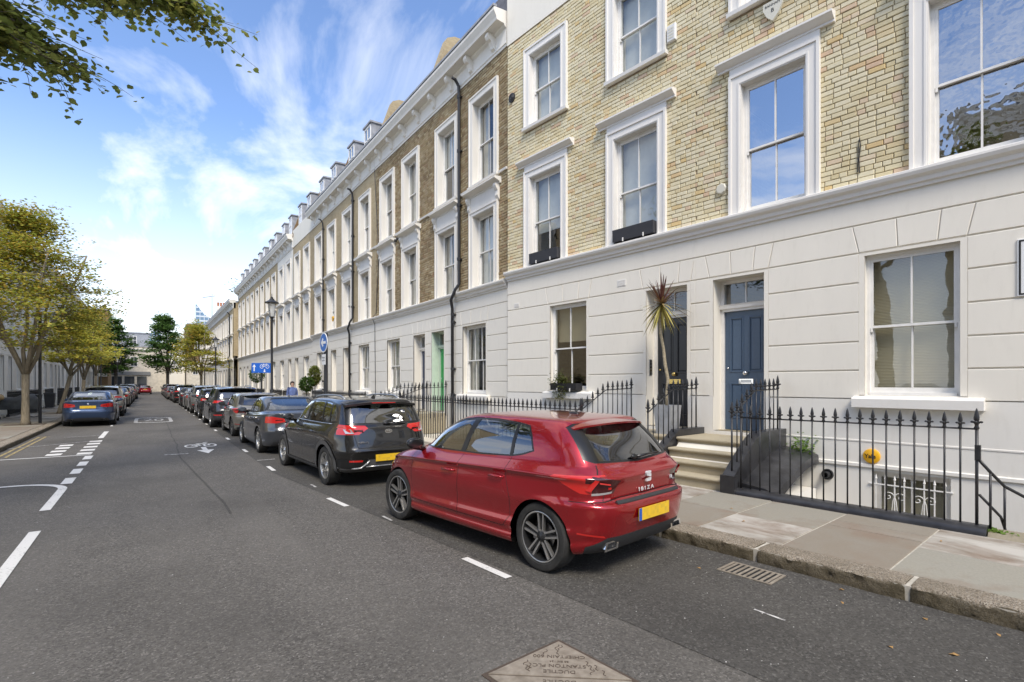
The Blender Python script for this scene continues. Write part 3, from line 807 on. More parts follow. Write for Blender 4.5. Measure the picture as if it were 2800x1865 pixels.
    m = MB(); wallsheet(m, 0, w, zb0 - .1, ztop + .05, holes, -.022 if real else -.004)
    um = ('mortar_light' if near_ else 'mortar_dark') if real else ('brick_far' if upper == 'brick' else 'stucco_cream')
    uwall = m.build('upper_wall', um, h)
    if real:
        brick_field(h, uwall, .0, w, zb0 + .02, ztop + .02, rects, 'brick_cream' if near_ else 'brick_brown', singles, rank, seed)
    for k, (a, b_) in enumerate(ups):
        i0, i1 = a + .215, b_ - .215; yw = -.10 if near_ else -.17
        w1 = sash_window(h, i0, i1, f1['z0'] - .02, f1['zi'], yw, lod, blinds[1 + k], glasses[1 + k])
        architrave(w1, a, b_, zb0 - .02, f1['zo'], i0, i1, f1['zi'], yw - .13, tmat, lod < 2)
        if near_:
            m = MB(); m.box(a, b_, -.02, .035, f1['zo'] + .004, f1['hood']); m.build('frieze_panel', tmat, w1)
            hood(w1, a - .22, b_ + .22, f1['hood'], tmat)
        else:
            m = MB(); m.box(a + .02, b_ - .02, -.02, .03, f1['zo'] + .004, f1['hood']); m.build('frieze_panel', tmat, w1)
            hood(w1, a - .14, b_ + .14, f1['hood'], tmat, .24)
            if lod < 2:
                for x in (a - .06, b_ - .07): console(w1, x, x + .13, f1['hood'] - .002, tmat)
        w2 = sash_window(h, i0, i1, f2['z0'] + .12, f2['zi'], yw, lod, blinds[3 + k], glasses[3 + k])
        architrave(w2, a, b_, f2['z0'] + .06, f2['zo'], i0, i1, f2['zi'], yw - .13, tmat, lod < 2)
        m = MB(); m.prism_x([(-.14, f2['z0'] - .02), (.10, f2['z0'] - .02), (.11, f2['z0'] + .05), (-.14, f2['z0'] + .10)], a - .03, b_ + .03)
        if near_ :
            m.build('sill', tmat, w2)
        else:
            m.build('sill', tmat, w2)
            if lod < 2:
                m = MB()
                for x in (a + .04, b_ - .14): m.box(x, x + .10, -.02, .085, f2['z0'] - .17, f2['z0'] - .02)
                m.build('sill_corbel', tmat, w2)
    if not near_:
        z2 = f2['z0'] - .015
        for a, b_ in spans(0, w, [(u0 - .03, u1 + .03) for u0, u1 in ups]): MB().prism_x([(-.02, z2), (.05, z2), (.06, z2 + .06), (-.02, z2 + .09)], a, b_).build('sill_band', tmat, h)
    # --- top
    if near_:
        m = MB(); m.box(0, w, -.25, .012, ztop, ztop + 1.7); m.build('parapet', 'stucco_white', h)
        m = MB(); m.prism_x([(-.3, ztop + 1.7), (.07, ztop + 1.7), (.09, ztop + 1.8), (-.3, ztop + 1.85)], -.0, w); m.build('coping', tmat, h)
        zr = ztop + 1.6
    else:
        zc = ztop
        if white_parapet:
            m = MB(); m.box(0, w, -.25, .02, zc, zc + 1.2); m.build('parapet', 'stucco_cream', h)
        else:
            m = MB(); m.prism_x([(-.25, zc), (.03, zc), (.035, zc + .06), (.06, zc + .08), (.04, zc + .12), (.04, zc + .5), (.10, zc + .55), (.12, zc + .60), (.36, zc + .62), (.38, zc + .70), (.41, zc + .76), (.46, zc + .86), (.46, zc + .93), (.42, zc + .95), (-.25, zc + 1.0)], 0, w); m.build('cornice', tmat, h)
            nb = 4 if lod < 2 else 4
            for k in range(nb):
                x = w * (k + .5) / nb
                m = MB(); m.prism_x([(.04, zc + .60), (.30, zc + .60), (.31, zc + .50), (.26, zc + .42), (.18, zc + .38), (.13, zc + .28), (.11, zc + .20), (.04, zc + .15)], x - .08, x + .08); m.build('bracket', tmat, h)
            m = MB(); m.box(0, w, .36, .48, zc + .965, zc + 1.03); m.build('gutter', 'lead', h)
        zr = zc + .85
    D = 8.5
    m = MB()
    m.quad((0, -D, -1.7), (0, -D, zr), (w, -D, zr), (w, -D, -1.7)); m.build('rear_wall', 'brick_far', h)
    m = MB(); m.box(.0, .1, -D, -.45, -1.7, zr); m.box(w - .1, w, -D, -.45, -1.7, zr); m.box(.0, .1, -.45, -.03, 4.9, zr - .2); m.box(w - .1, w, -.45, -.03, 4.9, zr - .2); m.build('party_wall', 'brick_far', h)
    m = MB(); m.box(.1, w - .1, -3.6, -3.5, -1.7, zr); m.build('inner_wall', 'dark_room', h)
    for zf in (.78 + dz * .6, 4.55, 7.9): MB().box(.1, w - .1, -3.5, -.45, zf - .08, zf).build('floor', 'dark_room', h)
    if roof == 'mansard':
        m = MB(); m.prism_x([(-.10, zr - .1), (-.75, zr + 1.75), (-D + 1.5, zr + 2.2), (-D, zr)], 0, w); m.build('roof', 'slate', h)
        for k in range(2 if dormers else 0):
            x = w * (.28 + .44 * k); yd = -.16
            m = MB(); m.box(x - .48, x + .48, -2.2, yd, zr + .35, zr + 1.75); m.build('dormer', 'lead', h)
            dm = h.children[-1]
            MB().box(x - .54, x + .54, -2.3, yd + .08, zr + 1.75, zr + 1.83).build('dormer_roof', 'lead', dm)
            m = MB()
            for q0, q1, q2, q3 in ((x - .42, x - .36, zr + .45, zr + 1.7), (x + .36, x + .42, zr + .45, zr + 1.7), (x - .36, x + .36, zr + 1.62, zr + 1.7), (x - .36, x + .36, zr + .45, zr + .54), (x - .36, x + .36, zr + 1.05, zr + 1.11), (x - .02, x + .02, zr + .54, zr + 1.62)): m.box(q0, q1, yd - .01, yd + .035, q2, q3)
            m.build('dormer_window', 'sash_white', dm)
            m = MB(); m.quad((x - .36, yd + .015, zr + .54), (x - .36, yd + .015, zr + 1.62), (x + .36, yd + .015, zr + 1.62), (x + .36, yd + .015, zr + .54)); m.build('pane', 'glass', dm)
        m = MB(); m.prism_x([(.05, zr - .1), (.0, zr + .35), (-.70, zr + 2.35), (-1.0, zr + 2.5), (-4.5, zr + 2.7), (-4.5, zr)], w - .19, w + .19); m.build('party_upstand', 'brick_old' if lod else 'brick_far', h)
        m = MB(); m.box(w - .24, w + .24, -4.6, -2.4, zr + 2.3, zr + 3.7); m.build('chimney', 'brick_far', h); ch = h.children[-1]
        for k in range(5): MB().lathe([(.09, zr + 3.7), (.11, zr + 3.75), (.09, zr + 4.0), (.12, zr + 4.05), (.11, zr + 4.1), (.08, zr + 4.1)], 8, 'z', (w, -4.4 + .42 * k, 0)).build('chimney_pot', 'terracotta', ch)
    else:
        m = MB(); m.box(0, w, -D, -.25, zr - .2, zr); m.build('roof', 'lead', h)
    if bw:
        basement_window(h, bw)
    return h

def basement_window(h, bw):
    a, b_, c, d = bw
    w = sash_window(h, a, b_, c, d, -.12, 1, ('venetian', 1.0), 'glass', name='basement_window')
    m = MB()
    n = 8
    for k in range(n):
        x = a + (b_ - a) * (k + .5) / n
        m.box(x - .008, x + .008, .012, .028, c, d - .12)
        m.lathe([(.001, d - .12), (.018, d - .11), (.001, d - .04)], 6, 'z', (x, .02, 0))
    m.box(a - .03, b_ + .03, .008, .032, d - .20, d - .185)
    for cx in (a + (b_ - a) * .31, a + (b_ - a) * .69):
        for sgn in (-1, 1):
            pts = []
            for i in range(22):
                t = i / 21; ang = t * 2.6 * math.pi; r = .065 * (1 - t) + .008
                pts.append((cx + sgn * (.075 + r * math.cos(math.pi - ang)), .02, d - .36 + r * math.sin(ang)))
            m.tube(pts, .006, 5); m.tube([pts[0], (cx + sgn * .02, .02, d - .42), (cx + sgn * .10, .02, c + .1)], .006, 5)
    m.build('window_grille', 'sash_white', w)
# ------------------------------------------------------------------ setting: ground, road, kerbs, pavements
KV, RV, FV = 5.20, 7.62, 9.40          # near bend: kerb, railing line, facade (across the street)
KX, RX, FX = 4.10, 6.52, 8.30          # straight part, right side
LKX, LRX, LFX = -3.15, -5.75, -7.55    # left side
KINK = 10.9
def arc(cx, cy, r, a0, a1, n=10): return [(cx + r * math.cos(R(a0 + (a1 - a0) * i / n)), cy + r * math.sin(R(a0 + (a1 - a0) * i / n))) for i in range(n + 1)]
g = MB(); g.quad((-900, -900, -1.72), (900, -900, -1.72), (900, 900, -1.72), (-900, 900, -1.72))
tag(g.build('ground', 'concrete'), kind='structure')
left_kerb_far = [(-40, 13.2)] + arc(LKX - 3.2, 16.4, 3.2, -90, 0) + [(LKX, 30), (LKX, 126)]
left_kerb_near = [(LKX - .6, -40), (LKX - .3, 0)] + arc(LKX - 3.3, 2.0, 3.0, 0, 90) + [(-40, 5.0)]
right_kerb = [tuple(near(-40, KV)[:2]), tuple(near(KINK, KV)[:2]), (KX, 126)]
poly = left_kerb_far + [(-60, 126), (-60, 140), (60, 140), (60, 126), (KX, 126)] + right_kerb[1::-1] + left_kerb_near
m = MB(); m.add([(p[0], p[1], 0) for p in poly], [tuple(range(len(poly)))][::-1]); rd = m.build('road', 'asphalt'); tag(rd, kind='structure')
bm = bmesh.new(); bm.from_mesh(rd.data); bmesh.ops.recalc_face_normals(bm, faces=bm.faces)
if bm.faces[0].normal.z < 0: bmesh.ops.reverse_faces(bm, faces=bm.faces[:])
bmesh.ops.triangulate(bm, faces=bm.faces); bm.to_mesh(rd.data); bm.free()
# darker relaid strip of the parking bays
def strip(name, a, b_, mat, z, kind='structure'):
    m = MB(); n = len(a)
    for i in range(n - 1): m.quad((*a[i], z), (*b_[i], z), (*b_[i + 1], z), (*a[i + 1], z))
    return tag(m.build(name, mat), kind=kind)
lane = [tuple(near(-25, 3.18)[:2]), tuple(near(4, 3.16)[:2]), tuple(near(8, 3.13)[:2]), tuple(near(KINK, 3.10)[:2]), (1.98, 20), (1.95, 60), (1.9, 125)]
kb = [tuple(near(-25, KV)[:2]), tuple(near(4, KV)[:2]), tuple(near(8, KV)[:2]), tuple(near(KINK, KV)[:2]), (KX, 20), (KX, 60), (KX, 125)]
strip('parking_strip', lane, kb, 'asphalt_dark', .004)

# pavement beds (under the slabs)
def pave_bed(name, a, b_, z0=-.4, z1=.105, mat='stone_dirty'):
    m = MB(); n = len(a)
    for i in range(n - 1):
        m.quad((*a[i], z1), (*b_[i], z1), (*b_[i + 1], z1), (*a[i + 1], z1)); m.quad((*b_[i], z0 - 1.3), (*b_[i + 1], z0 - 1.3), (*b_[i + 1], z1), (*b_[i], z1)); m.quad((*a[i], z0), (*a[i + 1], z0), (*a[i + 1], z1), (*a[i], z1))
    return tag(m.build(name, mat), kind='structure')
k_in = lambda d: [tuple(near(-12, KV + d)[:2]), tuple(near(KINK, KV + d)[:2]), (KX + d, 126)]
bed = pave_bed('pavement', k_in(.02), [tuple(near(-12, RV + .0)[:2]), tuple(near(KINK - .05, RV + .0)[:2]), (RX + .0, 126)], z1=.122, mat='mortar_pale')
def slab(parent, quadpts, z0, z1, rng):
    m = MB(); z1 += rng.uniform(-.003, .003); c = Vector((sum(p[0] for p in quadpts) / 4, sum(p[1] for p in quadpts) / 4))
    e = .008
    ins = [tuple(Vector(p[:2]) + (c - Vector(p[:2])).normalized() * e) for p in quadpts]
    v = [(*p[:2], z0) for p in quadpts] + [(*p[:2], z1 - .005) for p in quadpts] + [(*p, z1 + rng.uniform(-.0015, .0015)) for p in ins]
    f = [(i, (i + 1) % 4, 4 + (i + 1) % 4, 4 + i) for i in range(4)] + [(4 + i, 4 + (i + 1) % 4, 8 + (i + 1) % 4, 8 + i) for i in range(4)] + [(8, 9, 10, 11)]
    m.add(v, f); return m.build('paving_slab', 'york_stone', parent)
rng = random.Random(21)
u = -3.1; j = .009
splits = [.5, .42, .55, .36, .5, .62, .45]
k = 0
while u < KINK - .3:
    ln = rng.choice((.86, .92, .98)); u1 = min(u + ln, KINK)
    va, vb = KV + .33, RV - .12
    cut = [va] + sorted({va + (vb - va) * splits[k % 7], *( [va + (vb - va) * .77] if k % 4 == 1 else [])}) + [vb]
    for a, b_ in zip(cut[:-1], cut[1:]):
        q = [near(u + j, a + j), near(u1 - j, a + j), near(u1 - j, b_ - j), near(u + j, b_ - j)]
        slab(bed, [q[0], q[3], q[2], q[1]], .09, .131, rng)
    u = u1; k += 1
y = near(KINK, 6)[1] + .05
while y < 44:
    y1 = y + rng.choice((.9, .96, 1.02)); va, vb = KX + .33, RX - .12
    cut = [va, va + (vb - va) * splits[k % 7], vb]
    for a, b_ in zip(cut[:-1], cut[1:]): slab(bed, [(a + j, y + j), (b_ - j, y + j), (b_ - j, y1 - j), (a + j, y1 - j)], .09, .131, rng)
    y = y1; k += 1
strip('pavement_far', [(KX + .3, 44), (KX + .3, 126)], [(RX - .1, 44), (RX - .1, 126)], 'york_stone', .13)

# granite kerbs: one rough stone after another
def kerb_stone(parent, p0, p1, inward, wid=.31, h0=-.05, h1=.135, rough=.011, seed=0, n=16):
    """p0->p1 along the front edge, inward = unit vector to the pavement"""
    p0, p1, inn = Vector(p0[:2]), Vector(p1[:2]), Vector(inward[:2])
    m = MB(); L_ = (p1 - p0).length; d = (p1 - p0).normalized()
    prof = [(0.0, h0), (-.006, 0.0), (-.004, .03), (-.002, .06), (.0, .09), (.008, h1 - .018), (.03, h1), (.08, h1 + .003), (.15, h1 + .004), (.23, h1 + .002), (wid, h1), (wid, h0)]
    vs = []
    for i in range(n + 1):
        t = i / n
        for kk, (a, z) in enumerate(prof):
            q = p0 + d * (L_ * t) + inn * a
            nv = (mnoise.noise_vector(Vector((q.x * 9 + seed, q.y * 9, z * 16))) + .6 * mnoise.noise_vector(Vector((q.x * 23 + seed, q.y * 23, z * 31)))) * rough
            if kk in (0, 10, 11): nv *= .2
            elif kk < 6: nv *= 2.0
            else: nv *= .55
            if i in (0, n): nv *= .4
            e = .012 if i in (0, n) else 0
            vs.append((q.x + nv.x + (inn.x * e if kk < 7 else 0), q.y + nv.y + (inn.y * e if kk < 7 else 0), z + nv.z * .7 - (e * .5 if 4 < kk < 11 else 0)))
    w = len(prof); f = []
    for i in range(n):
        for kk in range(w - 1): f.append((i * w + kk, i * w + kk + 1, (i + 1) * w + kk + 1, (i + 1) * w + kk))
    f += [tuple(range(w)), tuple(n * w + kk for kk in range(w - 1, -1, -1))]
    m.add(vs, f); o = m.build('kerb_stone', 'granite', parent, auto=50); return o
kerbR = tag(strip('kerb', [tuple(near(-12, KV + .02)[:2]), tuple(near(KINK, KV + .02)[:2]), (KX + .02, 126)], [tuple(near(-12, KV + .32)[:2]), tuple(near(KINK, KV + .32)[:2]), (KX + .32, 126)], 'mortar_pale', .121), kind='structure')
u = -3.45; inn = near(0, 1) - near(0, 0)
while u < KINK - .2:
    ln = rng.uniform(1.05, 1.3); u1 = min(u + ln, KINK)
    kerb_stone(kerbR, near(u + .02, KV), near(u1 - .02, KV), inn, seed=u * 3, n=40 if u < 4 else 16)
    u = u1
y = near(KINK, KV)[1]
while y < 60:
    y1 = y + rng.uniform(1.0, 1.3); kerb_stone(kerbR, (KX, y + .01), (KX, y1 - .01), (1, 0), seed=y, n=6); y = y1
m = MB(); m.box(KX, KX + .31, 60, 126, -.05, .135); m.build('kerb_run', 'granite', kerbR)
# white mortar between the near kerb stones
m = MB()
for c in kerbR.children: pass
# left pavement
lp = left_kerb_far[1:]
LB = [(-40, 15.9)] + [(-40, 15.9)] * 0
m = MB(); pl = [(-40, 13.5)] + [(p[0] - (.28 if p[1] > 16.4 else .0), p[1] + (.0 if p[1] > 16.4 else .0)) for p in arc(LKX - 3.2, 16.4, 2.92, -90, 0)] + [(LKX - .28, 30), (LKX - .28, 126), (LRX, 126), (LRX, 22.5), (-40, 22.5)]
m.add([(*p, .118) for p in pl], [tuple(range(len(pl)))]); bl = tag(m.build('pavement_left', 'stone_dirty'), kind='structure')
rng = random.Random(5); y = 14.2
while y < 62:
    y1 = y + rng.choice((.8, .9, 1.0))
    cuts = [-9.5 if y < 22 else LRX + .02, -7.2 if y < 22 else None, -4.95, LKX - .32 if y > 16.6 else LKX - 1.2]; cuts = [c for c in cuts if c is not None]
    for a, b_ in zip(cuts[:-1], cuts[1:]):
        if (abs(y - 28) < .55 or abs(y - 37.5) < .55) and a > -5: continue
        q = [(a + j, y + j), (b_ - j, y + j), (b_ - j, y1 - j), (a + j, y1 - j)]
        slab(bl, q, .1, .131, rng)
    y = y1
kerbL = tag(strip('kerb_left', [(p[0] - .02, p[1]) for p in [(LKX, 60), (LKX, 126)]], [(p[0] - .28, p[1]) for p in [(LKX, 60), (LKX, 126)]], 'granite', .135), kind='structure')
m = MB(); m.box(LKX - .28, LKX, 60, 126, -.05, .134); m.build('kerb_run', 'granite', kerbL)
ak = arc(LKX - 3.2, 16.4, 3.2, -60, 0, 5)
for i in range(5):
    p0, p1 = ak[i], ak[i + 1]; mid = Vector(((p0[0] + p1[0]) / 2, (p0[1] + p1[1]) / 2)); kerb_stone(kerbL, p1, p0, (Vector((LKX - 3.2, 16.4)) - mid).normalized(), wid=.28, seed=i, n=6, rough=.006)
y = 16.4
while y < 60:
    y1 = y + 1.0; kerb_stone(kerbL, (LKX, y1 - .006), (LKX, y + .006), (-1, 0), wid=.28, seed=y, n=5, rough=.005); y = y1
pl = [(p[0], p[1]) for p in left_kerb_near] + [(-40, -40)]
m = MB(); m.prism_z(pl, -.1, .13); tag(m.build('pavement_corner', 'york_stone'), kind='structure')

# ------------------------------------------------------------------ painted markings (each a thin sheet of paint)
def paint(name, polys, mat='line_white', z=.008, label=None):
    m = MB()
    for p in polys:
        a = sum(p[i][0] * p[(i + 1) % len(p)][1] - p[(i + 1) % len(p)][0] * p[i][1] for i in range(len(p)))
        if a < 0: p = p[::-1]
        m.add([(q[0], q[1], z) for q in p], [tuple(range(len(p)))])
    return tag(m.build(name, mat), kind='structure')
def bar(x0, x1, y0, y1): return [(x0, y0), (x1, y0), (x1, y1), (x0, y1)]
for i, uu in enumerate((-3.3, .15, 3.62, 7.24)):
    q = [near(uu, 3.02), near(uu + .70, 3.02), near(uu + .70, 3.10), near(uu, 3.10)]; paint('bay_dash', [[tuple(p[:2]) for p in q]])
for i, yy in enumerate((11.4, 14.9, 18.5, 22.1, 25.7, 29.3, 32.9, 36.5, 40.1, 43.7, 47.3)):
    x = 2.08 - .012 * i; paint('bay_dash', [bar(x - .05, x + .03, yy, yy + .68)])
for uu, vv, dv in ((6.1, 3.16, .0), (8.9, 3.2, 0)):
    q = [near(uu, vv), near(uu + .05, vv), near(uu + .22, vv + .10), near(uu + .17, vv + .10)] if 0 else [near(uu, vv), near(uu + .30, vv + .02), near(uu + .30, vv + .055), near(uu, vv + .035)]
    paint('bay_tick', [[tuple(p[:2]) for p in q]], 'line_worn', .009)
paint('bay_tick', [[tuple(near(*q)[:2]) for q in ((1.62, 4.06), (1.86, 4.08), (1.86, 4.10), (1.62, 4.085))]], 'line_worn', .009)
paint('bay_tick', [bar(2.02, 2.4, 13.1, 13.17)], 'line_worn', .009)
for i, yy in enumerate((27.0, 30.2, 33.4, 36.6, 39.8, 43.0, 46.2, 50)): paint('bay_dash', [bar(-1.34, -1.26, yy, yy + .6)])
paint('centre_line', [[(-1.17, 3.2), (-1.05, 3.2), (-1.07, 8.36), (-1.18, 8.36)]])
cv = [(-9, 12.30), (-2.4, 12.30)] + [(-2.0 + .86 * math.sin(R(a)), 11.45 + .85 * math.cos(R(a))) for a in range(0, 91, 10)] + [(-1.14, 9.66)]
ci = [(-9, 12.18), (-2.4, 12.18)] + [(-2.0 + .74 * math.sin(R(a)), 11.45 + .73 * math.cos(R(a))) for a in range(0, 91, 10)] + [(-1.26, 9.66)]
paint('edge_line', [[cv[i], cv[i + 1], ci[i + 1], ci[i]] for i in range(len(cv) - 1)])
for yy in (12.0, 13.25, 14.45, 15.6): paint('give_way_dash', [bar(-1.29, -1.13, yy, yy + .72)])
paint('stop_line', [[(-9, 16.62), (-1.2, 16.5), (-1.2, 16.6), (-9, 16.72)]])
for yy in (16.85, 17.65, 18.45, 19.2): paint('give_way_dash', [bar(-2.10, -1.80, yy, yy + .42)])
for yy in (16.75, 17.55, 18.4, 19.3, 20.1): paint('give_way_dash', [bar(-1.50, -1.20, yy, yy + .42)])
paint('edge_line', [[(-6, 17.3), (-1.28, 20.5), (-1.28, 20.58), (-6, 17.4)]], 'line_worn')
paint('edge_line', [[(-2.3, 22.3), (-1.35, 22.5), (-1.35, 22.56), (-2.3, 22.36)]], 'line_worn')
paint('bay_dash', [bar(-1.37, -1.23, 21.35, 24.2)])
for x in (-2.98, -2.82): paint('yellow_line', [bar(x - .03, x + .03, 17.0, 22.9)], 'line_yellow')
paint('yellow_line', [bar(-3.05, -2.72, 22.9, 23.0)], 'line_yellow')
def rrect(x0, x1, y0, y1, r, n=5):
    return arc(x1 - r, y1 - r, r, 0, 90, n) + arc(x0 + r, y1 - r, r, 90, 180, n) + arc(x0 + r, y0 + r, r, 180, 270, n) + arc(x1 - r, y0 + r, r, 270, 360, n)
o_, i_ = rrect(-.60, .90, 28.4, 32.7, .55), rrect(-.46, .76, 28.75, 32.35, .45)
paint('speed_roundel', [[o_[i], o_[(i + 1) % len(o_)], i_[(i + 1) % len(i_)], i_[i]] for i in range(len(o_))], 'line_worn')
t = obj('speed_digits', text_mesh('20', 1.0, 0, 'line_worn'), None, (.15, 30.5, .009)); t.scale = (.85, 2.9, 1); tag(t, kind='structure')
# cycle symbol and arrow, meant for riders coming the other way
def ring(cx, cy, rx, ry, t=.3, n=16):
    return [[(cx + rx * math.cos(2 * math.pi * i / n), cy + ry * math.sin(2 * math.pi * i / n)), (cx + rx * math.cos(2 * math.pi * (i + 1) / n), cy + ry * math.sin(2 * math.pi * (i + 1) / n)),
             (cx + rx * (1 - t) * math.cos(2 * math.pi * (i + 1) / n), cy + ry * (1 - t) * math.sin(2 * math.pi * (i + 1) / n)), (cx + rx * (1 - t) * math.cos(2 * math.pi * i / n), cy + ry * (1 - t) * math.sin(2 * math.pi * i / n))] for i in range(n)]
def seg(a, b_, w=.045, wy=.12): return [(a[0] - w / 2, a[1] - wy / 2), (a[0] + w / 2, a[1] + wy / 2), (b_[0] + w / 2, b_[1] + wy / 2), (b_[0] - w / 2, b_[1] - wy / 2)]
paint('cycle_symbol', ring(.96, 17.2, .17, .42) + ring(1.42, 17.2, .17, .42) + [seg((.96, 17.2), (1.1, 17.75)), seg((1.1, 17.75), (1.33, 17.75)), seg((1.33, 17.75), (1.42, 17.2)), seg((1.1, 17.75), (1.21, 17.2)), seg((1.21, 17.2), (1.33, 17.75)), seg((.96, 17.2), (1.21, 17.2)), seg((1.30, 18.0), (1.42, 18.0))], 'line_white')
paint('cycle_arrow', [[(1.16, 16.75), (1.28, 16.75), (1.28, 16.0), (1.16, 16.0)], [(1.02, 16.02), (1.42, 16.02), (1.22, 15.2)]], 'line_white')
paint('edge_line', [[(.30, 15.42), (.80, 15.36), (.80, 15.46), (.30, 15.52)]], 'line_worn')
# crack sealed along the carriageway
m = MB(); rng = random.Random(2); pts = [(.55, 8 + i * .9 + 0) for i in range(30)]
pts = [(.62 + .0 * y - (0 if y > 14 else (14 - y) * -.055) + mnoise.noise(Vector((y * .7, 3, 0))) * .10, y) for (_, y) in pts]
for i in range(len(pts) - 1): m.quad((pts[i][0] - .016, pts[i][1], .005), (pts[i][0] + .016, pts[i][1], .005), (pts[i + 1][0] + .016, pts[i + 1][1], .005), (pts[i + 1][0] - .016, pts[i + 1][1], .005))
tag(m.build('road_crack', 'asphalt_dark'), kind='structure')

# ------------------------------------------------------------------ the houses
NR = math.pi / 2 + BEND; FR = math.pi / 2; LR = -math.pi / 2
camN = lambda h_u0: (lambda b_: (b_[0] + h_u0) ** 2 + (9.4) ** 2 + (b_[2] - CAM_H) ** 2)
U0 = -.45; U1 = 5.43; U2 = 11.18
nl = lambda a, b_, u0: (a - u0, b_ - u0)
def rank_b(brk):   # frame cut: only what the photograph shows first
    u_ = brk[0] + U0
    vis = 0 if (u_ > .75 and (brk[2] - CAM_H) < .69 * (.76 * u_ + .65 * 9.4)) else 1000
    return vis + u_ ** 2 + 88 + (brk[2] - CAM_H) ** 2
def rank_a(brk):
    u_ = brk[0] + U1
    vis = 0 if (brk[2] - CAM_H) < .69 * (.76 * u_ + .65 * 9.4) else 1000
    return vis + u_ ** 2 + 88 + (brk[2] - CAM_H) ** 2
hB = terraced_house('cream brick house with slate blue front door and wide blinded ground-floor window', near(U0, FV), NR, U1 - U0, 0, nl(1.43, 2.57, U0), nl(4.10, 5.06, U0), [nl(.46, 1.99, U0), nl(3.19, 4.72, U0)], 0, 'near', 'door_blue', 11, 300, rank_b,
                    blinds=(('venetian', 1.0), None, None, None, None), glasses=('glass', 'glass_wavy', 'glass_sky', 'glass_sky', 'glass_sky'), roof='flat')
hA = terraced_house('cream brick house with near-black front door and two grey window boxes', near(U1, FV), NR, U2 - U1, 0, nl(8.26, 9.49, U1), nl(5.61, 6.58, U1), [nl(6.07, 7.62, U1), nl(8.87, 10.44, U1)], 0, 'near', 'door_black', 12, 300, rank_a,
                    blinds=(('venetian', .42), ('roller', .99), ('roller', .62), ('roller', .99), ('roller', .99)), glasses=('glass', 'glass', 'glass', 'glass', 'glass'), roof='flat', furn='brass')
hZ = terraced_house('cream brick house standing before the blue-doored one, mostly out of view', near(U0 - 5.6, FV), NR, 5.6, 0, (3.3, 4.5), (.4, 1.4), [(.5, 2.05), (3.2, 4.75)], 1, 'near', 'door_grey', 13, roof='flat')
YB = [12.12, 17.25, 22.5, 27.95, 33.5, 38.9, 44.3, 49.7, 55.1, 60.7, 66.6]
g1 = 'houses of the brown brick terrace'
rank_far = lambda b_: b_[0] ** 2 + (b_[2] - 4) ** 2
terraced_house('brown brick terraced house with bright green front door', (FX, YB[0], 0), FR, YB[1] - YB[0], -.15, (13.28 - YB[0], 14.69 - YB[0]), (15.99 - YB[0], 16.95 - YB[0]), [(12.58 - YB[0], 14.2 - YB[0]), (14.96 - YB[0], 16.58 - YB[0])], 0, 'far', 'door_green', 21, 300, rank_far,
               blinds=(('curtain', .3), ('roller', .99), ('curtain', .25), ('curtain', .25), ('roller', .45)), jamb='jamb_mint', group=g1, gpanes=3, dormers=False)
terraced_house('brown brick terraced house whose dark grey door adjoins the green-doored house', (FX, YB[1], 0), FR, YB[2] - YB[1], -.15, (19.84 - YB[1], 21.2 - YB[1]), (17.5 - YB[1], 18.5 - YB[1]), [(17.96 - YB[1], 19.54 - YB[1]), (20.34 - YB[1], 21.95 - YB[1])], 0, 'far', 'door_navy', 22, 300, rank_far,
               blinds=(('curtain', .3), ('curtain', .2), ('roller', .5), ('curtain', .3), None), group=g1, gpanes=3, dormers=False)
doors = ['door_grey', 'door_white', 'door_cream', 'door_navy', 'door_white', 'door_grey', 'door_cream', 'door_grey']
labs = {2: 'yellow-brown brick terraced house behind the black drainpipe, beyond the dark-doored house', 3: 'yellow-brown brick terraced house behind the round blue arrow sign', 4: 'terraced house with plain cream parapet instead of a bracketed cornice', 5: 'terraced house with its upper floors painted cream all over', }
for i in range(2, 10):
    y0, y1 = YB[i], YB[i + 1]; w = y1 - y0; dz = -.15 if i < 4 else -.24
    a, b_ = (.30 * w - .72, .30 * w + .72), (.80 * w - .5, .80 * w + .5)
    up = [(.12 * w, .12 * w + 1.6), (.60 * w, .60 * w + 1.6)]
    if i % 2: a, b_ = (w - a[1], w - a[0]), (w - b_[1], w - b_[0]); up = [(w - q, w - p) for p, q in up[::-1]]
    rng = random.Random(i)
    terraced_house(labs.get(i, 'terraced house of the long brick row between the cream-painted house and the lower projecting row'), (FX, y0, 0), FR, w, dz, a, b_, up, 1 if i < 5 else 2, 'far', doors[i - 2], 30 + i, upper='stucco' if i == 5 else 'brick',
                   blinds=tuple(rng.choice((('curtain', .25), ('roller', .6), None, ('roller', .99))) for _ in range(5)), group=g1, white_parapet=i == 4)
y = 66.6
for i in range(9):
    w = 5.3; rng = random.Random(50 + i)
    a, b_ = (.30 * w - .72, .30 * w + .72), (.80 * w - .5, .80 * w + .5); up = [(.12 * w, .12 * w + 1.6), (.60 * w, .60 * w + 1.6)]
    if i % 2: a, b_ = (w - a[1], w - a[0]), (w - b_[1], w - b_[0]); up = [(w - q, w - p) for p, q in up[::-1]]
    terraced_house('lower brick terraced house in the projecting row at the far end', (FX - .5, y, 0), FR, w, -.3, a, b_, up, 2, 'far', doors[i % 8], 60 + i, blinds=tuple(rng.choice((('roller', .6), None, ('roller', .99))) for _ in range(5)), group='houses of the lower projecting row', cornice_cut=1.0, roof='flat')
    y += w
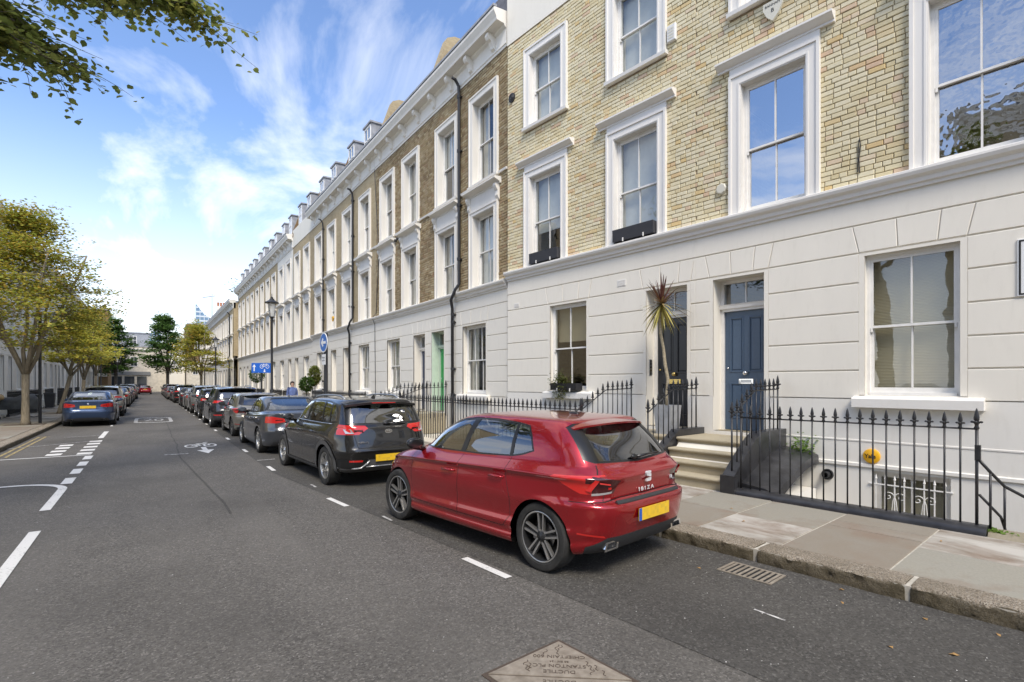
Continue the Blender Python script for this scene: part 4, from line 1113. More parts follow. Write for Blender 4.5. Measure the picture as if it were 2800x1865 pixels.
# left terrace
y = 23.5
for i in range(17):
    w = 5.6; rng = random.Random(80 + i)
    a, b_ = (.30 * w - .72, .30 * w + .72), (.80 * w - .5, .80 * w + .5); up = [(.12 * w, .12 * w + 1.6), (.60 * w, .60 * w + 1.6)]
    if i % 2: a, b_ = (w - a[1], w - a[0]), (w - b_[1], w - b_[0]); up = [(w - q, w - p) for p, q in up[::-1]]
    terraced_house('white stuccoed terraced house behind the street trees' if i < 16 else 'last house of the tree-lined terrace with a bare brick end', (LFX, y + w, 0), LR, w, -.2, a, b_, up, 2, 'far', doors[(i * 3) % 8], 90 + i, upper='stucco' if i < 15 else 'brick', blinds=tuple(rng.choice((('roller', .6), None, ('roller', .99))) for _ in range(5)), group='houses of the white terrace', roof='flat')
    y += w
# houses over the side street, seen only in reflections
y = -29.9
for i in range(6):
    w = 5.6
    terraced_house('white stuccoed terraced house on the side-street corner block', (LFX - .3, y + w, 0), LR, w, -.1, (1.0, 2.4), (4.0, 5.0), [(.7, 2.3), (3.3, 4.9)], 2, 'far', 'door_grey', 120 + i, upper='brick', blinds=(None, ('roller', .8), None, ('roller', .7), None), group='houses of the corner block', roof='flat')
    y += w
# ------------------------------------------------------------------ cars
def pchip(xs, ys, xq):
    xs = np.asarray(xs, float); ys = np.asarray(ys, float); h = np.diff(xs); d = np.diff(ys) / h
    m = np.zeros_like(ys)
    m[0], m[-1] = d[0], d[-1]
    for i in range(1, len(xs) - 1):
        if d[i - 1] * d[i] > 0:
            w1, w2 = 2 * h[i] + h[i - 1], h[i] + 2 * h[i - 1]; m[i] = (w1 + w2) / (w1 / d[i - 1] + w2 / d[i])
    xq = np.clip(np.asarray(xq, float), xs[0], xs[-1]); k = np.clip(np.searchsorted(xs, xq) - 1, 0, len(h) - 1)
    t = (xq - xs[k]) / h[k]
    return (2 * t**3 - 3 * t**2 + 1) * ys[k] + (t**3 - 2 * t**2 + t) * h[k] * m[k] + (-2 * t**3 + 3 * t**2) * ys[k + 1] + (t**3 - t**2) * h[k] * m[k + 1]
def plan_curve(x0, x1, w, nr, nf, wt, nc=(13, 26, 26, 13), xm=None):
    """half plan outline: rear centre -> side -> front centre"""
    xm = (x0 + x1) / 2 if xm is None else xm
    def quarter(a, n, t0, t1, cnt, sgn):
        th = np.linspace(t0, t1, 400); X = xm + sgn * a * np.power(np.clip(np.cos(th), 0, 1), 2 / n); Y = w * np.power(np.clip(np.sin(th), 0, 1), 2 / n)
        s = np.concatenate([[0], np.cumsum(np.hypot(np.diff(X), np.diff(Y)))]); q = np.linspace(0, s[-1], cnt + 1)
        return np.interp(q, s, X), np.interp(q, s, Y)
    parts = [quarter(xm - x0, nr, 0, math.pi / 4, nc[0], -1), quarter(xm - x0, nr, math.pi / 4, math.pi / 2, nc[1], -1), quarter(x1 - xm, nf, math.pi / 2, math.pi / 4, nc[2], 1), quarter(x1 - xm, nf, math.pi / 4, 0, nc[3], 1)]
    X = np.concatenate([p[0][:-1] for p in parts] + [[parts[-1][0][-1]]]); Y = np.concatenate([p[1][:-1] for p in parts] + [[parts[-1][1][-1]]])
    if wt: Y = Y * pchip([a for a, _ in wt], [b_ for _, b_ in wt], X)
    Y[0] = 0; Y[-1] = 0
    return X, Y
def body_grid(rows, ref=4):
    P = []
    for r in rows:
        X, Y = plan_curve(r['x'][0], r['x'][1], max(r['w'], .0), r.get('n', (5, 4))[0], r.get('n', (5, 4))[1], r.get('wt'), xm=r.get('xm'))
        Z = pchip([a for a, _ in r['z']], [b_ for _, b_ in r['z']], X)
        P.append(np.stack([X, Y, Z], 1))
    P = np.array(P)                      # rows x cols x 3
    t = []; keep = []
    n = len(rows); q = []
    for i in range(n - 1):
        k = rows[i].get('ref', ref)
        q += [i + j / k for j in range(k)]
    q.append(n - 1)
    G = np.zeros((len(q), P.shape[1], 3))
    for c in range(P.shape[1]):
        for d in range(3): G[:, c, d] = pchip(range(n), P[:, c, d], q)
    return G
def inside(poly, x, y):
    c = False; n = len(poly); j = n - 1
    for i in range(n):
        if (poly[i][1] > y) != (poly[j][1] > y) and x < (poly[j][0] - poly[i][0]) * (y - poly[i][1]) / (poly[j][1] - poly[i][1]) + poly[i][0]: c = not c
        j = i
    return c
AX = {'side': (0, 2), 'rear': (1, 2), 'top': (0, 1)}
def cut_region(bm, poly, view, filt, rid, only=None):
    a, b_ = AX[view]
    x0, x1 = min(p[0] for p in poly) - .001, max(p[0] for p in poly) + .001; y0, y1 = min(p[1] for p in poly) - .001, max(p[1] for p in poly) + .001
    fs = []
    for f in bm.faces:
        if only is not None and f.material_index not in only: continue
        c = f.calc_center_median()
        if c[a] < x0 - .3 or c[a] > x1 + .3 or c[b_] < y0 - .3 or c[b_] > y1 + .3 or not filt(c): continue
        vs = f.verts
        if max(v.co[a] for v in vs) < x0 or min(v.co[a] for v in vs) > x1 or max(v.co[b_] for v in vs) < y0 or min(v.co[b_] for v in vs) > y1: continue
        fs.append(f)
    n = len(poly)
    for i in range(n):
        p, q = poly[i], poly[(i + 1) % n]
        no = [0, 0, 0]; no[a] = q[1] - p[1]; no[b_] = -(q[0] - p[0]); no = Vector(no)
        if no.length < 1e-6 or not fs: continue
        co = [0, 0, 0]; co[a], co[b_] = p
        ge = list({e for f in fs for e in f.edges}) + list({v for f in fs for v in f.verts}) + fs
        ret = bmesh.ops.bisect_plane(bm, geom=ge, plane_co=co, plane_no=no, dist=1e-5)
        fs = list({g for g in ret['geom'] if isinstance(g, bmesh.types.BMFace) and g.is_valid} | {f for f in fs if f.is_valid})
    for f in fs:
        c = f.calc_center_median()
        if filt(c) and inside(poly, c[a], c[b_]): f.material_index = rid
def thick_line(pts, w):
    out = []
    for i in range(len(pts) - 1):
        p, q = Vector(pts[i]), Vector(pts[i + 1]); d = (q - p).normalized(); nn = Vector((-d.y, d.x)) * w / 2
        out.append([tuple(p - nn), tuple(q - nn), tuple(q + nn), tuple(p + nn)])
    return out
def circ(cx, cz, r, a0=0, a1=360, n=28): return [(cx + r * math.cos(R(a0 + (a1 - a0) * i / n)), cz + r * math.sin(R(a0 + (a1 - a0) * i / n))) for i in range(n + 1)]

def wheel_parts(parent, x, y, r, rim_r, width, style, side):
    """wheel centred at (x,y,r); outer face towards side (+1 left)"""
    w = thing('wheel', None, None, (0, 0, 0)); w.parent = parent; w.location = (x, y, r); del_ = w
    hw = width / 2; s = side
    m = MB()
    prof = [(rim_r, hw * .80), (rim_r + .012, hw * .95), (r - .035, hw), (r - .012, hw * .93), (r - .001, hw * .70), (r, 0), (r - .001, -hw * .70), (r - .012, -hw * .93), (r - .035, -hw), (rim_r, -hw * .8)]
    key = ('tyre', r, rim_r, width, s)
    if key not in WM:
        m.lathe(prof, 56, 'y'); me = m.mesh('tyre', 'tyre', True); me.set_sharp_from_angle(angle=R(40)); WM[key] = me
    obj('tyre', WM[key], w)
    key = ('rim', rim_r, width, style, s)
    if key not in WM:
        lip = MB(); o = hw * .86 * s
        lip.lathe([(rim_r + .004, o * .9), (rim_r + .002, o), (rim_r - .012, o * 1.0), (rim_r - .02, o * .93), (rim_r - .03, -o * .6), (rim_r - .06, -o * .7), (.02, -o * .7)], 48, 'y')
        WM[key] = lip.mesh('rim', 'alloy_dark' if style == 'twin' else 'alloy', True); WM[key].set_sharp_from_angle(angle=R(35))
        ed = MB(); ed.lathe([(rim_r + .003, o * .97), (rim_r + .001, o * 1.02), (rim_r - .012, o * 1.01), (rim_r - .014, o * .96)], 48, 'y'); WM[key + ('e',)] = ed.mesh('rim_lip', 'alloy_machined', True)
        sp = MB(); df = MB(); nsp = 5
        yf = o * .88; yc = o * .66
        def bar(ang, off0, off1, r0, r1, w0, w1, y0a, y1a, dep, mb):
            ca, sa = math.cos(ang), math.sin(ang)
            def P(rr, off, yy): return (rr * ca - off * sa, yy, rr * sa + off * ca)
            v = []
            for rr, off, ww, yy in ((r0, off0, w0, y0a), (r1, off1, w1, y1a)):
                v += [P(rr, off - ww / 2, yy), P(rr, off + ww / 2, yy), P(rr, off + ww / 2 * 1.15, yy - dep * s), P(rr, off - ww / 2 * 1.15, yy - dep * s)]
            f = [(0, 1, 5, 4), (1, 2, 6, 5), (2, 3, 7, 6), (3, 0, 4, 7), (0, 3, 2, 1), (4, 5, 6, 7)]
            mb.add(v, f)
        for k in range(nsp):
            a = math.pi / 2 + k * 2 * math.pi / nsp
            if style == 'twin':
                for sg in (-1, 1):
                    bar(a, sg * .022, sg * .034, .05, rim_r - .010, .016, .020, yc + .012 * s, yf, .030, sp)
                    bar(a, sg * .010, sg * .020, .04, rim_r - .012, .030, .020, yc, yf - .012 * s, .028, df)
            elif style == 'y':
                bar(a, 0, 0, .03, rim_r * .60, .050, .052, yc, yc + (yf - yc) * .6, .03, sp)
                for sg in (-1, 1): bar(a + sg * .02, sg * .012, sg * .055, rim_r * .52, rim_r - .01, .03, .03, yc + (yf - yc) * .5, yf, .03, sp)
            else:
                for sg in (-1, 1): bar(a + sg * .16, 0, 0, .03, rim_r - .01, .030, .024, yc, yf, .03, sp)
        WM[key + ('s',)] = sp.mesh('spoke', 'alloy_machined' if style == 'twin' else 'alloy'); WM[key + ('d',)] = df.mesh('spoke_web', 'alloy_dark') if df.f else None
        hb = MB(); hb.lathe([(.001, yc + .022 * s), (.026, yc + .020 * s), (.032, yc + .012 * s), (.062, yc + .006 * s), (.066, yc - .03 * s)], 20, 'y')
        for k in range(5):
            a = math.pi / 2 + (k + .5) * 2 * math.pi / 5; hb.lathe([(.001, yc + .012 * s), (.008, yc + .010 * s), (.008, yc)], 8, 'y', (.048 * math.cos(a), 0, .048 * math.sin(a)))
        WM[key + ('h',)] = hb.mesh('hub', 'alloy_dark' if style == 'twin' else 'alloy', True)
        dc = MB(); dc.lathe([(.05, o * .2), (.125, o * .2), (.125, o * .05)], 32, 'y'); dc.box(.075, .135, min(o * .0, o * .4), max(o * 0, o * .4), -.05, .06); WM[key + ('b',)] = dc.mesh('brake_disc', 'disc')
    rim = obj('rim', WM[key], w)
    obj('rim_lip', WM[key + ('e',)], w); obj('spokes', WM[key + ('s',)], w); obj('hub', WM[key + ('h',)], w); obj('brake_disc', WM[key + ('b',)], w)
    if WM[key + ('d',)]: obj('spoke_web', WM[key + ('d',)], w)
    return w
WM = {}

def build_car(name, label, spec, paint_mat, group=None):
    S = spec; root = thing(name, label, 'car', group=group)
    for k in ('label',):
        pass
    G = body_grid(S['rows'], S.get('ref', 4))
    bm = bmesh.new(); nr_, nc_ = G.shape[:2]
    V = [[bm.verts.new(G[i, j]) for j in range(nc_)] for i in range(nr_)]
    for i in range(nr_ - 1):
        for j in range(nc_ - 1):
            try: bm.faces.new((V[i][j], V[i + 1][j], V[i + 1][j + 1], V[i][j + 1]))
            except ValueError: pass
    bmesh.ops.remove_doubles(bm, verts=bm.verts, dist=2e-4)
    bmesh.ops.recalc_face_normals(bm, faces=bm.faces)
    # orient outward
    tst = max(bm.faces, key=lambda f: f.calc_center_median().y)
    if tst.normal.y < 0: bmesh.ops.reverse_faces(bm, faces=bm.faces[:])
    for f in bm.faces: f.material_index = 0
    reg = ['body']
    def R_(nm):
        reg.append(nm); return len(reg) - 1
    wy = S['half'] * .55
    side_f = lambda c: c.y > wy
    # wheel arches
    hole = R_('__hole'); clad = R_('cladding') if S.get('clad') else None
    for ax in (S['ra'], S['fa']):
        ar = S['arch']
        if clad: cut_region(bm, circ(ax, S['wr'], ar + .075, 0, 180) + [(ax - ar - .075, -.3), (ax + ar + .075, -.3)][0:2], 'side', side_f, clad)
        cut_region(bm, circ(ax, S['wr'], ar, 0, 180) + [(ax - ar, -.3), (ax + ar, -.3)], 'side', side_f, hole)
    if clad:
        cut_region(bm, [(S['ra'], 0), (S['fa'], 0), (S['fa'], .30), (S['ra'], .30)], 'side', side_f, clad, only={0})
    # side glass: trim band, then panes
    tr = R_('window_trim'); panes_ = []
    cut_region(bm, S['dlo'], 'side', lambda c: c.y > S['half'] * .55 and c.z > .7, tr)
    for nm, pl in S['panes']:
        k = R_(nm); panes_.append(k); cut_region(bm, pl, 'side', lambda c: c.y > S['half'] * .55 and c.z > .7, k, only={tr})
    # doors
    gap = R_('__gap')
    dids = []
    for pl in S['doors']:
        k = R_('door'); dids.append(k); cut_region(bm, pl, 'side', side_f, k, only={0})
    for pts in S['gaps']:
        for q in thick_line(pts, .007): cut_region(bm, q, 'side', side_f, gap, only={0, *dids})
    # windscreen (front) and rear window from the end views
    ws = R_('windscreen'); xm = (S['ra'] + S['fa']) / 2
    cut_region(bm, S['screen'], 'rear', lambda c: c.x > xm and c.z > S['cowl'] , ws, only={0})
    rw = R_('rear_window_trim'); cut_region(bm, S['rtrim'], 'rear', lambda c: c.x < xm - .3 and c.z > .7 and c.y < S.get('rtrim_y', 9), rw, only={0})
    rg = R_('rear_window'); cut_region(bm, S['rglass'], 'rear', lambda c: c.x < xm - .3 and c.z > .7 , rg, only={rw})
    for nm, view, pl, xlim in S['patch']:
        k = R_(nm); cut_region(bm, pl, view, (lambda c, xlim=xlim: xlim[0] < c.x < xlim[1] and (len(xlim) < 3 or c.y > xlim[2])), k, only={0} if not nm.startswith('+') else set(range(len(reg))))
        reg[-1] = nm.lstrip('+')
    for pts in S.get('rgaps', []):
        for q in thick_line(pts, .008): cut_region(bm, q, 'rear', lambda c: c.x < S['ra'], gap, only={0})
    bm.normal_update()
    bmesh.ops.delete(bm, geom=[f for f in bm.faces if f.material_index == hole], context='FACES')
    bm.normal_update()
    nrm = {v: v.normal.copy() for v in bm.verts}
    # push trim, glass and gaps in a little; cladding out
    off = {tr: -.004, rw: -.003, rg: -.007, ws: -.004, gap: -.010}
    for k in panes_: off[k] = -.008
    if clad: off[clad] = .012
    def mesh_for(rid, mirror, both, mat):
        vs = []; fs = []; ns = []; idx = {}
        d = off.get(rid, 0)
        for sg in ((1, -1) if both else ((-1,) if mirror else (1,))):
            for f in bm.faces:
                if f.material_index != rid: continue
                q = []
                for v in f.verts:
                    key = (v, 1 if abs(v.co.y) < 1e-5 else sg)
                    if key not in idx:
                        n_ = nrm[v]; bd = any(g_.material_index != rid for g_ in v.link_faces)
                        dd = 0 if (bd and rid == gap) else d
                        c = v.co + n_ * dd
                        if abs(v.co.y) < 1e-5: c.y = 0; n_ = Vector((n_.x, 0, n_.z)).normalized()
                        idx[key] = len(vs); vs.append((c.x, c.y * sg, c.z)); ns.append((n_.x, n_.y * sg, n_.z))
                    q.append(idx[key])
                if len(set(q)) < 3: continue
                fs.append(tuple(q if sg > 0 else q[::-1]))
        if not fs: return None
        me = bpy.data.meshes.new(reg[rid]); me.from_pydata(vs, [], fs); me.materials.append(M_[mat])
        me.polygons.foreach_set('use_smooth', [True] * len(me.polygons))
        me.normals_split_custom_set_from_vertices(ns); me.update(); return me
    pm = {'body': paint_mat, 'door': paint_mat, 'window_trim': 'trim_black', 'windscreen': 'car_glass', 'rear_window_trim': 'trim_black', 'rear_window': S.get('rg_mat', 'car_glass_dark'), 'cladding': 'cladding', '__gap': 'gap'}
    pm.update(S.get('mats', {}))
    L_ = {}
    objs = {}
    for k, nm in enumerate(reg):
        if nm == '__hole': continue
        mat = pm.get(nm, 'car_glass')
        if nm in S['paired'] or nm == 'door' or k in panes_:
            for mir in (False, True):
                me = mesh_for(k, mir, False, mat)
                if me: objs[(k, mir)] = obj(nm if nm != '__gap' else 'panel_gap', me, root)
        else:
            me = mesh_for(k, False, True, mat)
            if me: objs[(k, None)] = obj(nm if nm != '__gap' else 'panel_gap', me, root)
    # panes of the doors ride on the doors
    for (k, mir), o in list(objs.items()):
        if k in panes_ and panes_.index(k) < len(dids): o.parent = objs.get((dids[panes_.index(k)], mir), root)
    bm.free()
    half = S['half']
    # wheel wells, underbody, cabin
    m = MB()
    for ax in (S['ra'], S['fa']):
        for s in (1, -1):
            yo = (half - .10) * s; yi = (half - .34) * s
            pts = circ(ax, S['wr'], S['arch'] + .004, -8, 188, 18)
            for i in range(18):
                a, b_ = pts[i], pts[i + 1]; q = [(a[0], yo, a[1]), (b_[0], yo, b_[1]), (b_[0], yi, b_[1]), (a[0], yi, a[1])]
                m.add(q, [(0, 1, 2, 3)])
            n = len(m.v); m.add([(p[0], yi, p[1]) for p in pts], [tuple(range(19))])
    m.box(S['ra'] - .3, S['fa'] + .3, -half + .36, half - .36, .19, .25)
    m.build('underbody', 'gap', root)
    z0 = S['belt']
    m = MB()
    m.box(S['rows'][0]['x'][0] + .35, S['fa'] - .3, -half + .14, half - .14, z0 - .16, z0 - .12)
    m.box(S['fa'] - .95, S['fa'] - .45, -half + .16, half - .16, z0 - .15, z0 + .02)
    m.build('dashboard', 'interior', root)
    for sx, n_ in ((S['seat'][0], 2), (S['seat'][1], 3)):
        for k in range(n_):
            yy = (half - .48) * ((k / (n_ - 1)) * 2 - 1)
            m = MB(); hw = .21 if n_ == 2 else .17; zt = S['seat'][2]
            m.prism_y([(sx - .06, z0 - .35), (sx + .10, z0 - .35), (sx - .03, zt - .12), (sx - .08, zt - .10), (sx - .14, zt - .13)], yy - hw, yy + hw)
            m.sphere((sx - .10, yy, zt - .02), .05, .12, .085, 10, 6)
            m.build('seat', 'interior', root, auto=40)
    for ax in (S['ra'], S['fa']):
        for s in (1, -1): wheel_parts(root, ax, s * (half - S.get('inset', .045) - S['tw'] / 2), S['wr'], S['rim'], S['tw'], S['wheel'], s)
    # mirrors and handles
    mx, mz = S['mirror']
    for s in (1, -1):
        m = MB(); n = 14
        my = S.get('mirror_y', half + .03); m.sphere((mx, s * my, mz), .085, .115, .07, 16, 10)
        m.v = [(max(p[0], mx - .035), p[1], p[2]) for p in m.v]
        o = m.build('door_mirror', S.get('mirror_mat', paint_mat), root, auto=50)
        m = MB(); m.tube([(mx + .06, s * (my - .17), mz - .085), (mx + .02, s * (my - .02), mz - .05)], .03, 8); m.build('mirror_arm', 'trim_black', o, smooth=True)
        for k, (hx, hz_) in enumerate(S['handles']):
            hy = side_y(G, hx, hz_)
            m = MB(); m.tube([(hx - .11, s * (hy - .004), hz_), (hx - .08, s * (hy + .026), hz_ + .004), (hx, s * (hy + .032), hz_ + .006), (hx + .08, s * (hy + .026), hz_ + .004), (hx + .11, s * (hy - .004), hz_)], [.012, .015, .016, .015, .012], 8)
            par = objs.get((dids[k], s < 0), root) if k < len(dids) else root
            m.build('door_handle', paint_mat, par, smooth=True)
    S['extra'](root, S, G, paint_mat)
    return root
def side_y(G, x, z):
    P = G.reshape(-1, 3); P = P[P[:, 1] > .5]; d = (P[:, 0] - x) ** 2 + (P[:, 2] - z) ** 2; return float(P[np.argmin(d), 1])
def rear_x(G, y, z):
    P = G.reshape(-1, 3); P = P[P[:, 0] < 1.2]; d = (P[:, 1] - abs(y)) ** 2 * 1.0 + (P[:, 2] - z) ** 2; return float(P[np.argmin(d), 0])
def plate(root, G, z, w=.52, h=.11, blue=True, back=.02, tilt=0):
    x = rear_x(G, 0, z) - back
    m = MB(); m.box(x - .006, x, -w / 2, w / 2, z - h / 2, z + h / 2); o = m.build('number_plate', 'plate_yellow', root)
    if blue:
        m = MB(); m.box(x - .0075, x - .0062, w / 2 - .045, w / 2, z - h / 2, z + h / 2); m.build('plate_band', 'plate_blue', o)
    return o
def rear_text(root, G, txt, y, z, size, mat='chrome', sx=1.0, depth=.002, name='lettering'):
    x = rear_x(G, y, z); x2 = rear_x(G, y, z + .05); t = math.atan2(x2 - x, .05)
    o = obj(name, text_mesh(txt, size, depth, mat, .0012), root, (x - .012, y, z)); o.rotation_euler = (R(90) - 0, 0, R(-90)); o.scale = (sx, 1, 1); return o

# --- red hatchback
def hatch_extra(root, S, G, pm):
    L = S['len']
    # roof spoiler
    m = MB(); n = 18; vs = []
    for i in range(n + 1):
        t = i / n * 2 - 1; y = .575 * t; e = 1 - abs(t) ** 4
        xb = .40 + .10 * t ** 4; zt = 1.408 - .022 * t * t - .022 * t ** 6
        vs += [(.80, y, zt + .012), (.60, y, zt + .006), (xb, y, zt - .022), (xb + .004, y, zt - .040), (xb + .10, y, zt - .050), (.62, y, zt - .03)]
    f = []
    for i in range(n):
        for k in range(6): f.append((i * 6 + k, i * 6 + (k + 1) % 6, (i + 1) * 6 + (k + 1) % 6, (i + 1) * 6 + k))
    f += [tuple(range(5, -1, -1)), tuple(n * 6 + k for k in range(6))]
    m.add(vs, f); m.build('spoiler', pm, root, auto=40, recalc=True)
    m = MB(); m.sphere((.98, 0, 1.445), .075, .035, .02, 12, 6); m.tube([(.97, 0, 1.45), (.80, 0, 1.60)], [.006, .003], 6); m.build('aerial', 'trim_black', root, smooth=True)
    # wiper
    x = rear_x(G, 0, 1.02); xa = lambda y, z: rear_x(G, y, z) - .012
    m = MB(); m.sphere((xa(0, 1.06), .03, 1.06), .02, .05, .03, 10, 6); m.tube([(xa(0, 1.06) - .012, 0, 1.06), (xa(.2, 1.065) - .015, -.18, 1.07), (xa(.4, 1.07) - .012, -.40, 1.075)], [.016, .011, .005], 6); m.build('rear_wiper', 'trim_black', root, smooth=True)
    plate(root, G, .565, .52, .115)
    rear_text(root, G, 'I B I Z A', 0.0, .768, .05, 'badge_silver', 1.5)
    rear_text(root, G, 'FR', -.46, .82, .05, 'badge_silver', 1.0)
    # emblem: two interlocking bars
    z = .885; xx = rear_x(G, 0, z) - .022
    m = MB()
    for q in ([(-.055, .022), (.055, .045), (.055, .072), (-.03, .072), (-.055, .058)], [(-.055, .016), (.055, -.016), (.055, .032), (-.055, .040)], [(-.055, -.072), (.03, -.072), (.055, -.058), (.055, -.022), (-.055, -.045)]):
        vv = [(xx, -p[0] * .72, z + p[1] * .66) for p in q] + [(xx + .02, -p[0] * .72, z + p[1] * .66) for p in q]; k = len(q)
        m.add(vv, [tuple(range(k)), tuple(range(2 * k - 1, k - 1, -1))] + [(i, i + k, (i + 1) % k + k, (i + 1) % k) for i in range(k)])
    m.build('badge', 'badge_silver', root)
    # loading-edge protector
    m = MB(); n = 14; vs = []
    for i in range(n + 1):
        y = -.52 + 1.04 * i / n; x0 = rear_x(G, y, .70)
        vs += [(x0 - .012, y, .675), (x0 - .016, y, .70), (x0 + .004, y, .726), (x0 + .03, y, .70)]
    m.add(vs, [(i * 4 + k, i * 4 + (k + 1) % 4, (i + 1) * 4 + (k + 1) % 4, (i + 1) * 4 + k) for i in range(n) for k in range(4)] + [(3, 2, 1, 0), tuple(n * 4 + k for k in range(4))]); m.build('bumper_protector', 'plastic_dark', root, auto=40, recalc=True)
    # exhaust trims
    for s in (1, -1):
        y = .56 * s; x0 = rear_x(G, .56, .33) - .004
        m = MB()
        o4 = [(y - .10, .285), (y + .10, .285), (y + .075, .365), (y - .115, .365)] if s > 0 else [(y - .10, .285), (y + .10, .285), (y + .115, .365), (y - .075, .365)]
        c = (sum(p[0] for p in o4) / 4, sum(p[1] for p in o4) / 4); i4 = [(c[0] + (p[0] - c[0]) * .72, c[1] + (p[1] - c[1]) * .60) for p in o4]
        v = [(x0 - .01, *p) for p in o4] + [(x0 - .01, *p) for p in i4] + [(x0 + .06, *p) for p in i4]
        m.add(v, [(i, (i + 1) % 4, 4 + (i + 1) % 4, 4 + i) for i in range(4)] + [(4 + i, 4 + (i + 1) % 4, 8 + (i + 1) % 4, 8 + i) for i in range(4)]); t = m.build('exhaust_trim', 'chrome', root)
        MB().add([(x0 + .03, *p) for p in i4], [(0, 1, 2, 3)]).build('exhaust_mouth', 'gap', t)
    # lamp signature
    for s in (1, -1):
        m = MB()
        for a, b_, w in (((.70, .915), (.74, .815), .010), ((.74, .815), (.54, .83), .010), ((.68, .89), (.56, .865), .006)):
            pa, pb = Vector(a), Vector(b_); d = (pb - pa).normalized(); nn = Vector((-d.y, d.x)) * w
            q = [pa - nn, pb - nn, pb + nn, pa + nn]; m.add([(rear_x(G, p.x, p.y) - .008, p.x * s, p.y) for p in q], [(0, 1, 2, 3)])
        m.build('lamp_strip', 'lamp_red', root)
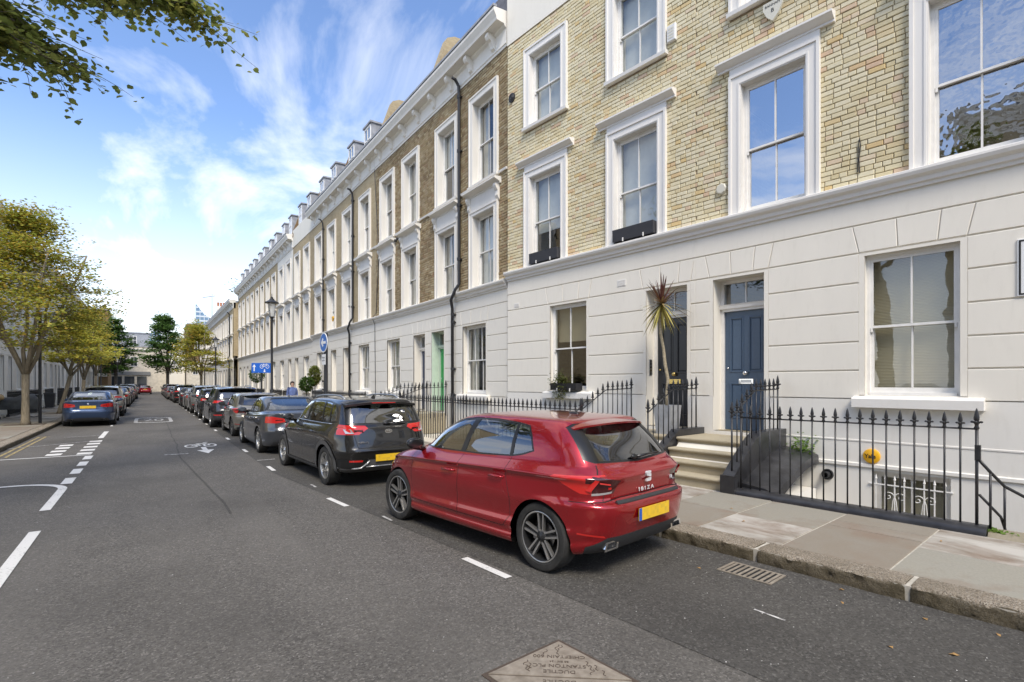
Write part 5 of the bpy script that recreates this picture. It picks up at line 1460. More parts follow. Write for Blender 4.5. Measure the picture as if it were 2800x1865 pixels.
HATCH = dict(len=4.06, half=.892, ra=.70, fa=3.264, wr=.324, arch=.358, rim=.240, tw=.21, wheel='twin', belt=.95, cowl=.98, seat=(2.05, 1.15, 1.22), mirror=(2.72, 1.045), mirror_mat='trim_black', ref=4,
    rows=[
        dict(x=(.30, 3.85), w=.02, z=[(0, .19), (4, .19)], n=(6, 4)),
        dict(x=(.22, 3.92), w=.76, z=[(0, .24), (.8, .19), (4, .19)], n=(6, 4), ref=2),
        dict(x=(.12, 3.99), w=.848, z=[(0, .275), (.7, .20), (3.3, .20), (4, .21)], n=(6, 3.6)),
        dict(x=(.06, 4.03), w=.876, z=[(0, .36), (.7, .265), (3.3, .255), (4, .30)], n=(6, 3.4)),
        dict(x=(.045, 4.04), w=.868, z=[(0, .40), (.7, .31), (3.2, .31), (4, .34)], n=(6, 3.3), ref=3),
        dict(x=(.03, 4.05), w=.888, z=[(0, .46), (.7, .405), (2.0, .375), (3.2, .36), (4, .40)], n=(6, 3.3), ref=3),
        dict(x=(.015, 4.055), w=.872, z=[(0, .53), (.7, .47), (3.0, .47), (4, .46)], n=(6.2, 3.2)),
        dict(x=(.00, 4.06), w=.876, z=[(0, .62), (.8, .56), (3.0, .55), (4, .52)], n=(6.2, 3.2)),
        dict(x=(.005, 4.05), w=.884, z=[(0, .685), (.8, .66), (3.0, .63), (4, .58)], n=(6.2, 3.1), ref=3),
        dict(x=(.085, 4.02), w=.880, z=[(0, .722), (.5, .74), (2.0, .73), (3.3, .70), (4, .64)], n=(6.2, 3.1)),
        dict(x=(.080, 3.97), w=.870, z=[(0, .83), (.5, .88), (2.0, .852), (3.2, .80), (4, .68)], n=(6.4, 3.0), ref=3),
        dict(x=(.058, 3.95), w=.892, z=[(0, .915), (.5, .925), (2.0, .888), (3.2, .832), (4, .70)], n=(6.4, 3.0), ref=3),
        dict(x=(.090, 3.93), w=.870, z=[(0, .95), (.5, .955), (2.0, .912), (3.2, .855), (4, .71)], n=(6.4, 3.0), ref=3),
        dict(x=(.125, 3.62), w=.826, z=[(0, .99), (.6, 1.0), (2.0, .955), (3.0, .92), (3.7, .825)], n=(6.5, 3.6)),
        dict(x=(.175, 3.02), w=.797, z=[(0, 1.015), (.6, 1.035), (2.0, .99), (3.1, .985)], n=(7, 4.5)),
        dict(x=(.325, 2.64), w=.742, z=[(0, 1.205), (1.5, 1.21), (3.1, 1.21)], n=(7, 5)),
        dict(x=(.495, 2.24), w=.660, z=[(0, 1.365), (.9, 1.355), (1.6, 1.375), (2.3, 1.375)], n=(8, 6)),
        dict(x=(.56, 2.12), w=.600, z=[(0, 1.398), (1.5, 1.420), (2.2, 1.405)], n=(8, 6)),
        dict(x=(.64, 2.02), w=.52, z=[(0, 1.412), (1.5, 1.437), (2.2, 1.418)], n=(8, 6), ref=3),
        dict(x=(.9, 1.8), w=.26, z=[(0, 1.43), (1.5, 1.448), (2.2, 1.44)], n=(8, 6), ref=3),
        dict(x=(1.0, 1.7), w=.0, z=[(0, 1.433), (1.5, 1.451), (2.2, 1.444)], n=(8, 6)),
    ],
    dlo=[(.83, 1.115), (.98, 1.065), (1.12, 1.04), (1.6, 1.012), (2.3, 1.0), (2.96, 1.0), (2.74, 1.125), (2.45, 1.265), (2.12, 1.366), (1.85, 1.394), (1.5, 1.396), (1.15, 1.375), (.985, 1.352), (.905, 1.26)],
    panes=[('side_window', [(1.98, 1.020), (2.3, 1.016), (2.90, 1.014), (2.71, 1.12), (2.43, 1.252), (2.10, 1.350), (1.86, 1.374)]),
           ('side_window', [(1.17, 1.052), (1.6, 1.030), (1.90, 1.022), (1.77, 1.378), (1.5, 1.379), (1.17, 1.360)]),
           ('quarter_window', [(.86, 1.122), (.99, 1.082), (1.125, 1.056), (1.125, 1.355), (.995, 1.334), (.925, 1.25)])],
    doors=[[(1.935, .36), (2.86, .37), (2.90, .60), (2.88, .93), (2.92, 1.0), (2.60, 1.5), (1.80, 1.5), (1.91, 1.0), (1.935, .70)],
           [(1.14, .36), (1.93, .36), (1.93, .70), (1.905, 1.0), (1.79, 1.5), (1.12, 1.5), (1.12, 1.03), (1.13, .84), (1.06, .64), (1.06, .46)]],
    gaps=[[(1.93, .33), (1.93, .70), (1.908, .998)], [(2.86, .35), (2.905, .60), (2.885, .93), (2.92, .998)], [(1.17, .35), (1.07, .47), (1.07, .64), (1.135, .84), (1.125, 1.035)], [(1.17, .35), (2.86, .355)], [(3.85, .78), (2.97, .965)], [(.36, .715), (.10, .715)]],
    screen=[(0, 1.0), (.66, 1.0), (.55, 1.365), (.50, 1.395), (0, 1.405)], rtrim=[(0, 1.015), (.60, 1.045), (.68, 1.075), (.61, 1.355), (.53, 1.385), (0, 1.395)],
    rglass=[(0, 1.035), (.55, 1.062), (.475, 1.355), (0, 1.365)],
    patch=[('tail_light', 'rear', [(.42, .888), (.50, .782), (.78, .765), (.95, .765), (.95, .95), (.70, .945)], (-.1, .185, .3)),
           ('tail_light_wing', 'side', [(.08, .775), (.26, .79), (.54, .925), (.50, .945), (.08, .955)], (.12, .58, .55)),
           ('+reversing_lens', 'rear', [(.515, .800), (.53, .782), (.80, .768), (.78, .79)], (-.1, .185, .3)),
           ('diffuser', 'rear', [(0, .12), (.86, .12), (.78, .30), (.60, .40), (0, .40)], (-.1, .25)),
           ('reflector', 'rear', [(.62, .40), (.80, .43), (.80, .445), (.64, .42)], (-.1, .3)),
           ('headlight', 'side', [(3.62, .70), (3.62, .78), (3.80, .77), (4.06, .68), (4.06, .60), (3.85, .62)], (3.5, 4.1)),
           ('grille', 'rear', [(0, .25), (.50, .25), (.55, .45), (.46, .62), (0, .62)], (3.7, 4.2))],
    rgaps=[[(0, .728), (.40, .735), (.62, .715)], [(.62, .715), (.60, .80)], [(.66, .955), (.60, 1.03)]],
    handles=[(2.10, .80), (1.28, .83)], paired={'tail_light', 'headlight', 'reflector', 'tail_light_wing', 'reversing_lens'}, mats={'tail_light': 'lamp_red_dark', 'tail_light_wing': 'lamp_red', 'reversing_lens': 'lamp_clear', 'diffuser': 'plastic_dark', 'reflector': 'lamp_red', 'headlight': 'lamp_clear', 'grille': 'gap'}, extra=hatch_extra)

# --- black crossover
def loop_strip(root, name, mat, pts, r=.008): MB().tube(pts, r, 6).build(name, mat, root, smooth=True)
def belt_chrome(root, S, G, mat='chrome', x0=.8, x1=2.9):
    for s in (1, -1):
        pts = []
        for i in range(16):
            x = x0 + (x1 - x0) * i / 15; z = S['dlo_z'](x); pts.append((x, s * (side_y(G, x, z) + .004), z))
        loop_strip(root, 'window_moulding', mat, pts, .008)
def roof_rails(root, S, G, x0, x1, z0, mat='alloy'):
    for s in (1, -1):
        pts = []; rs = []
        for i in range(17):
            t = i / 16; x = x0 + (x1 - x0) * t; y = S['rail_y']; P = G.reshape(-1, 3); P = P[(P[:, 2] > 1.2)]; d = (P[:, 0] - x) ** 2 + (P[:, 1] - y) ** 2; z = float(P[np.argmin(d), 2])
            pts.append((x, s * y, z + .045 * min(1, 8 * t, 8 * (1 - t)) - .004)); rs.append(.016)
        MB().tube(pts, rs, 8).build('roof_rail', mat, root, smooth=True)
def cross_extra(root, S, G, pm):
    roof_rails(root, S, G, .75, 2.55, 1.5)
    m = MB(); n = 18; vs = []
    for i in range(n + 1):
        t = i / n * 2 - 1; y = .66 * t; xb = .27 + .07 * t * t; zt = 1.462 - .05 * t * t
        vs += [(.62, y, zt + .020), (xb, y, zt - .012), (xb + .004, y, zt - .05), (xb + .10, y, zt - .06)]
    m.add(vs, [(i * 4 + k, i * 4 + (k + 1) % 4, (i + 1) * 4 + (k + 1) % 4, (i + 1) * 4 + k) for i in range(n) for k in range(4)] + [(3, 2, 1, 0), tuple(n * 4 + k for k in range(4))]); m.build('spoiler', 'trim_black', root, auto=40, recalc=True)
    m = MB(); m.box(.262, .275, -.22, .22, 1.425, 1.438); m.build('brake_light', 'lamp_red', root)
    m = MB(); m.add([(.80, 0.03, 1.50), (.80, -.03, 1.50), (.66, -.012, 1.505), (.66, .012, 1.505), (.665, 0, 1.565), (.70, 0, 1.572)], [(0, 1, 2, 3), (0, 3, 4, 5), (1, 5, 4, 2), (3, 2, 4), (0, 5, 1)]); m.build('aerial', 'trim_black', root)
    m = MB(); xa = lambda y, z: rear_x(G, y, z) - .014
    m.sphere((xa(0, 1.075), .0, 1.075), .022, .07, .03, 10, 6); m.tube([(xa(0, 1.075) - .012, 0, 1.085), (xa(.2, 1.08) - .012, -.2, 1.07), (xa(.4, 1.075) - .01, -.36, 1.065)], [.018, .013, .006], 6); m.build('rear_wiper', 'trim_black', root, smooth=True)
    plate(root, G, .50, .52, .115, False)
    # oval badge with letters
    z = .945; x = rear_x(G, 0, z) - .010
    m = MB(); n = 28
    for i in range(n):
        a, b_ = 2 * math.pi * i / n, 2 * math.pi * (i + 1) / n
        m.add([(x, .068 * math.cos(a), z + .034 * math.sin(a)), (x, .068 * math.cos(b_), z + .034 * math.sin(b_)), (x, .058 * math.cos(b_), z + .026 * math.sin(b_)), (x, .058 * math.cos(a), z + .026 * math.sin(a))], [(0, 1, 2, 3)])
    bd = m.build('badge', 'chrome', root); o = obj('lettering', text_mesh('KIA', .042, .002, 'chrome', .001), bd, (x - .002, 0, z)); o.rotation_euler = (R(90), 0, R(-90)); o.scale = (1.25, 1, 1)
    rear_text(root, G, 'NIRO', .46, .765, .055, 'chrome', 1.35); rear_text(root, G, 'HYBRID', -.46, .765, .026, 'chrome', 1.2)
    # skid trim
    for s in (1, -1):
        pts = []
        for y, zz in ((.80, .345), (.60, .335), (.50, .345), (.40, .42), (.36, .46)): pts.append((rear_x(G, y, zz) - .012, y * s, zz))
        loop_strip(root, 'bumper_trim', 'alloy', pts, .014)
    pts = [(rear_x(G, y, .36) - .014, y, .36) for y in (-.42, -.2, 0, .2, .42)]; loop_strip(root, 'bumper_trim', 'alloy', pts, .012)
    belt_chrome(root, S, G, 'chrome', .62, 3.0)
    for s in (1, -1):   # clear centre of the lamp
        m = MB()
        for q, mt in (([(.60, .925), (.72, .925), (.74, 1.0), (.64, 1.0)], 'lamp_clear'), ([(.44, .93), (.58, .925), (.61, .985), (.46, .985)], 'lamp_red_dark')):
            MB().add([(rear_x(G, p[0], p[1]) - .010, p[0] * s, p[1]) for p in q], [(0, 1, 2, 3)]).build('lamp_lens', mt, root)
CROSS = dict(len=4.36, half=.90, ra=.80, fa=3.50, wr=.335, arch=.375, rim=.232, tw=.215, wheel='y', belt=1.02, cowl=1.05, seat=(2.2, 1.25, 1.30), mirror=(2.86, 1.10), rail_y=.52, clad=True, ref=4, inset=.02, rg_mat='car_glass_dark',
    rows=[
        dict(x=(.30, 4.1), w=.02, z=[(0, .23), (4.4, .22)], n=(6, 4)),
        dict(x=(.22, 4.18), w=.76, z=[(0, .27), (.8, .22), (4.4, .22)], n=(6, 4), ref=2),
        dict(x=(.10, 4.27), w=.855, z=[(0, .30), (.8, .25), (3.5, .25), (4.4, .26)], n=(6, 3.8)),
        dict(x=(.05, 4.32), w=.880, z=[(0, .37), (.8, .32), (3.5, .32), (4.4, .34)], n=(6, 3.6)),
        dict(x=(.03, 4.35), w=.884, z=[(0, .50), (.8, .46), (3.4, .46), (4.4, .46)], n=(6, 3.4)),
        dict(x=(.00, 4.36), w=.900, z=[(0, .62), (.8, .58), (3.2, .60), (4.4, .56)], n=(6, 3.2)),
        dict(x=(.03, 4.35), w=.900, z=[(0, .70), (.8, .74), (3.2, .74), (4.4, .66)], n=(6, 3.1)),
        dict(x=(.055, 4.30), w=.896, z=[(0, .80), (.8, .88), (2.2, .86), (3.4, .84), (4.4, .72)], n=(6, 3.0)),
        dict(x=(.085, 4.22), w=.878, z=[(0, .985), (.8, .955), (2.2, .92), (3.4, .885), (4.4, .76)], n=(5.5, 3.0), ref=3),
        dict(x=(.105, 3.88), w=.845, z=[(0, 1.03), (.8, 1.005), (2.2, .98), (3.3, .965), (4.0, .90)], n=(6, 3.6)),
        dict(x=(.145, 3.18), w=.815, z=[(0, 1.065), (.8, 1.05), (2.2, 1.025), (3.4, 1.04)], n=(7, 4.5)),
        dict(x=(.255, 2.78), w=.755, z=[(0, 1.27), (1.5, 1.27), (3.1, 1.27)], n=(7, 5)),
        dict(x=(.38, 2.40), w=.675, z=[(0, 1.43), (.9, 1.43), (1.7, 1.455), (2.4, 1.44)], n=(8, 6)),
        dict(x=(.44, 2.28), w=.61, z=[(0, 1.465), (1.6, 1.495), (2.3, 1.475)], n=(8, 6)),
        dict(x=(.52, 2.16), w=.52, z=[(0, 1.48), (1.6, 1.512), (2.3, 1.488)], n=(8, 6), ref=3),
        dict(x=(.9, 1.9), w=.26, z=[(0, 1.50), (1.6, 1.525), (2.3, 1.51)], n=(8, 6), ref=3),
        dict(x=(1.0, 1.8), w=.0, z=[(0, 1.503), (1.6, 1.528), (2.3, 1.513)], n=(8, 6)),
    ],
    dlo=[(.40, 1.10), (.80, 1.075), (1.6, 1.055), (2.4, 1.05), (3.06, 1.06), (2.84, 1.20), (2.55, 1.345), (2.25, 1.44), (1.95, 1.465), (1.5, 1.468), (1.05, 1.455), (.70, 1.42), (.50, 1.30)],
    panes=[('side_window', [(2.06, 1.078), (2.4, 1.074), (2.98, 1.082), (2.80, 1.20), (2.53, 1.335), (2.24, 1.42), (1.95, 1.44)]),
           ('side_window', [(1.16, 1.092), (1.6, 1.08), (1.97, 1.078), (1.86, 1.444), (1.5, 1.446), (1.30, 1.44), (1.22, 1.25)]),
           ('quarter_window', [(.78, 1.105), (1.09, 1.092), (1.15, 1.25), (1.22, 1.438), (1.05, 1.432), (.90, 1.415)]),
           ('quarter_window', [(.47, 1.13), (.72, 1.11), (.84, 1.41), (.72, 1.395), (.55, 1.28)])],
    doors=[[(2.02, .40), (3.0, .41), (3.06, .65), (3.04, .95), (3.07, 1.05), (2.7, 1.6), (1.9, 1.6), (2.0, 1.05), (2.02, .75)],
           [(1.24, .40), (2.015, .40), (2.015, .75), (1.995, 1.05), (1.89, 1.6), (1.20, 1.6), (1.12, 1.08), (1.20, .92), (1.17, .70), (1.18, .55)]],
    gaps=[[(2.015, .38), (2.015, .75), (1.995, 1.045)], [(3.0, .38), (3.06, .65), (3.04, .95), (3.07, 1.045)], [(1.24, .38), (1.18, .55), (1.18, .70), (1.205, .92), (1.13, 1.07)]],
    screen=[(0, 1.07), (.67, 1.07), (.56, 1.44), (.50, 1.465), (0, 1.475)], rtrim=[(0, 1.065), (.66, 1.075), (.70, 1.10), (.63, 1.40), (.56, 1.45), (0, 1.46)], rglass=[(0, 1.09), (.62, 1.10), (.55, 1.42), (0, 1.43)],
    patch=[('tail_light', 'rear', [(.36, 1.005), (.52, .905), (.95, .905), (.95, 1.05), (.80, 1.075), (.62, 1.06), (.40, 1.05)], (-.1, .40, .3)), ('bumper_insert', 'rear', [(.42, .40), (.52, .34), (.82, .345), (.82, .50), (.46, .50)], (-.1, .4)), ('+reflector', 'rear', [(.48, .445), (.68, .45), (.68, .478), (.47, .475)], (-.1, .4)),
           ('bumper_panel', 'rear', [(0, .20), (.80, .20), (.80, .335), (.5, .335), (.38, .44), (.38, .48), (0, .48)], (-.1, .3)), ('headlight', 'side', [(3.85, .78), (3.90, .88), (4.36, .78), (4.36, .70)], (3.6, 4.4)), ('grille', 'rear', [(0, .30), (.5, .3), (.5, .6), (0, .6)], (3.9, 4.4))],
    rgaps=[[(0, .675), (.55, .68), (.60, .90)]], handles=[(2.2, .88), (1.38, .90)], paired={'tail_light', 'headlight', 'reflector', 'bumper_insert'}, dlo_z=lambda x: 1.062 + .02 * max(0, (1.2 - x)),
    mats={'tail_light': 'lamp_red', 'bumper_insert': 'trim_black', 'reflector': 'lamp_red', 'bumper_panel': 'cladding', 'headlight': 'lamp_clear', 'grille': 'gap', 'cladding': 'cladding'}, extra=cross_extra)
# --- saloon
def sedan_extra(root, S, G, pm):
    m = MB(); zr = 1.40; m.add([(1.62, 0.03, zr), (1.62, -.03, zr), (1.46, -.01, zr - .004), (1.46, .01, zr - .004), (1.465, 0, zr + .055), (1.50, 0, zr + .06)], [(0, 1, 2, 3), (0, 3, 4, 5), (1, 5, 4, 2), (3, 2, 4), (0, 5, 1)]); m.build('aerial', pm, root)
    plate(root, G, .80, .52, .11, False)
    z = .93; x = rear_x(G, 0, z) - .008; m = MB(); m.lathe([(.001, x - .004), (.030, x - .002), (.036, x + .004), (.036, x + .02)], 20, 'x', (0, 0, z)); bd = m.build('badge', 'chrome', root)
    for k in range(4):
        a0 = math.pi / 2 * k; m = MB(); pts = [(x - .005, 0, z)] + [(x - .005, .024 * math.cos(a0 + i * math.pi / 16), z + .024 * math.sin(a0 + i * math.pi / 16)) for i in range(9)]; m.add(pts, [tuple(range(10))]); m.build('badge_quarter', 'sign_blue' if k % 2 else 'sign_white', bd)
    for s in (1, -1):
        m = MB(); x0 = rear_x(G, .5, .30); m.lathe([(.032, -.06), (.036, -.05), (.036, .08)], 14, 'x', (x0 + .02, .52 * s, .27)); m.build('exhaust', 'steel', root, smooth=True)
SEDAN = dict(len=4.53, half=.905, ra=.98, fa=3.72, wr=.325, arch=.365, rim=.235, tw=.225, wheel='v', belt=.98, cowl=1.0, seat=(2.35, 1.50, 1.22), mirror=(3.10, 1.03), ref=4, inset=.02, rg_mat='car_glass',
    rows=[
        dict(x=(.30, 4.3), w=.02, z=[(0, .18), (4.5, .18)], n=(6, 4)),
        dict(x=(.22, 4.35), w=.76, z=[(0, .22), (.9, .18), (4.5, .18)], n=(6, 4), ref=2),
        dict(x=(.12, 4.43), w=.86, z=[(0, .25), (.9, .19), (3.7, .19), (4.5, .20)], n=(5, 3.6)),
        dict(x=(.06, 4.49), w=.885, z=[(0, .34), (.9, .26), (3.7, .26), (4.5, .28)], n=(5, 3.4)),
        dict(x=(.02, 4.52), w=.892, z=[(0, .46), (.9, .38), (3.6, .38), (4.5, .42)], n=(5, 3.3)),
        dict(x=(.00, 4.53), w=.905, z=[(0, .60), (.9, .54), (3.5, .54), (4.5, .52)], n=(5, 3.1)),
        dict(x=(.04, 4.52), w=.905, z=[(0, .68), (.9, .68), (3.5, .66), (4.5, .60)], n=(5, 3.0)),
        dict(x=(.06, 4.48), w=.900, z=[(0, .78), (.9, .80), (2.5, .77), (3.7, .73), (4.5, .65)], n=(5, 3.0)),
        dict(x=(.05, 4.42), w=.885, z=[(0, .97), (.9, .92), (2.5, .86), (3.7, .82), (4.5, .69)], n=(5, 3.0), ref=3),
        dict(x=(.045, 4.05), w=.86, z=[(0, 1.03), (.9, .975), (2.5, .915), (3.6, .89), (4.2, .82)], n=(5, 3.4)),
        dict(x=(.09, 3.75), w=.83, z=[(0, 1.045), (.9, 1.0), (2.5, .945), (3.6, .93)], n=(5, 3.8)),
        dict(x=(.62, 3.38), w=.80, z=[(0, 1.06), (1.0, 1.02), (2.4, .965), (3.5, .975)], n=(5, 4.5)),
        dict(x=(.98, 2.96), w=.735, z=[(0, 1.22), (1.5, 1.20), (3.1, 1.20)], n=(5, 5)),
        dict(x=(1.36, 2.56), w=.645, z=[(0, 1.35), (1.4, 1.35), (1.9, 1.372), (2.6, 1.355)], n=(6, 6)),
        dict(x=(1.48, 2.44), w=.585, z=[(0, 1.383), (1.9, 1.402), (2.6, 1.385)], n=(6, 6)),
        dict(x=(1.58, 2.34), w=.50, z=[(0, 1.398), (1.9, 1.418), (2.6, 1.398)], n=(6, 6), ref=3),
        dict(x=(1.7, 2.2), w=.26, z=[(0, 1.412), (1.9, 1.428), (2.6, 1.41)], n=(6, 6), ref=3),
        dict(x=(1.75, 2.15), w=.0, z=[(0, 1.415), (1.9, 1.430), (2.6, 1.413)], n=(6, 6)),
    ],
    dlo=[(1.05, 1.06), (1.5, 1.02), (2.4, .985), (3.26, .995), (3.04, 1.11), (2.75, 1.25), (2.45, 1.345), (2.15, 1.372), (1.85, 1.368), (1.55, 1.31), (1.25, 1.20)],
    panes=[('side_window', [(2.30, 1.010), (3.18, 1.015), (3.0, 1.11), (2.72, 1.238), (2.43, 1.325), (2.18, 1.348)]), ('side_window', [(1.30, 1.062), (1.6, 1.040), (2.21, 1.012), (2.09, 1.350), (1.86, 1.346), (1.58, 1.295), (1.36, 1.21)])],
    doors=[[(2.26, .32), (3.28, .33), (3.36, .60), (3.33, .88), (3.30, .98), (2.9, 1.5), (2.1, 1.5), (2.24, .98), (2.26, .70)], [(1.42, .32), (2.255, .32), (2.255, .70), (2.235, .98), (2.09, 1.5), (1.25, 1.5), (1.15, 1.05), (1.38, .85), (1.34, .66), (1.33, .50)]],
    gaps=[[(2.255, .30), (2.255, .70), (2.235, .98)], [(3.28, .30), (3.36, .60), (3.33, .88), (3.32, .98)], [(1.42, .30), (1.33, .50), (1.34, .66), (1.385, .85), (1.18, 1.03)]],
    screen=[(0, 1.0), (.66, 1.0), (.55, 1.36), (.48, 1.385), (0, 1.39)], rtrim=[(0, 1.07), (.70, 1.075), (.55, 1.34), (.48, 1.375), (0, 1.385)], rglass=[(0, 1.095), (.64, 1.10), (.51, 1.335), (.45, 1.36), (0, 1.37)],
    patch=[('tail_light', 'rear', [(.40, .815), (.60, .79), (.95, .79), (.95, .93), (.70, .955), (.42, .90)], (-.1, .42, .3)), ('+reversing_lens', 'rear', [(.46, .855), (.62, .85), (.62, .875), (.46, .875)], (-.1, .42, .3)), ('bumper_panel', 'rear', [(0, .15), (.72, .15), (.66, .33), (.3, .36), (0, .36)], (-.1, .3)), ('headlight', 'side', [(4.0, .70), (4.0, .80), (4.53, .70), (4.53, .62)], (3.8, 4.6)), ('grille', 'rear', [(0, .45), (.3, .45), (.3, .66), (0, .66)], (4.1, 4.6))],
    rgaps=[[(0, .62), (.50, .63), (.62, .72), (.62, .79)]], handles=[(2.45, .83), (1.55, .87)], paired={'tail_light', 'headlight', 'reversing_lens'}, mats={'tail_light': 'lamp_red', 'reversing_lens': 'lamp_red_dark', 'bumper_panel': 'plastic_dark', 'headlight': 'lamp_clear', 'grille': 'gap', 'rear_window_trim': 'trim_black'}, extra=sedan_extra)
# --- large estate / SUV
def suv_extra(root, S, G, pm):
    roof_rails(root, S, G, .55, 2.7, 1.6)
    plate(root, G, .86, .52, .11, False)
    m = MB(); n = 12; vs = []
    for i in range(n + 1):
        t = i / n * 2 - 1; y = .68 * t; xb = .22 + .06 * t * t; zt = 1.60 - .05 * t * t
        vs += [(.5, y, zt + .018), (xb, y, zt - .01), (xb + .004, y, zt - .045), (xb + .10, y, zt - .055)]
    m.add(vs, [(i * 4 + k, i * 4 + (k + 1) % 4, (i + 1) * 4 + (k + 1) % 4, (i + 1) * 4 + k) for i in range(n) for k in range(4)] + [(3, 2, 1, 0), tuple(n * 4 + k for k in range(4))]); m.build('spoiler', pm, root, auto=40, recalc=True)
    for s in (1, -1):
        m = MB(); x0 = rear_x(G, .55, .38); m.lathe([(.04, -.05), (.045, -.04), (.045, .08)], 14, 'x', (x0 + .01, .56 * s, .34)); m.build('exhaust', 'steel', root, smooth=True)
def suv_rows():
    out = []
    for r in CROSS['rows']:
        q = dict(r); fx = 4.70 / 4.36
        q['x'] = tuple(a * fx for a in r['x']); q['w'] = r['w'] * 1.055
        q['z'] = [(a * fx, b_ * 1.085 if b_ > .3 else b_ * 1.05) for a, b_ in r['z']]
        out.append(q)
    return out
fx, fz = 4.70 / 4.36, 1.085
sq = lambda pl: [(a * fx, b_ * fz) for a, b_ in pl]
sr = lambda pl: [(a * 1.055, b_ * fz) for a, b_ in pl]
SUV = dict(len=4.70, half=.95, ra=.80 * fx, fa=3.52 * fx, wr=.36, arch=.405, rim=.25, tw=.24, wheel='v', belt=1.10, cowl=1.14, seat=(2.37, 1.34, 1.42), mirror=(3.08, 1.19), rail_y=.55, ref=3, inset=.02, rows=suv_rows(), dlo=sq(CROSS['dlo']), panes=[(n_, sq(p)) for n_, p in CROSS['panes']], doors=[sq(p) for p in CROSS['doors']], gaps=[sq(p) for p in CROSS['gaps']],
    screen=sr(CROSS['screen']), rtrim=sr(CROSS['rtrim']), rglass=sr(CROSS['rglass']), patch=[('tail_light', 'rear', [(.52, 1.02), (.95, .98), (1.05, .98), (1.05, 1.09), (.55, 1.09)], (-.1, .45, .3)), ('bumper_panel', 'rear', [(0, .2), (.95, .2), (.95, .50), (0, .50)], (-.1, .35)), ('+reflector', 'rear', [(.55, .50), (.85, .50), (.85, .54), (.55, .54)], (-.1, .4)), ('headlight', 'side', [(4.2, .86), (4.2, .96), (4.72, .86), (4.72, .78)], (3.9, 4.8)), ('grille', 'rear', [(0, .4), (.5, .4), (.5, .75), (0, .75)], (4.2, 4.8))],
    rgaps=[[(0, .70), (.6, .71), (.64, .98)]], handles=[(2.37, .96), (1.49, .98)], paired={'tail_light', 'headlight', 'reflector'}, mats={'tail_light': 'lamp_red', 'bumper_panel': 'plastic_dark', 'reflector': 'lamp_red', 'headlight': 'lamp_clear', 'grille': 'gap'}, extra=suv_extra)

def put_car(root, S, px, py, rz, left=True):
    """stand the car so that its rear wheel's outer face is at (px,py); left = its left flank"""
    s = 1 if left else -1
    v = Matrix.Rotation(rz, 2) @ Vector((S['ra'], s * (S['half'] - .02)))
    root.location = (px - v.x, py - v.y, .004); root.rotation_euler = (0, 0, rz)
def recolour(root, old, new):
    for o in [root] + list(root.children_recursive):
        if o.type == 'MESH':
            for sl in o.material_slots:
                if sl.material == M_[old]: sl.link = 'OBJECT'; sl.material = M_[new]
GC = 'cars parked along the kerb'
red = build_car('parked_car', 'metallic red hatchback with black twin-spoke wheels parked by the stone steps', HATCH, 'paint_red', GC)
c = near(3.56, 3.35); put_car(red, HATCH, c.x, c.y, math.pi / 2 + BEND + R(2.4))
blk = build_car('parked_car', 'glossy black crossover with grey wheel-arch cladding and roof rails, in front of the red hatchback', CROSS, 'paint_black', GC)
put_car(blk, CROSS, 2.50, 9.35, math.pi / 2 + R(3.2))
sedan = build_car('parked_car', 'dark grey saloon with thin red tail lights in front of the black crossover', SEDAN, 'paint_grey', GC)
put_car(sedan, SEDAN, 2.26, 14.64, math.pi / 2 + R(.6))
suv = build_car('parked_car', 'dark grey SUV with twin exhausts in front of the beige hatchback', SUV, 'paint_dark', GC)
put_car(suv, SUV, 1.98, 24.1, math.pi / 2 + R(.5))
cars = {'h': (red, HATCH, 'paint_red'), 'c': (blk, CROSS, 'paint_black'), 's': (sedan, SEDAN, 'paint_grey'), 'u': (suv, SUV, 'paint_dark')}
def another(kind, colour, label, x, y, rz=0.0, left=True, flip=False, group=GC):
    src, S, old = cars[kind]; o = copy_tree(src); o['label'] = label; o['group'] = group
    if kind == 'h':
        for ch in list(o.children_recursive):
            if ch.name.split('.')[0] in ('lettering', 'badge', 'bumper_protector'): bpy.data.objects.remove(ch)
    if kind == 'c':
        for ch in list(o.children_recursive):
            if ch.name.split('.')[0] in ('lettering', 'badge'): bpy.data.objects.remove(ch)
    recolour(o, old, colour)
    put_car(o, S, x, y, (math.pi / 2 if not flip else -math.pi / 2) + R(rz), left)
    return o
another('h', 'paint_beige', 'pale beige hatchback between the dark grey saloon and the dark grey SUV', 2.22, 19.7)
another('c', 'paint_dark', 'charcoal crossover just beyond the twin-exhaust SUV', 2.0, 30.5)
another('u', 'paint_silver', 'tall silver SUV beyond the charcoal crossover, by the street lamp', 1.96, 36.3)
another('s', 'paint_silver', 'silver saloon beyond the tall silver SUV', 1.95, 42.0)
another('h', 'paint_dark', 'small dark hatchback beyond the silver saloon', 1.90, 47.2)
another('u', 'paint_black', 'big black SUV with yellow plate halfway down the right-hand row', 1.75, 56.0)
another('s', 'paint_grey', 'grey saloon parked beyond the big black SUV', 1.7, 62.5)
for i, (k, col, y) in enumerate((('h', 'paint_silver', 68), ('s', 'paint_maroon', 73.5), ('u', 'paint_brown', 79.5), ('h', 'paint_grey', 85), ('s', 'paint_dark', 90.5), ('u', 'paint_black', 96.5))):
    another(k, col, 'distant %s car near the far end of the row under the terrace' % {'paint_silver': 'silver', 'paint_maroon': 'maroon', 'paint_brown': 'brown', 'paint_grey': 'grey', 'paint_dark': 'charcoal', 'paint_black': 'black'}[col], 1.5, y)
another('s', 'paint_navy', 'dark blue saloon with red tail lights beside the first street tree', -2.96, 28.3, 0, True, group='cars parked under the trees')
GL = 'cars parked under the trees'
another('u', 'paint_silver', 'silver estate parked in front of the dark blue saloon', -3.0, 35.4, 0, True, group=GL)
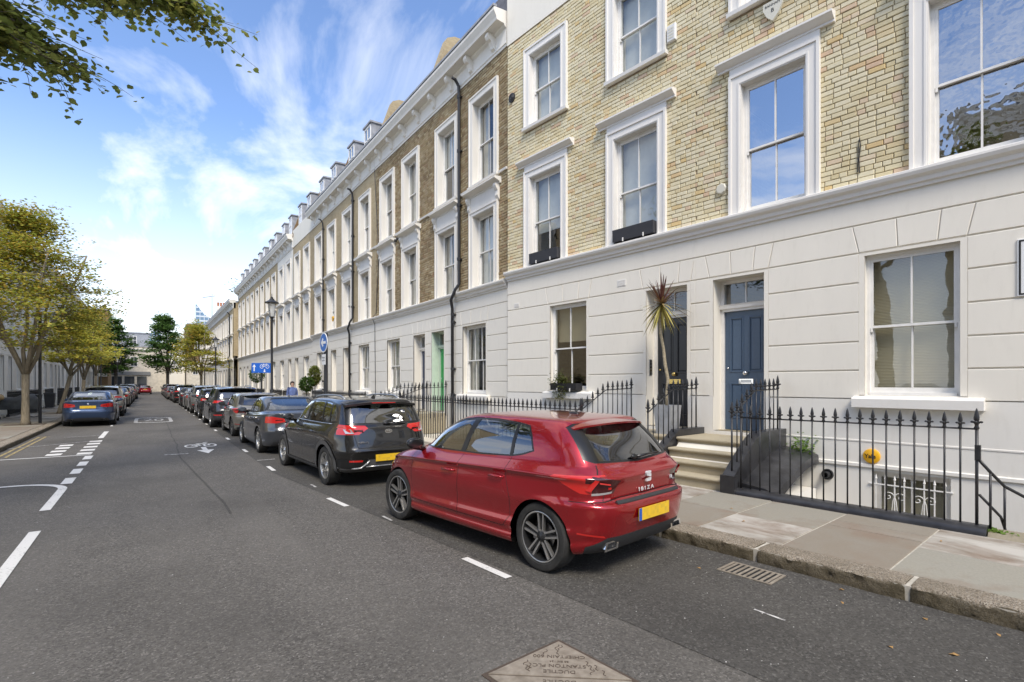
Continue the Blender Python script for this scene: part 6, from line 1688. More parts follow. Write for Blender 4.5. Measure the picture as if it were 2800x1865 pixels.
another('h', 'paint_white', 'white hatchback facing this way beyond the silver estate', -1.45, 43.5, 0, True, True, group=GL)
another('s', 'paint_dark', 'charcoal saloon beyond the white hatchback under the trees', -3.0, 48.8, 0, True, group=GL)
for i, (k, col, y) in enumerate((('c', 'paint_grey', 55), ('s', 'paint_maroon', 61), ('h', 'paint_black', 66.5), ('u', 'paint_beige', 72.5), ('s', 'paint_navy', 79))):
    another(k, col, 'distant %s car in the row under the trees' % {'paint_grey': 'grey', 'paint_maroon': 'maroon', 'paint_black': 'black', 'paint_beige': 'beige', 'paint_navy': 'blue'}[col], -3.0, y, 0, True, group=GL)
another('s', 'paint_red', 'small red car standing in the carriageway at the far end of the street', -1.5, 102, 0, True, group='cars at the far end')
another('u', 'paint_dark', 'dark car turning at the far end of the street beside the red one', -3.4, 108, 12, True, group='cars at the far end')
# ------------------------------------------------------------------ front steps, railings and areas of the near houses
def near_obj(o): o.location = near(0, 0); o.rotation_euler = (0, 0, math.pi / 2 + BEND); return o
def N2(u, v): return (u, -v)          # near frame -> local of an object turned like the facade (x along, y towards the street)
PZ = .131
def steps(label, u0, u1):
    t = near_obj(thing('front_steps', label, 'steps', group=None))
    for k in range(4):
        v0 = RV + .27 * k; v1 = v0 + .31 if k < 3 else FV - .0; zt = PZ + .17 * (k + 1); zb = zt - .17
        a, b_ = u0, u1
        m = MB()
        # tread with a rounded nosing
        pr = [(-v1, zt - .055), (-v1, zt), (-v0 + .02, zt), (-v0 + .036, zt - .008), (-v0 + .042, zt - .025), (-v0 + .036, zt - .042), (-v0 + .02, zt - .05), (-v0 + .004, zt - .055)]
        m.prism_x(pr, a - (.02 if k == 0 else 0), b_); s = m.build('step', 'sandstone', t, auto=30)
        m = MB(); m.box(a, b_, -v1, -v0, zb - (.15 if k == 0 else .0), zt - .056); m.build('riser', 'sandstone', s)
    m = MB(); m.prism_x([(-FV - .0, -1.7), (-FV, PZ + .60), (-RV - .83, PZ + .60), (-RV - .05, PZ - .05), (-RV - .05, -1.7)], u0 + .03, u1 - .03); m.build('vault', 'stucco_cream', t)
    return t
steps('sandstone steps with rounded nosings up to the blue door', 3.92, 5.22)
steps('worn stone steps up to the near-black door, beside the zinc planter', 5.42, 6.74)
def flank(label, u0, u1, stair=True):
    t = near_obj(thing('stair_kerb', label, 'kerb'))
    m = MB(); m.prism_x([(-RV + .10, PZ - .02), (-RV + .10, PZ + .17), (-RV + .02, PZ + .24), (-RV - .90, PZ + .80), (-FV, PZ + .80), (-FV, PZ + .60), (-RV - .9, PZ + .45), (-RV - .2, PZ - .02)], u0, u1)
    m.build('kerb_face', 'black_paint', t); return t
flank('black painted sloping kerb between the two stone stairs', 5.235, 5.405)
flank('black painted sloping kerb on the window side of the dark-doored stairs', 6.76, 6.92)
# curved black flank of the blue-door stairs, and the arched hood beside it
t = near_obj(thing('stair_flank', 'black painted curved stair flank rising beside the blue door', 'stair flank'))
m = MB(); top = [(7.50, .13), (7.50, .36), (7.56, .42), (7.75, .56), (8.0, .74), (8.25, .90), (8.45, .985), (8.7, 1.0), (9.40, 1.0)]; bot = [(9.40, .50), (9.0, .50), (8.7, .46), (8.4, .36), (8.1, .22), (7.85, .13)]
m.prism_x([(-v, z) for v, z in top + bot], 3.72, 3.905); m.build('flank_face', 'black_paint', t, auto=25)
m = MB(); m.box(3.70, 3.915, -7.60, -7.48, .10, .40); m.build('foot_stone', 'black_paint', t)
m = MB(); n = 16; vs = []
for i in range(n + 1):
    f = i / n; v = 7.72 + (9.40 - 7.72) * f; zt = .26 + .42 * math.sin(f * math.pi / 2) ** 1.2
    vs += [(3.72, -v, zt + .02), (3.35, -v, zt - .02), (3.22, -v, zt - .08), (3.20, -v, zt - .20), (3.72, -v, zt - .26)]
m.add(vs, [(i * 5 + k, i * 5 + (k + 1) % 5, (i + 1) * 5 + (k + 1) % 5, (i + 1) * 5 + k) for i in range(n) for k in range(5)] + [(0, 1, 2, 3, 4), tuple(n * 5 + k for k in (4, 3, 2, 1, 0))]); m.build('arch_hood', 'black_paint', t, auto=30, recalc=True)
m = MB(); m.box(3.25, 3.72, -9.38, -7.7, -1.7, .05); m.build('area_wall', 'plinth_white', t)

W = lambda u, v, zr, zb: (*near(u, v)[:2], zr, zb)
GRL = 'black area railings'
area_railing('black spearhead railings round the basement area under the blinded window', [W(1.02, RV, 1.275, .21), W(3.66, RV, 1.27, .21)], 0, 0, spacing=.14, group=GRL)
area_railing('black stair rail with spearheads on the basement side of the blue door', [W(3.80, RV, 1.27, .40), W(3.80, 8.38, 1.66, .93), W(3.80, 9.24, 1.68, 1.0)], 0, 0, spacing=.155, group=GRL)
area_railing('black stair rail with chipped slope between the blue and dark doors', [W(5.32, RV + .04, 1.27, .32), W(5.32, 8.42, 1.66, .88), W(5.32, 9.24, 1.68, .94)], 0, 0, spacing=.155, group=GRL)
area_railing('black stair rail beside the plant-filled window trough', [W(6.84, RV + .04, 1.27, .32), W(6.84, 8.38, 1.64, .88), W(6.84, 9.24, 1.67, .94)], 0, 0, spacing=.155, group=GRL)
area_railing('black spearhead railings before the window trough, running to the house corner', [W(6.84, RV, 1.26, .21), W(10.8, RV, 1.26, .21)], 0, 0, spacing=.14, group=GRL)
for u, zz in ((3.80, .0), (5.32, 0), (6.84, 0)):   # rail ends turned into the wall
    pass
def plinth(label, u0, u1):
    m = MB(); m.prism_x([(-RV - .10, PZ - .3), (-RV - .10, .215), (-RV - .05, .225), (-RV + .03, .220), (-RV + .07, .205), (-RV + .10, .18), (-RV + .115, .15), (-RV + .115, PZ - .05)], u0, u1)
    return tag(near_obj(m.build('railing_plinth', 'black_paint', auto=30)), label, 'plinth')
plinth('black painted stone plinth under the railings of the basement area', .93, 3.70); plinth('black painted stone plinth under the railings by the window trough', 6.93, 10.9)
m = MB(); m.prism_x([(-RV - .2, -.3), (-RV - .2, .17), (-RV + .05, .165), (-RV + .10, .12), (-RV + .1, -.3)], -3.2, .92); tag(near_obj(m.build('area_kerb', 'stone_dirty')), 'mossy stone kerb beyond the end post of the railings', 'kerb')
# curved handrail down to the basement
t = near_obj(thing('handrail', 'curved black handrail winding down to the basement beside the end post', 'handrail'))
crv = [(1.0, -RV - .02, .93), (.92, -7.72, .80), (.82, -7.86, .64), (.66, -8.0, .52), (.46, -8.10, .44), (.32, -8.22, .37), (.30, -8.34, .30), (.42, -8.45, .24), (.62, -8.60, .08), (.9, -8.85, -.2)]
m = MB(); m.tube(crv, .017, 8); m.build('rail', 'iron_black', t, smooth=True)
for i, zb in ((1, .1), (2, .05), (4, -.4), (5, -.7), (6, -.9), (8, -1.2)):
    m = MB(); m.tube([crv[i], (crv[i][0], crv[i][1], zb)], .013, 6); m.build('upright', 'iron_black', t, smooth=True)
m = MB(); m.tube([(1.0, -RV - .02, .55), (.85, -7.85, .30), (.80, -7.95, .05)], .014, 6); m.build('lower_rail', 'iron_black', t, smooth=True)
m = MB(); m.box(.985, 1.035, -RV - .02, -RV + .025, .93, 1.10); m.build('bracket', 'iron_black', t)

# ------------------------------------------------------------------ things on the near facades (local: x = u, y = -v)
FY = -FV
def wall_thing(name, label, cat, mb_mats, group=None, u=0, z=0):
    t = near_obj(thing(name, label, cat, group=group))
    t.location = near(u, FV, z)
    for nm, mb, mt, au in mb_mats: mb.build(nm, mt, t, auto=au)
    return t
d = MB(); d.lathe([(.001, .055), (.085, .052), (.108, .04), (.115, .02), (.115, 0)], 32, 'y')
y_ = wall_thing('alarm_box', 'round yellow alarm box lettered in black above the barred basement window', 'alarm', [('casing', d, 'yale_yellow', 40)], u=2.47, z=.66)
o = obj('lettering', text_mesh('Yale', .085, .001, 'ink_black', .0015), y_, (0.01, .057, 0)); o.rotation_euler = (R(90), 0, R(180))
d = MB(); d.lathe([(.001, .02), (.06, .02), (.075, .035), (.085, .035), (.09, 0)], 24, 'y'); p = MB(); p.lathe([(.038, .13), (.05, .13), (.05, 0)], 18, 'y')
wall_thing('flue_vent', 'black round boiler flue low on the basement wall', 'vent', [('collar', d, 'plastic_dark', 40), ('pipe', p, 'plastic_dark', 40)], u=3.08, z=.30)
d = MB(); d.lathe([(.001, .03), (.05, .05), (.06, .035), (.09, .045), (.10, .03), (.125, .03), (.13, 0)], 28, 'y')
wall_thing('wall_vent', 'round black vent high on the cream brickwork at the house corner', 'vent', [('cover', d, 'plastic_dark', 40)], u=10.98, z=9.72)
d = MB(); d.lathe([(.001, .05), (.085, .05), (.105, .03), (.105, 0)], 8, 'y')
wall_thing('alarm_box', 'cream octagonal alarm box on the brickwork beside the tall sky-reflecting window', 'alarm', [('casing', d, 'plastic_cream', None)], u=4.88, z=5.45)
d = MB(); d.fbox(-.10, .10, 0, .07, -.17, .17, .015); s_ = MB()
for k in range(4): s_.box(-.06, .06, .069, .074, -.11 + k * .06, -.075 + k * .06)
wall_thing('alarm_box', 'white louvred alarm box beside the upper window over the dark door', 'alarm', [('casing', d, 'plastic_white', None), ('louvre', s_, 'plastic_cream', None)], u=5.93, z=8.92)
d = MB(); d.prism_y([(-.16, .13), (.16, .13), (.165, .02), (.10, -.12), (0, -.22), (-.10, -.12), (-.165, .02)], 0, .06)
y_ = wall_thing('alarm_box', 'shield-shaped cream alarm box just above the window hood', 'alarm', [('casing', d, 'plastic_cream', None)], u=3.93, z=8.33)
o = obj('lettering', text_mesh('BANHAM', .062, .001, 'ink_black'), y_, (0, .062, .06)); o.rotation_euler = (R(90), 0, R(180))
o = obj('lettering', text_mesh('B', .10, .001, 'ink_black'), y_, (0, .062, -.04)); o.rotation_euler = (R(90), 0, R(180))
d = MB(); d.fbox(-.055, .055, 0, .012, -.17, .17, .004); s_ = MB()
for k in range(3): s_.box(-.02, .02, .012, .016, -.08 + k * .07, -.05 + k * .07)
w_ = wall_thing('entry_panel', 'steel entry-phone panel in the reveal of the dark door', 'entry phone', [('plate', d, 'steel', None), ('button', s_, 'plastic_dark', None)], u=6.58, z=2.12)
w_.location = near(6.575, FV + .16, 2.12); w_.rotation_euler = (0, 0, math.pi / 2 + BEND + math.pi / 2)
s_ = MB(); s_.box(-.12, .12, 0, .006, -.075, .075); g_ = MB()
for k in range(5): g_.box(-.10, .10, .005, .012, -.06 + k * .026, -.045 + k * .026)
wall_thing('air_brick', 'white louvred air brick left of the dark door', 'vent', [('plate', s_, 'trim_white', None), ('louvre', g_, 'trim_white', None)], u=7.22, z=4.02)
s_ = MB(); s_.box(-.10, .10, 0, .006, -.055, .055); g_ = MB()
for k in range(3): g_.box(-.09, .09, .005, .012, -.045 + k * .034, -.028 + k * .034)
wall_thing('air_brick', 'white air brick near the corner of the dark-doored house', 'vent', [('plate', s_, 'trim_white', None), ('louvre', g_, 'trim_white', None)], u=10.78, z=3.93)
d = MB(); d.tube([(0, .012, -.32), (.01, .014, -.1), (-.012, .014, .1), (.0, .02, .22)], .008, 6); d.tube([(.03, .012, -.3), (.02, .014, 0), (.01, .016, .2)], .006, 6)
wall_thing('cable', 'short black cable end hanging on the cream brickwork between the tall windows', 'cable', [('strand', d, 'pipe_black', 60)], u=2.63, z=5.38)
# white sign with a black border at the street end
d = MB(); d.fbox(-.30, .30, 0, .02, -.37, .37, .004); s_ = MB()
for q in ((-.285, -.265, -.355, .355), (.265, .285, -.355, .355), (-.265, .265, .335, .355), (-.265, .265, -.355, -.335)): s_.box(q[0], q[1], .019, .023, q[2], q[3])
wall_thing('wall_sign', 'white wall sign with a thin black border beside the blinded window', 'sign', [('plate', d, 'sign_white', None), ('border', s_, 'ink_black', None)], u=.56, z=3.28)
# window boxes on the string course
def trough(label, u0, u1, z0, hgt=.26, v=FV, depth=.2, plants=None, mat='planter_grey'):
    t = near_obj(thing('window_box', label, 'planter', group='window boxes')); t.location = near((u0 + u1) / 2, v, z0); hw = (u1 - u0) / 2
    m = MB()
    m.prism_x([(-.06 , 0), (-.06, hgt), (-.045, hgt), (-.045, .02), (depth - .075, .02), (depth - .055, hgt), (depth - .04, hgt), (depth - .06, 0)], -hw, hw)
    m.box(-hw - .002, -hw + .015, -.055, depth - .05, .001, hgt - .004); m.box(hw - .015, hw + .002, -.055, depth - .05, .001, hgt - .004); m.build('box', mat, t)
    m = MB(); m.box(-hw + .016, hw - .016, -.044, depth - .078, hgt - .06, hgt - .04); m.build('earth', 'soil', t)
    for x in (-hw * .55, hw * .45):
        m = MB(); m.box(x - .012, x + .012, depth - .045, depth - .03, -.03, .05); m.build('clip', 'sash_white', t)
    return t
trough('dark grey window box on the tall window over the dark door', 6.30, 7.36, 4.925)
trough('smaller dark grey window box at the tall window near the house corner', 9.10, 10.12, 4.925)
tb = trough('black window trough with a straggly bush on the ground-floor sill', 8.42, 9.28, 1.61, .17, FV - .02, .22, mat='pipe_black')
def leaf_cloud(rng, n, place, size, mb, droop=.3):
    for _ in range(n):
        c, r = place(rng); a = rng.uniform(0, 6.28); t = rng.uniform(-.9, .9)
        ax = Vector((math.cos(a), math.sin(a), t * .8 - droop * rng.random())).normalized(); s = size * rng.uniform(.6, 1.25)
        bx = ax.cross(Vector((rng.uniform(-.4, .4), rng.uniform(-.4, .4), 1))).normalized() * s * .36
        c = Vector(c); p0 = c; p1 = c + ax * s
        md = c + ax * s * .5
        mb.add([tuple(p0), tuple(md + bx), tuple(p1), tuple(md - bx)], [(0, 1, 2, 3)], rng.random())
rng = random.Random(9); m = MB()
def pl_(r):
    a = r.gauss(0, 1); return (Vector((.12 + r.gauss(0, .16), .06 + abs(r.gauss(0, .07)), .22 + r.gauss(0, .10))), 0)
leaf_cloud(rng, 620, pl_, .06, m); leaf_cloud(rng, 240, lambda r: (Vector((.10 + r.gauss(0, .14), .13 + r.random() * .05, .05 - r.random() * .30)), 0), .05, m)
m.build('bush', 'leaf_bush', tb)
m = MB()
for k in range(14): m.tube([(.1 + rng.gauss(0, .1), .05, .15), (.1 + rng.gauss(0, .17), .10, .30 + rng.random() * .12)], .003, 4)
for k in range(6): m.tube([(.1 + rng.gauss(0, .1), .08, .15), (.1 + rng.gauss(0, .1), .17, .05), (.1 + rng.gauss(0, .12), .17, -.2)], .003, 4)
m.build('twigs', 'bark_dark', tb)
# small plant on the arched hood
t = near_obj(thing('wall_plant', 'bright green weed growing where the arched black hood meets the wall', 'plant')); t.location = near(3.45, FV - .15, .62)
m = MB(); leaf_cloud(random.Random(4), 260, lambda r: (Vector((r.gauss(0, .12), r.gauss(.0, .08), abs(r.gauss(0, .14)))), 0), .06, m); m.build('leaves', 'leaf_bright', t)
t = near_obj(thing('wall_plant', 'tuft of grass at the foot of the curved handrail', 'plant')); t.location = near(.86, RV + .05, .15)
m = MB(); leaf_cloud(random.Random(6), 70, lambda r: (Vector((r.gauss(0, .05), r.gauss(0, .04), .01)), 0), .055, m, -.6); m.build('leaves', 'leaf_bright', t)
# cordyline in a tall zinc planter
t = near_obj(thing('potted_cordyline', 'leggy cordyline palm with red and yellow leaves in a tall zinc planter', 'plant')); t.location = near(5.66, 8.78, PZ + .68)
m = MB(); m.add([(-.15, -.15, 0), (.15, -.15, 0), (.15, .15, 0), (-.15, .15, 0), (-.19, -.19, .55), (.19, -.19, .55), (.19, .19, .55), (-.19, .19, .55), (-.165, -.165, .55), (.165, -.165, .55), (.165, .165, .55), (-.165, .165, .55), (-.16, -.16, .5), (.16, -.16, .5), (.16, .16, .5), (-.16, .16, .5)],
            [(0, 1, 5, 4), (1, 2, 6, 5), (2, 3, 7, 6), (3, 0, 4, 7), (4, 5, 9, 8), (5, 6, 10, 9), (6, 7, 11, 10), (7, 4, 8, 11), (8, 9, 13, 12), (9, 10, 14, 13), (10, 11, 15, 14), (11, 8, 12, 15), (3, 2, 1, 0)]); m.build('planter', 'zinc', t)
m = MB(); m.box(-.158, .158, -.158, .158, .48, .505); m.build('earth', 'soil', t)
stem = [(0, 0, .45), (.01, 0, .75), (-.015, 0, 1.05), (.05, 0, 1.35), (.085, 0, 1.65), (.15, 0, 1.95), (.175, 0, 2.25), (.13, 0, 2.52)]
m = MB(); m.tube(stem, [.038, .034, .032, .033, .029, .030, .026, .024], 8); m.build('stem', 'bark_pale', t, smooth=True)
rng = random.Random(12); top = Vector((.13, 0, 2.52)); NLEAF = 0
for k in range(92):
    f = k / 91; az = rng.uniform(0, 6.283); el = R(82 - 150 * f + rng.uniform(-9, 9)); ln = rng.uniform(.50, .72)
    d0 = Vector((math.cos(az) * math.cos(el), math.sin(az) * math.cos(el), math.sin(el))); sd_ = d0.cross(Vector((0, 0, 1)))
    sd_ = (sd_.normalized() if sd_.length > .01 else Vector((1, 0, 0))) ; m = MB(); n = 5; vs = []
    for i in range(n + 1):
        q = i / n; p = top + d0 * ln * q + Vector((0, 0, -.16 * q * q * (1 - abs(math.sin(el)) * .6))) + Vector((0, 0, -.02 * f)); ww = .019 * (1 - q ** 3) * (.5 + min(1, q * 4) * .5)
        vs += [tuple(p - sd_ * ww), tuple(p + sd_ * ww)]
    m.add(vs, [(2 * i, 2 * i + 1, 2 * i + 3, 2 * i + 2) for i in range(n)], max(0, min(1, f * .95 + rng.uniform(-.1, .1)))); m.build('leaf', 'leaf_cordyline', t)

# ------------------------------------------------------------------ ironwork in the road
t = near_obj(thing('manhole_cover', 'square cast-iron access cover split into two triangular lids with raised lettering', 'manhole cover')); t.location = near(2.19, 2.25, .0)
hs = .315
m = MB(); m.box(-hs - .02, hs + .02, -hs - .02, hs + .02, -.05, .0055); m.build('frame', 'cast_iron_dark', t)
# corners in (u,v): split along the diagonal (u+,v-)-(u-,v+); local y = -v
tri1 = [(hs - .006, hs - .016), (hs - .006, -hs + .006), (-hs + .016, -hs + .006)]; tri2 = [(-hs + .006, -hs + .016), (-hs + .006, hs - .006), (hs - .016, hs - .006)]
for tri in (tri1, tri2):
    m = MB(); m.prism_z(tri, -.03, .0105); l_ = m.build('lid', 'cast_iron', t)
    rng = random.Random(3); pat = MB()
    for i in range(150):
        x, y = rng.uniform(-hs, hs), rng.uniform(-hs, hs)
        if not inside(tri, x, y) or not all(inside(tri, x + dx, y + dy) for dx in (-.035, .035) for dy in (-.035, .035)): continue
        if abs(x + y) / 1.414 < .17 and .035 < abs(x - y) / 1.414 < .27: continue
        dd = (x + y) / 1.414 if tri is tri1 else 0; al = (x - y) / 1.414
        if tri is tri1 and abs(dd) < .17 and .03 < al < .25 and 0: continue
        a = R(-45) + rng.choice((-.3, .3)); ca, sa = math.cos(a), math.sin(a); pts = []
        for k in range(6):
            s = -.03 + .012 * k; w = .010 * math.sin(k * 1.25); pts.append((x + s * ca - w * sa, y + s * sa + w * ca, .0108))
        ok = True
        pat.tube(pts, .0032, 4)
    tag(pat.build('tread', 'cast_iron_dark', l_), kind='stuff')
# lettering stands on its edge: read from the far side of the street
for txt, off, sz in (('CHIEFTAIN 600', .235, .05), ('BS EN 124', .175, .028), ('STANTON PLC', .125, .05), ('DUCTILE', .06, .05), ('DUCTILE', -.05, .05), ('STANTON PLC', -.12, .05)):
    o = obj('lettering', text_mesh(txt, sz, .0012, 'cast_iron_dark'), t); c = Vector((1, -1)).normalized() * off
    o.location = (c.x, c.y, .0112); o.rotation_euler = (0, 0, R(45))
t = near_obj(thing('gully_grate', 'rusty iron drain grate in the gutter by the granite kerb', 'drain')); t.location = near(2.24, 4.86, 0)
m = MB(); m.box(-.25, .25, -.165, .165, -.05, .006); m.build('recess', 'gap', t)
for q in ((-.25, -.225, -.165, .165), (.225, .25, -.165, .165), (-.225, .225, -.165, -.145), (-.225, .225, .145, .165)):
    m = MB(); m.box(q[0], q[1], q[2], q[3], -.02, .012); m.build('frame_bar', 'cast_iron', t)
for k in range(9):
    x = -.20 + .05 * k; m = MB(); m.box(x - .012, x + .012, -.145, .145, -.02, .011); m.build('grate_bar', 'cast_iron', t)
# fallen leaves and litter by the kerb
rng = random.Random(31)
for i, (u, v) in enumerate([(1.45, 4.75), (.95, 4.9), (.55, 4.98), (.30, 5.03), (1.0, 4.2), (.2, 4.75), (1.55, 5.05), (2.9, 6.1), (1.2, 6.9), (.7, 4.4), (2.62, 4.6), (3.3, 6.6)]):
    m = MB(); s = rng.uniform(.018, .036); m.add([(-s, 0, 0), (-s * .3, -s * .5, .008), (s, -s * .1, .002), (s * .6, s * .5, .012), (-s * .2, s * .5, .004)], [(0, 1, 2, 3, 4)], .72)
    o = m.build('fallen_leaf', 'leaf_dry'); o.location = near(u, v, .006 if v < KV else .137); o.rotation_euler = (0, 0, rng.uniform(0, 6)); tag(o, 'dry yellow leaf lying in the gutter or on the paving by the kerb', 'leaf', 'fallen leaves')
m = MB()
for i in range(260):
    u, v = rng.uniform(.3, 9), rng.choice((rng.uniform(3.1, 5.1), rng.uniform(2.9, 5.1), rng.uniform(-1, 3))); s = rng.uniform(.003, .009); p = near(u, v)
    m.add([(p.x - s, p.y, .0095), (p.x + s * .3, p.y - s, .0095), (p.x + s, p.y + s * .4, .0095)], [(0, 1, 2)])
tag(m.build('grit', 'line_white'), 'white grit and bird-seed specks scattered on the dark asphalt', 'grit', kind='stuff')
# ------------------------------------------------------------------ trees
def limb(mb, pts, r0, r1, n=7):
    m = len(pts); mb.tube(pts, [r0 + (r1 - r0) * i / (m - 1) for i in range(m)], n)
def wob(p, q, n, amp, rng):
    p, q = Vector(p), Vector(q); out = []
    for i in range(n + 1):
        t = i / n; o = Vector((rng.uniform(-1, 1), rng.uniform(-1, 1), rng.uniform(-.6, .6))) * amp * math.sin(math.pi * t)
        out.append(p.lerp(q, t) + o)
    return out
LEAF6 = [(0, 0), (.30, .32), (.62, .36), (.80, .18), (1, 0), (.80, -.18), (.62, -.36), (.30, -.32)]
def add_leaf(mb, c, rng, size, flat=.5, shape=0, r=None):
    a = rng.uniform(0, 6.283); ax = Vector((math.cos(a), math.sin(a), rng.uniform(-1, 1) * (1 - flat))).normalized()
    nn = Vector((rng.gauss(0, .5), rng.gauss(0, .5), 1)); bx = nn.cross(ax).normalized(); s = size * rng.uniform(.65, 1.2)
    up = ax.cross(bx)
    if shape: vs = [tuple(c + ax * s * u + bx * s * v + up * s * (-.25 * u * u + .12 * abs(v))) for u, v in LEAF6]; mb.add(vs, [tuple(range(8))], rng.random() if r is None else r)
    else:
        md = c + ax * s * .5; mb.add([tuple(c), tuple(md + bx * s * .33), tuple(c + ax * s), tuple(md - bx * s * .33)], [(0, 1, 2, 3)], rng.random() if r is None else r)
def street_tree(label, cat_group, loc, fork, top, rad, zlow, leafmat, seed, nclump=95, nleaf=95, lsize=.12, lean=(0, 0), bark='bark', trunk_r=.15, flat=.30, skew=(0, 0), nlimb=5):
    rng = random.Random(seed); t = thing('street_tree', label, 'tree', loc, 0, cat_group)
    f = Vector((lean[0], lean[1], fork)); m = MB()
    pts = [Vector((0, 0, -.05)), Vector((lean[0] * .05, lean[1] * .05, .18)), Vector((lean[0] * .5, lean[1] * .4, fork * .5)), f]
    m.tube(pts, [trunk_r * 1.55, trunk_r * 1.12, trunk_r * .95, trunk_r * .98], 12); m.build('trunk', bark, t, smooth=True)
    ends = []; br = MB()
    zc = (zlow + top) / 2; cz = (top - zlow) / 2
    for k in range(nlimb):
        a = 2 * math.pi * (k + rng.uniform(-.25, .25)) / nlimb; rr = rad * rng.uniform(.42, .62); e = Vector((skew[0] * .6 + lean[0] + rr * math.cos(a), skew[1] * .6 + lean[1] + rr * math.sin(a), zc + cz * rng.uniform(.0, .5)))
        l_ = MB(); p = wob(f - Vector((0, 0, .1)), e, 6, .14, rng); limb(l_, p, trunk_r * .62, .03, 8); l_.build('limb', bark, t, smooth=True); ends.append(p)
    lead = wob(f, (lean[0] + skew[0] * .7, lean[1] + skew[1] * .7, top - .6), 6, .15, rng); l_ = MB(); limb(l_, lead, trunk_r * .6, .02, 8); l_.build('limb', bark, t, smooth=True); ends.append(lead)
    lv = MB()
    for c in range(nclump):
        # clump centre inside an uneven dome
        a = rng.uniform(0, 6.283); h = rng.random() ** .85; z = zlow + (top - zlow) * h
        prof = (.62 + 1.5 * h) if h < .25 else max(.12, 1.0 - .88 * ((h - .25) / .75) ** 1.25)
        lump = .78 + .34 * mnoise.noise(Vector((math.cos(a) * 1.3, math.sin(a) * 1.3, z * .5 + seed)))
        rr = rad * min(1, max(.08, prof)) * lump * math.sqrt(rng.uniform(.10, 1))
        cc = Vector((lean[0] + skew[0] * (h + .3) + rr * math.cos(a), lean[1] + skew[1] * (h + .3) + rr * math.sin(a), z - .12 * rr))
        src = min((p for e in ends for p in e[2:]), key=lambda p: (p - cc).length + (1.0 if p.z > cc.z + .3 else 0))
        limb(br, wob(src, cc, 4, .10, rng), .018, .006, 4)
        sx = rng.uniform(.30, .55) * rad / 3.4; d = (cc - src); d.z *= .3
        d = d.normalized() if d.length > .05 else Vector((1, 0, 0))
        for i in range(int(nleaf * rng.uniform(.6, 1.3))):
            rr2 = sx * 1.7 * math.sqrt(rng.random()); a2 = rng.uniform(0, 6.283); k2 = rng.uniform(-1.3, 1.3) * sx
            g = Vector((rr2 * math.cos(a2), rr2 * math.sin(a2), rng.uniform(-1, 1) * sx * flat * 1.3 - .08 * rr2)) + d * k2
            add_leaf(lv, cc + g, rng, lsize, .5)
    tag(br.build('twigs', bark, t), kind='stuff'); tag(lv.build('crown', leafmat, t), kind='stuff')
    return t
GT = 'street trees on the left pavement'
street_tree('young tree turning green to rust beside the dark blue saloon', GT, (-4.05, 28.0, .13), 2.0, 8.5, 3.35, 3.3, 'leaf_autumn', 1, 210, 130, .135, trunk_r=.125, skew=(.0, 0))
street_tree('small leaning tree with yellow-green leaves, second along from the covered cargo bike', GT, (-4.05, 37.5, .13), 2.1, 5.0, 2.0, 2.9, 'leaf_gold', 2, 90, 80, .15, lean=(.45, .2), trunk_r=.10)
street_tree('forked young tree with yellow leaves before the last visible doorways', GT, (-4.0, 48.5, .13), 1.9, 6.7, 2.3, 3.2, 'leaf_gold', 3, 95, 80, .19, lean=(.1, 0), trunk_r=.11)
street_tree('orange-brown tree standing before the bare brick end wall', GT, (-4.4, 66, .13), 2.4, 8.6, 2.3, 3.6, 'leaf_autumn', 4, 90, 60, .26, trunk_r=.12)
street_tree('dark green upright tree left of the cream building across the end', 'trees at the far end', (-4.3, 100, .1), 3.2, 11.6, 3.3, 3.6, 'leaf_green', 5, 110, 65, .40, bark='bark_dark', trunk_r=.2)
street_tree('broad dark green tree right of the cream building across the end', 'trees at the far end', (2.6, 110, .1), 3.6, 13.6, 4.6, 4.0, 'leaf_green', 6, 150, 75, .42, bark='bark_dark', trunk_r=.25, skew=(-.4, 0))
street_tree('yellow-green street tree beside the second lamp on the right pavement', None, (4.75, 68, .13), 2.5, 8.6, 3.3, 3.0, 'leaf_autumn', 7, 120, 75, .25, trunk_r=.13, skew=(-.4, 0))
for i, (x, y) in enumerate(((-4.1, 28.0), (-4.05, 37.5))):
    m = MB(); m.prism_z([(x - .6, y - .55), (x + .62, y - .55), (x + .62, y + .55), (x - .6, y + .55)], .11, .128); tag(m.build('tree_pit', 'soil'), kind='structure')
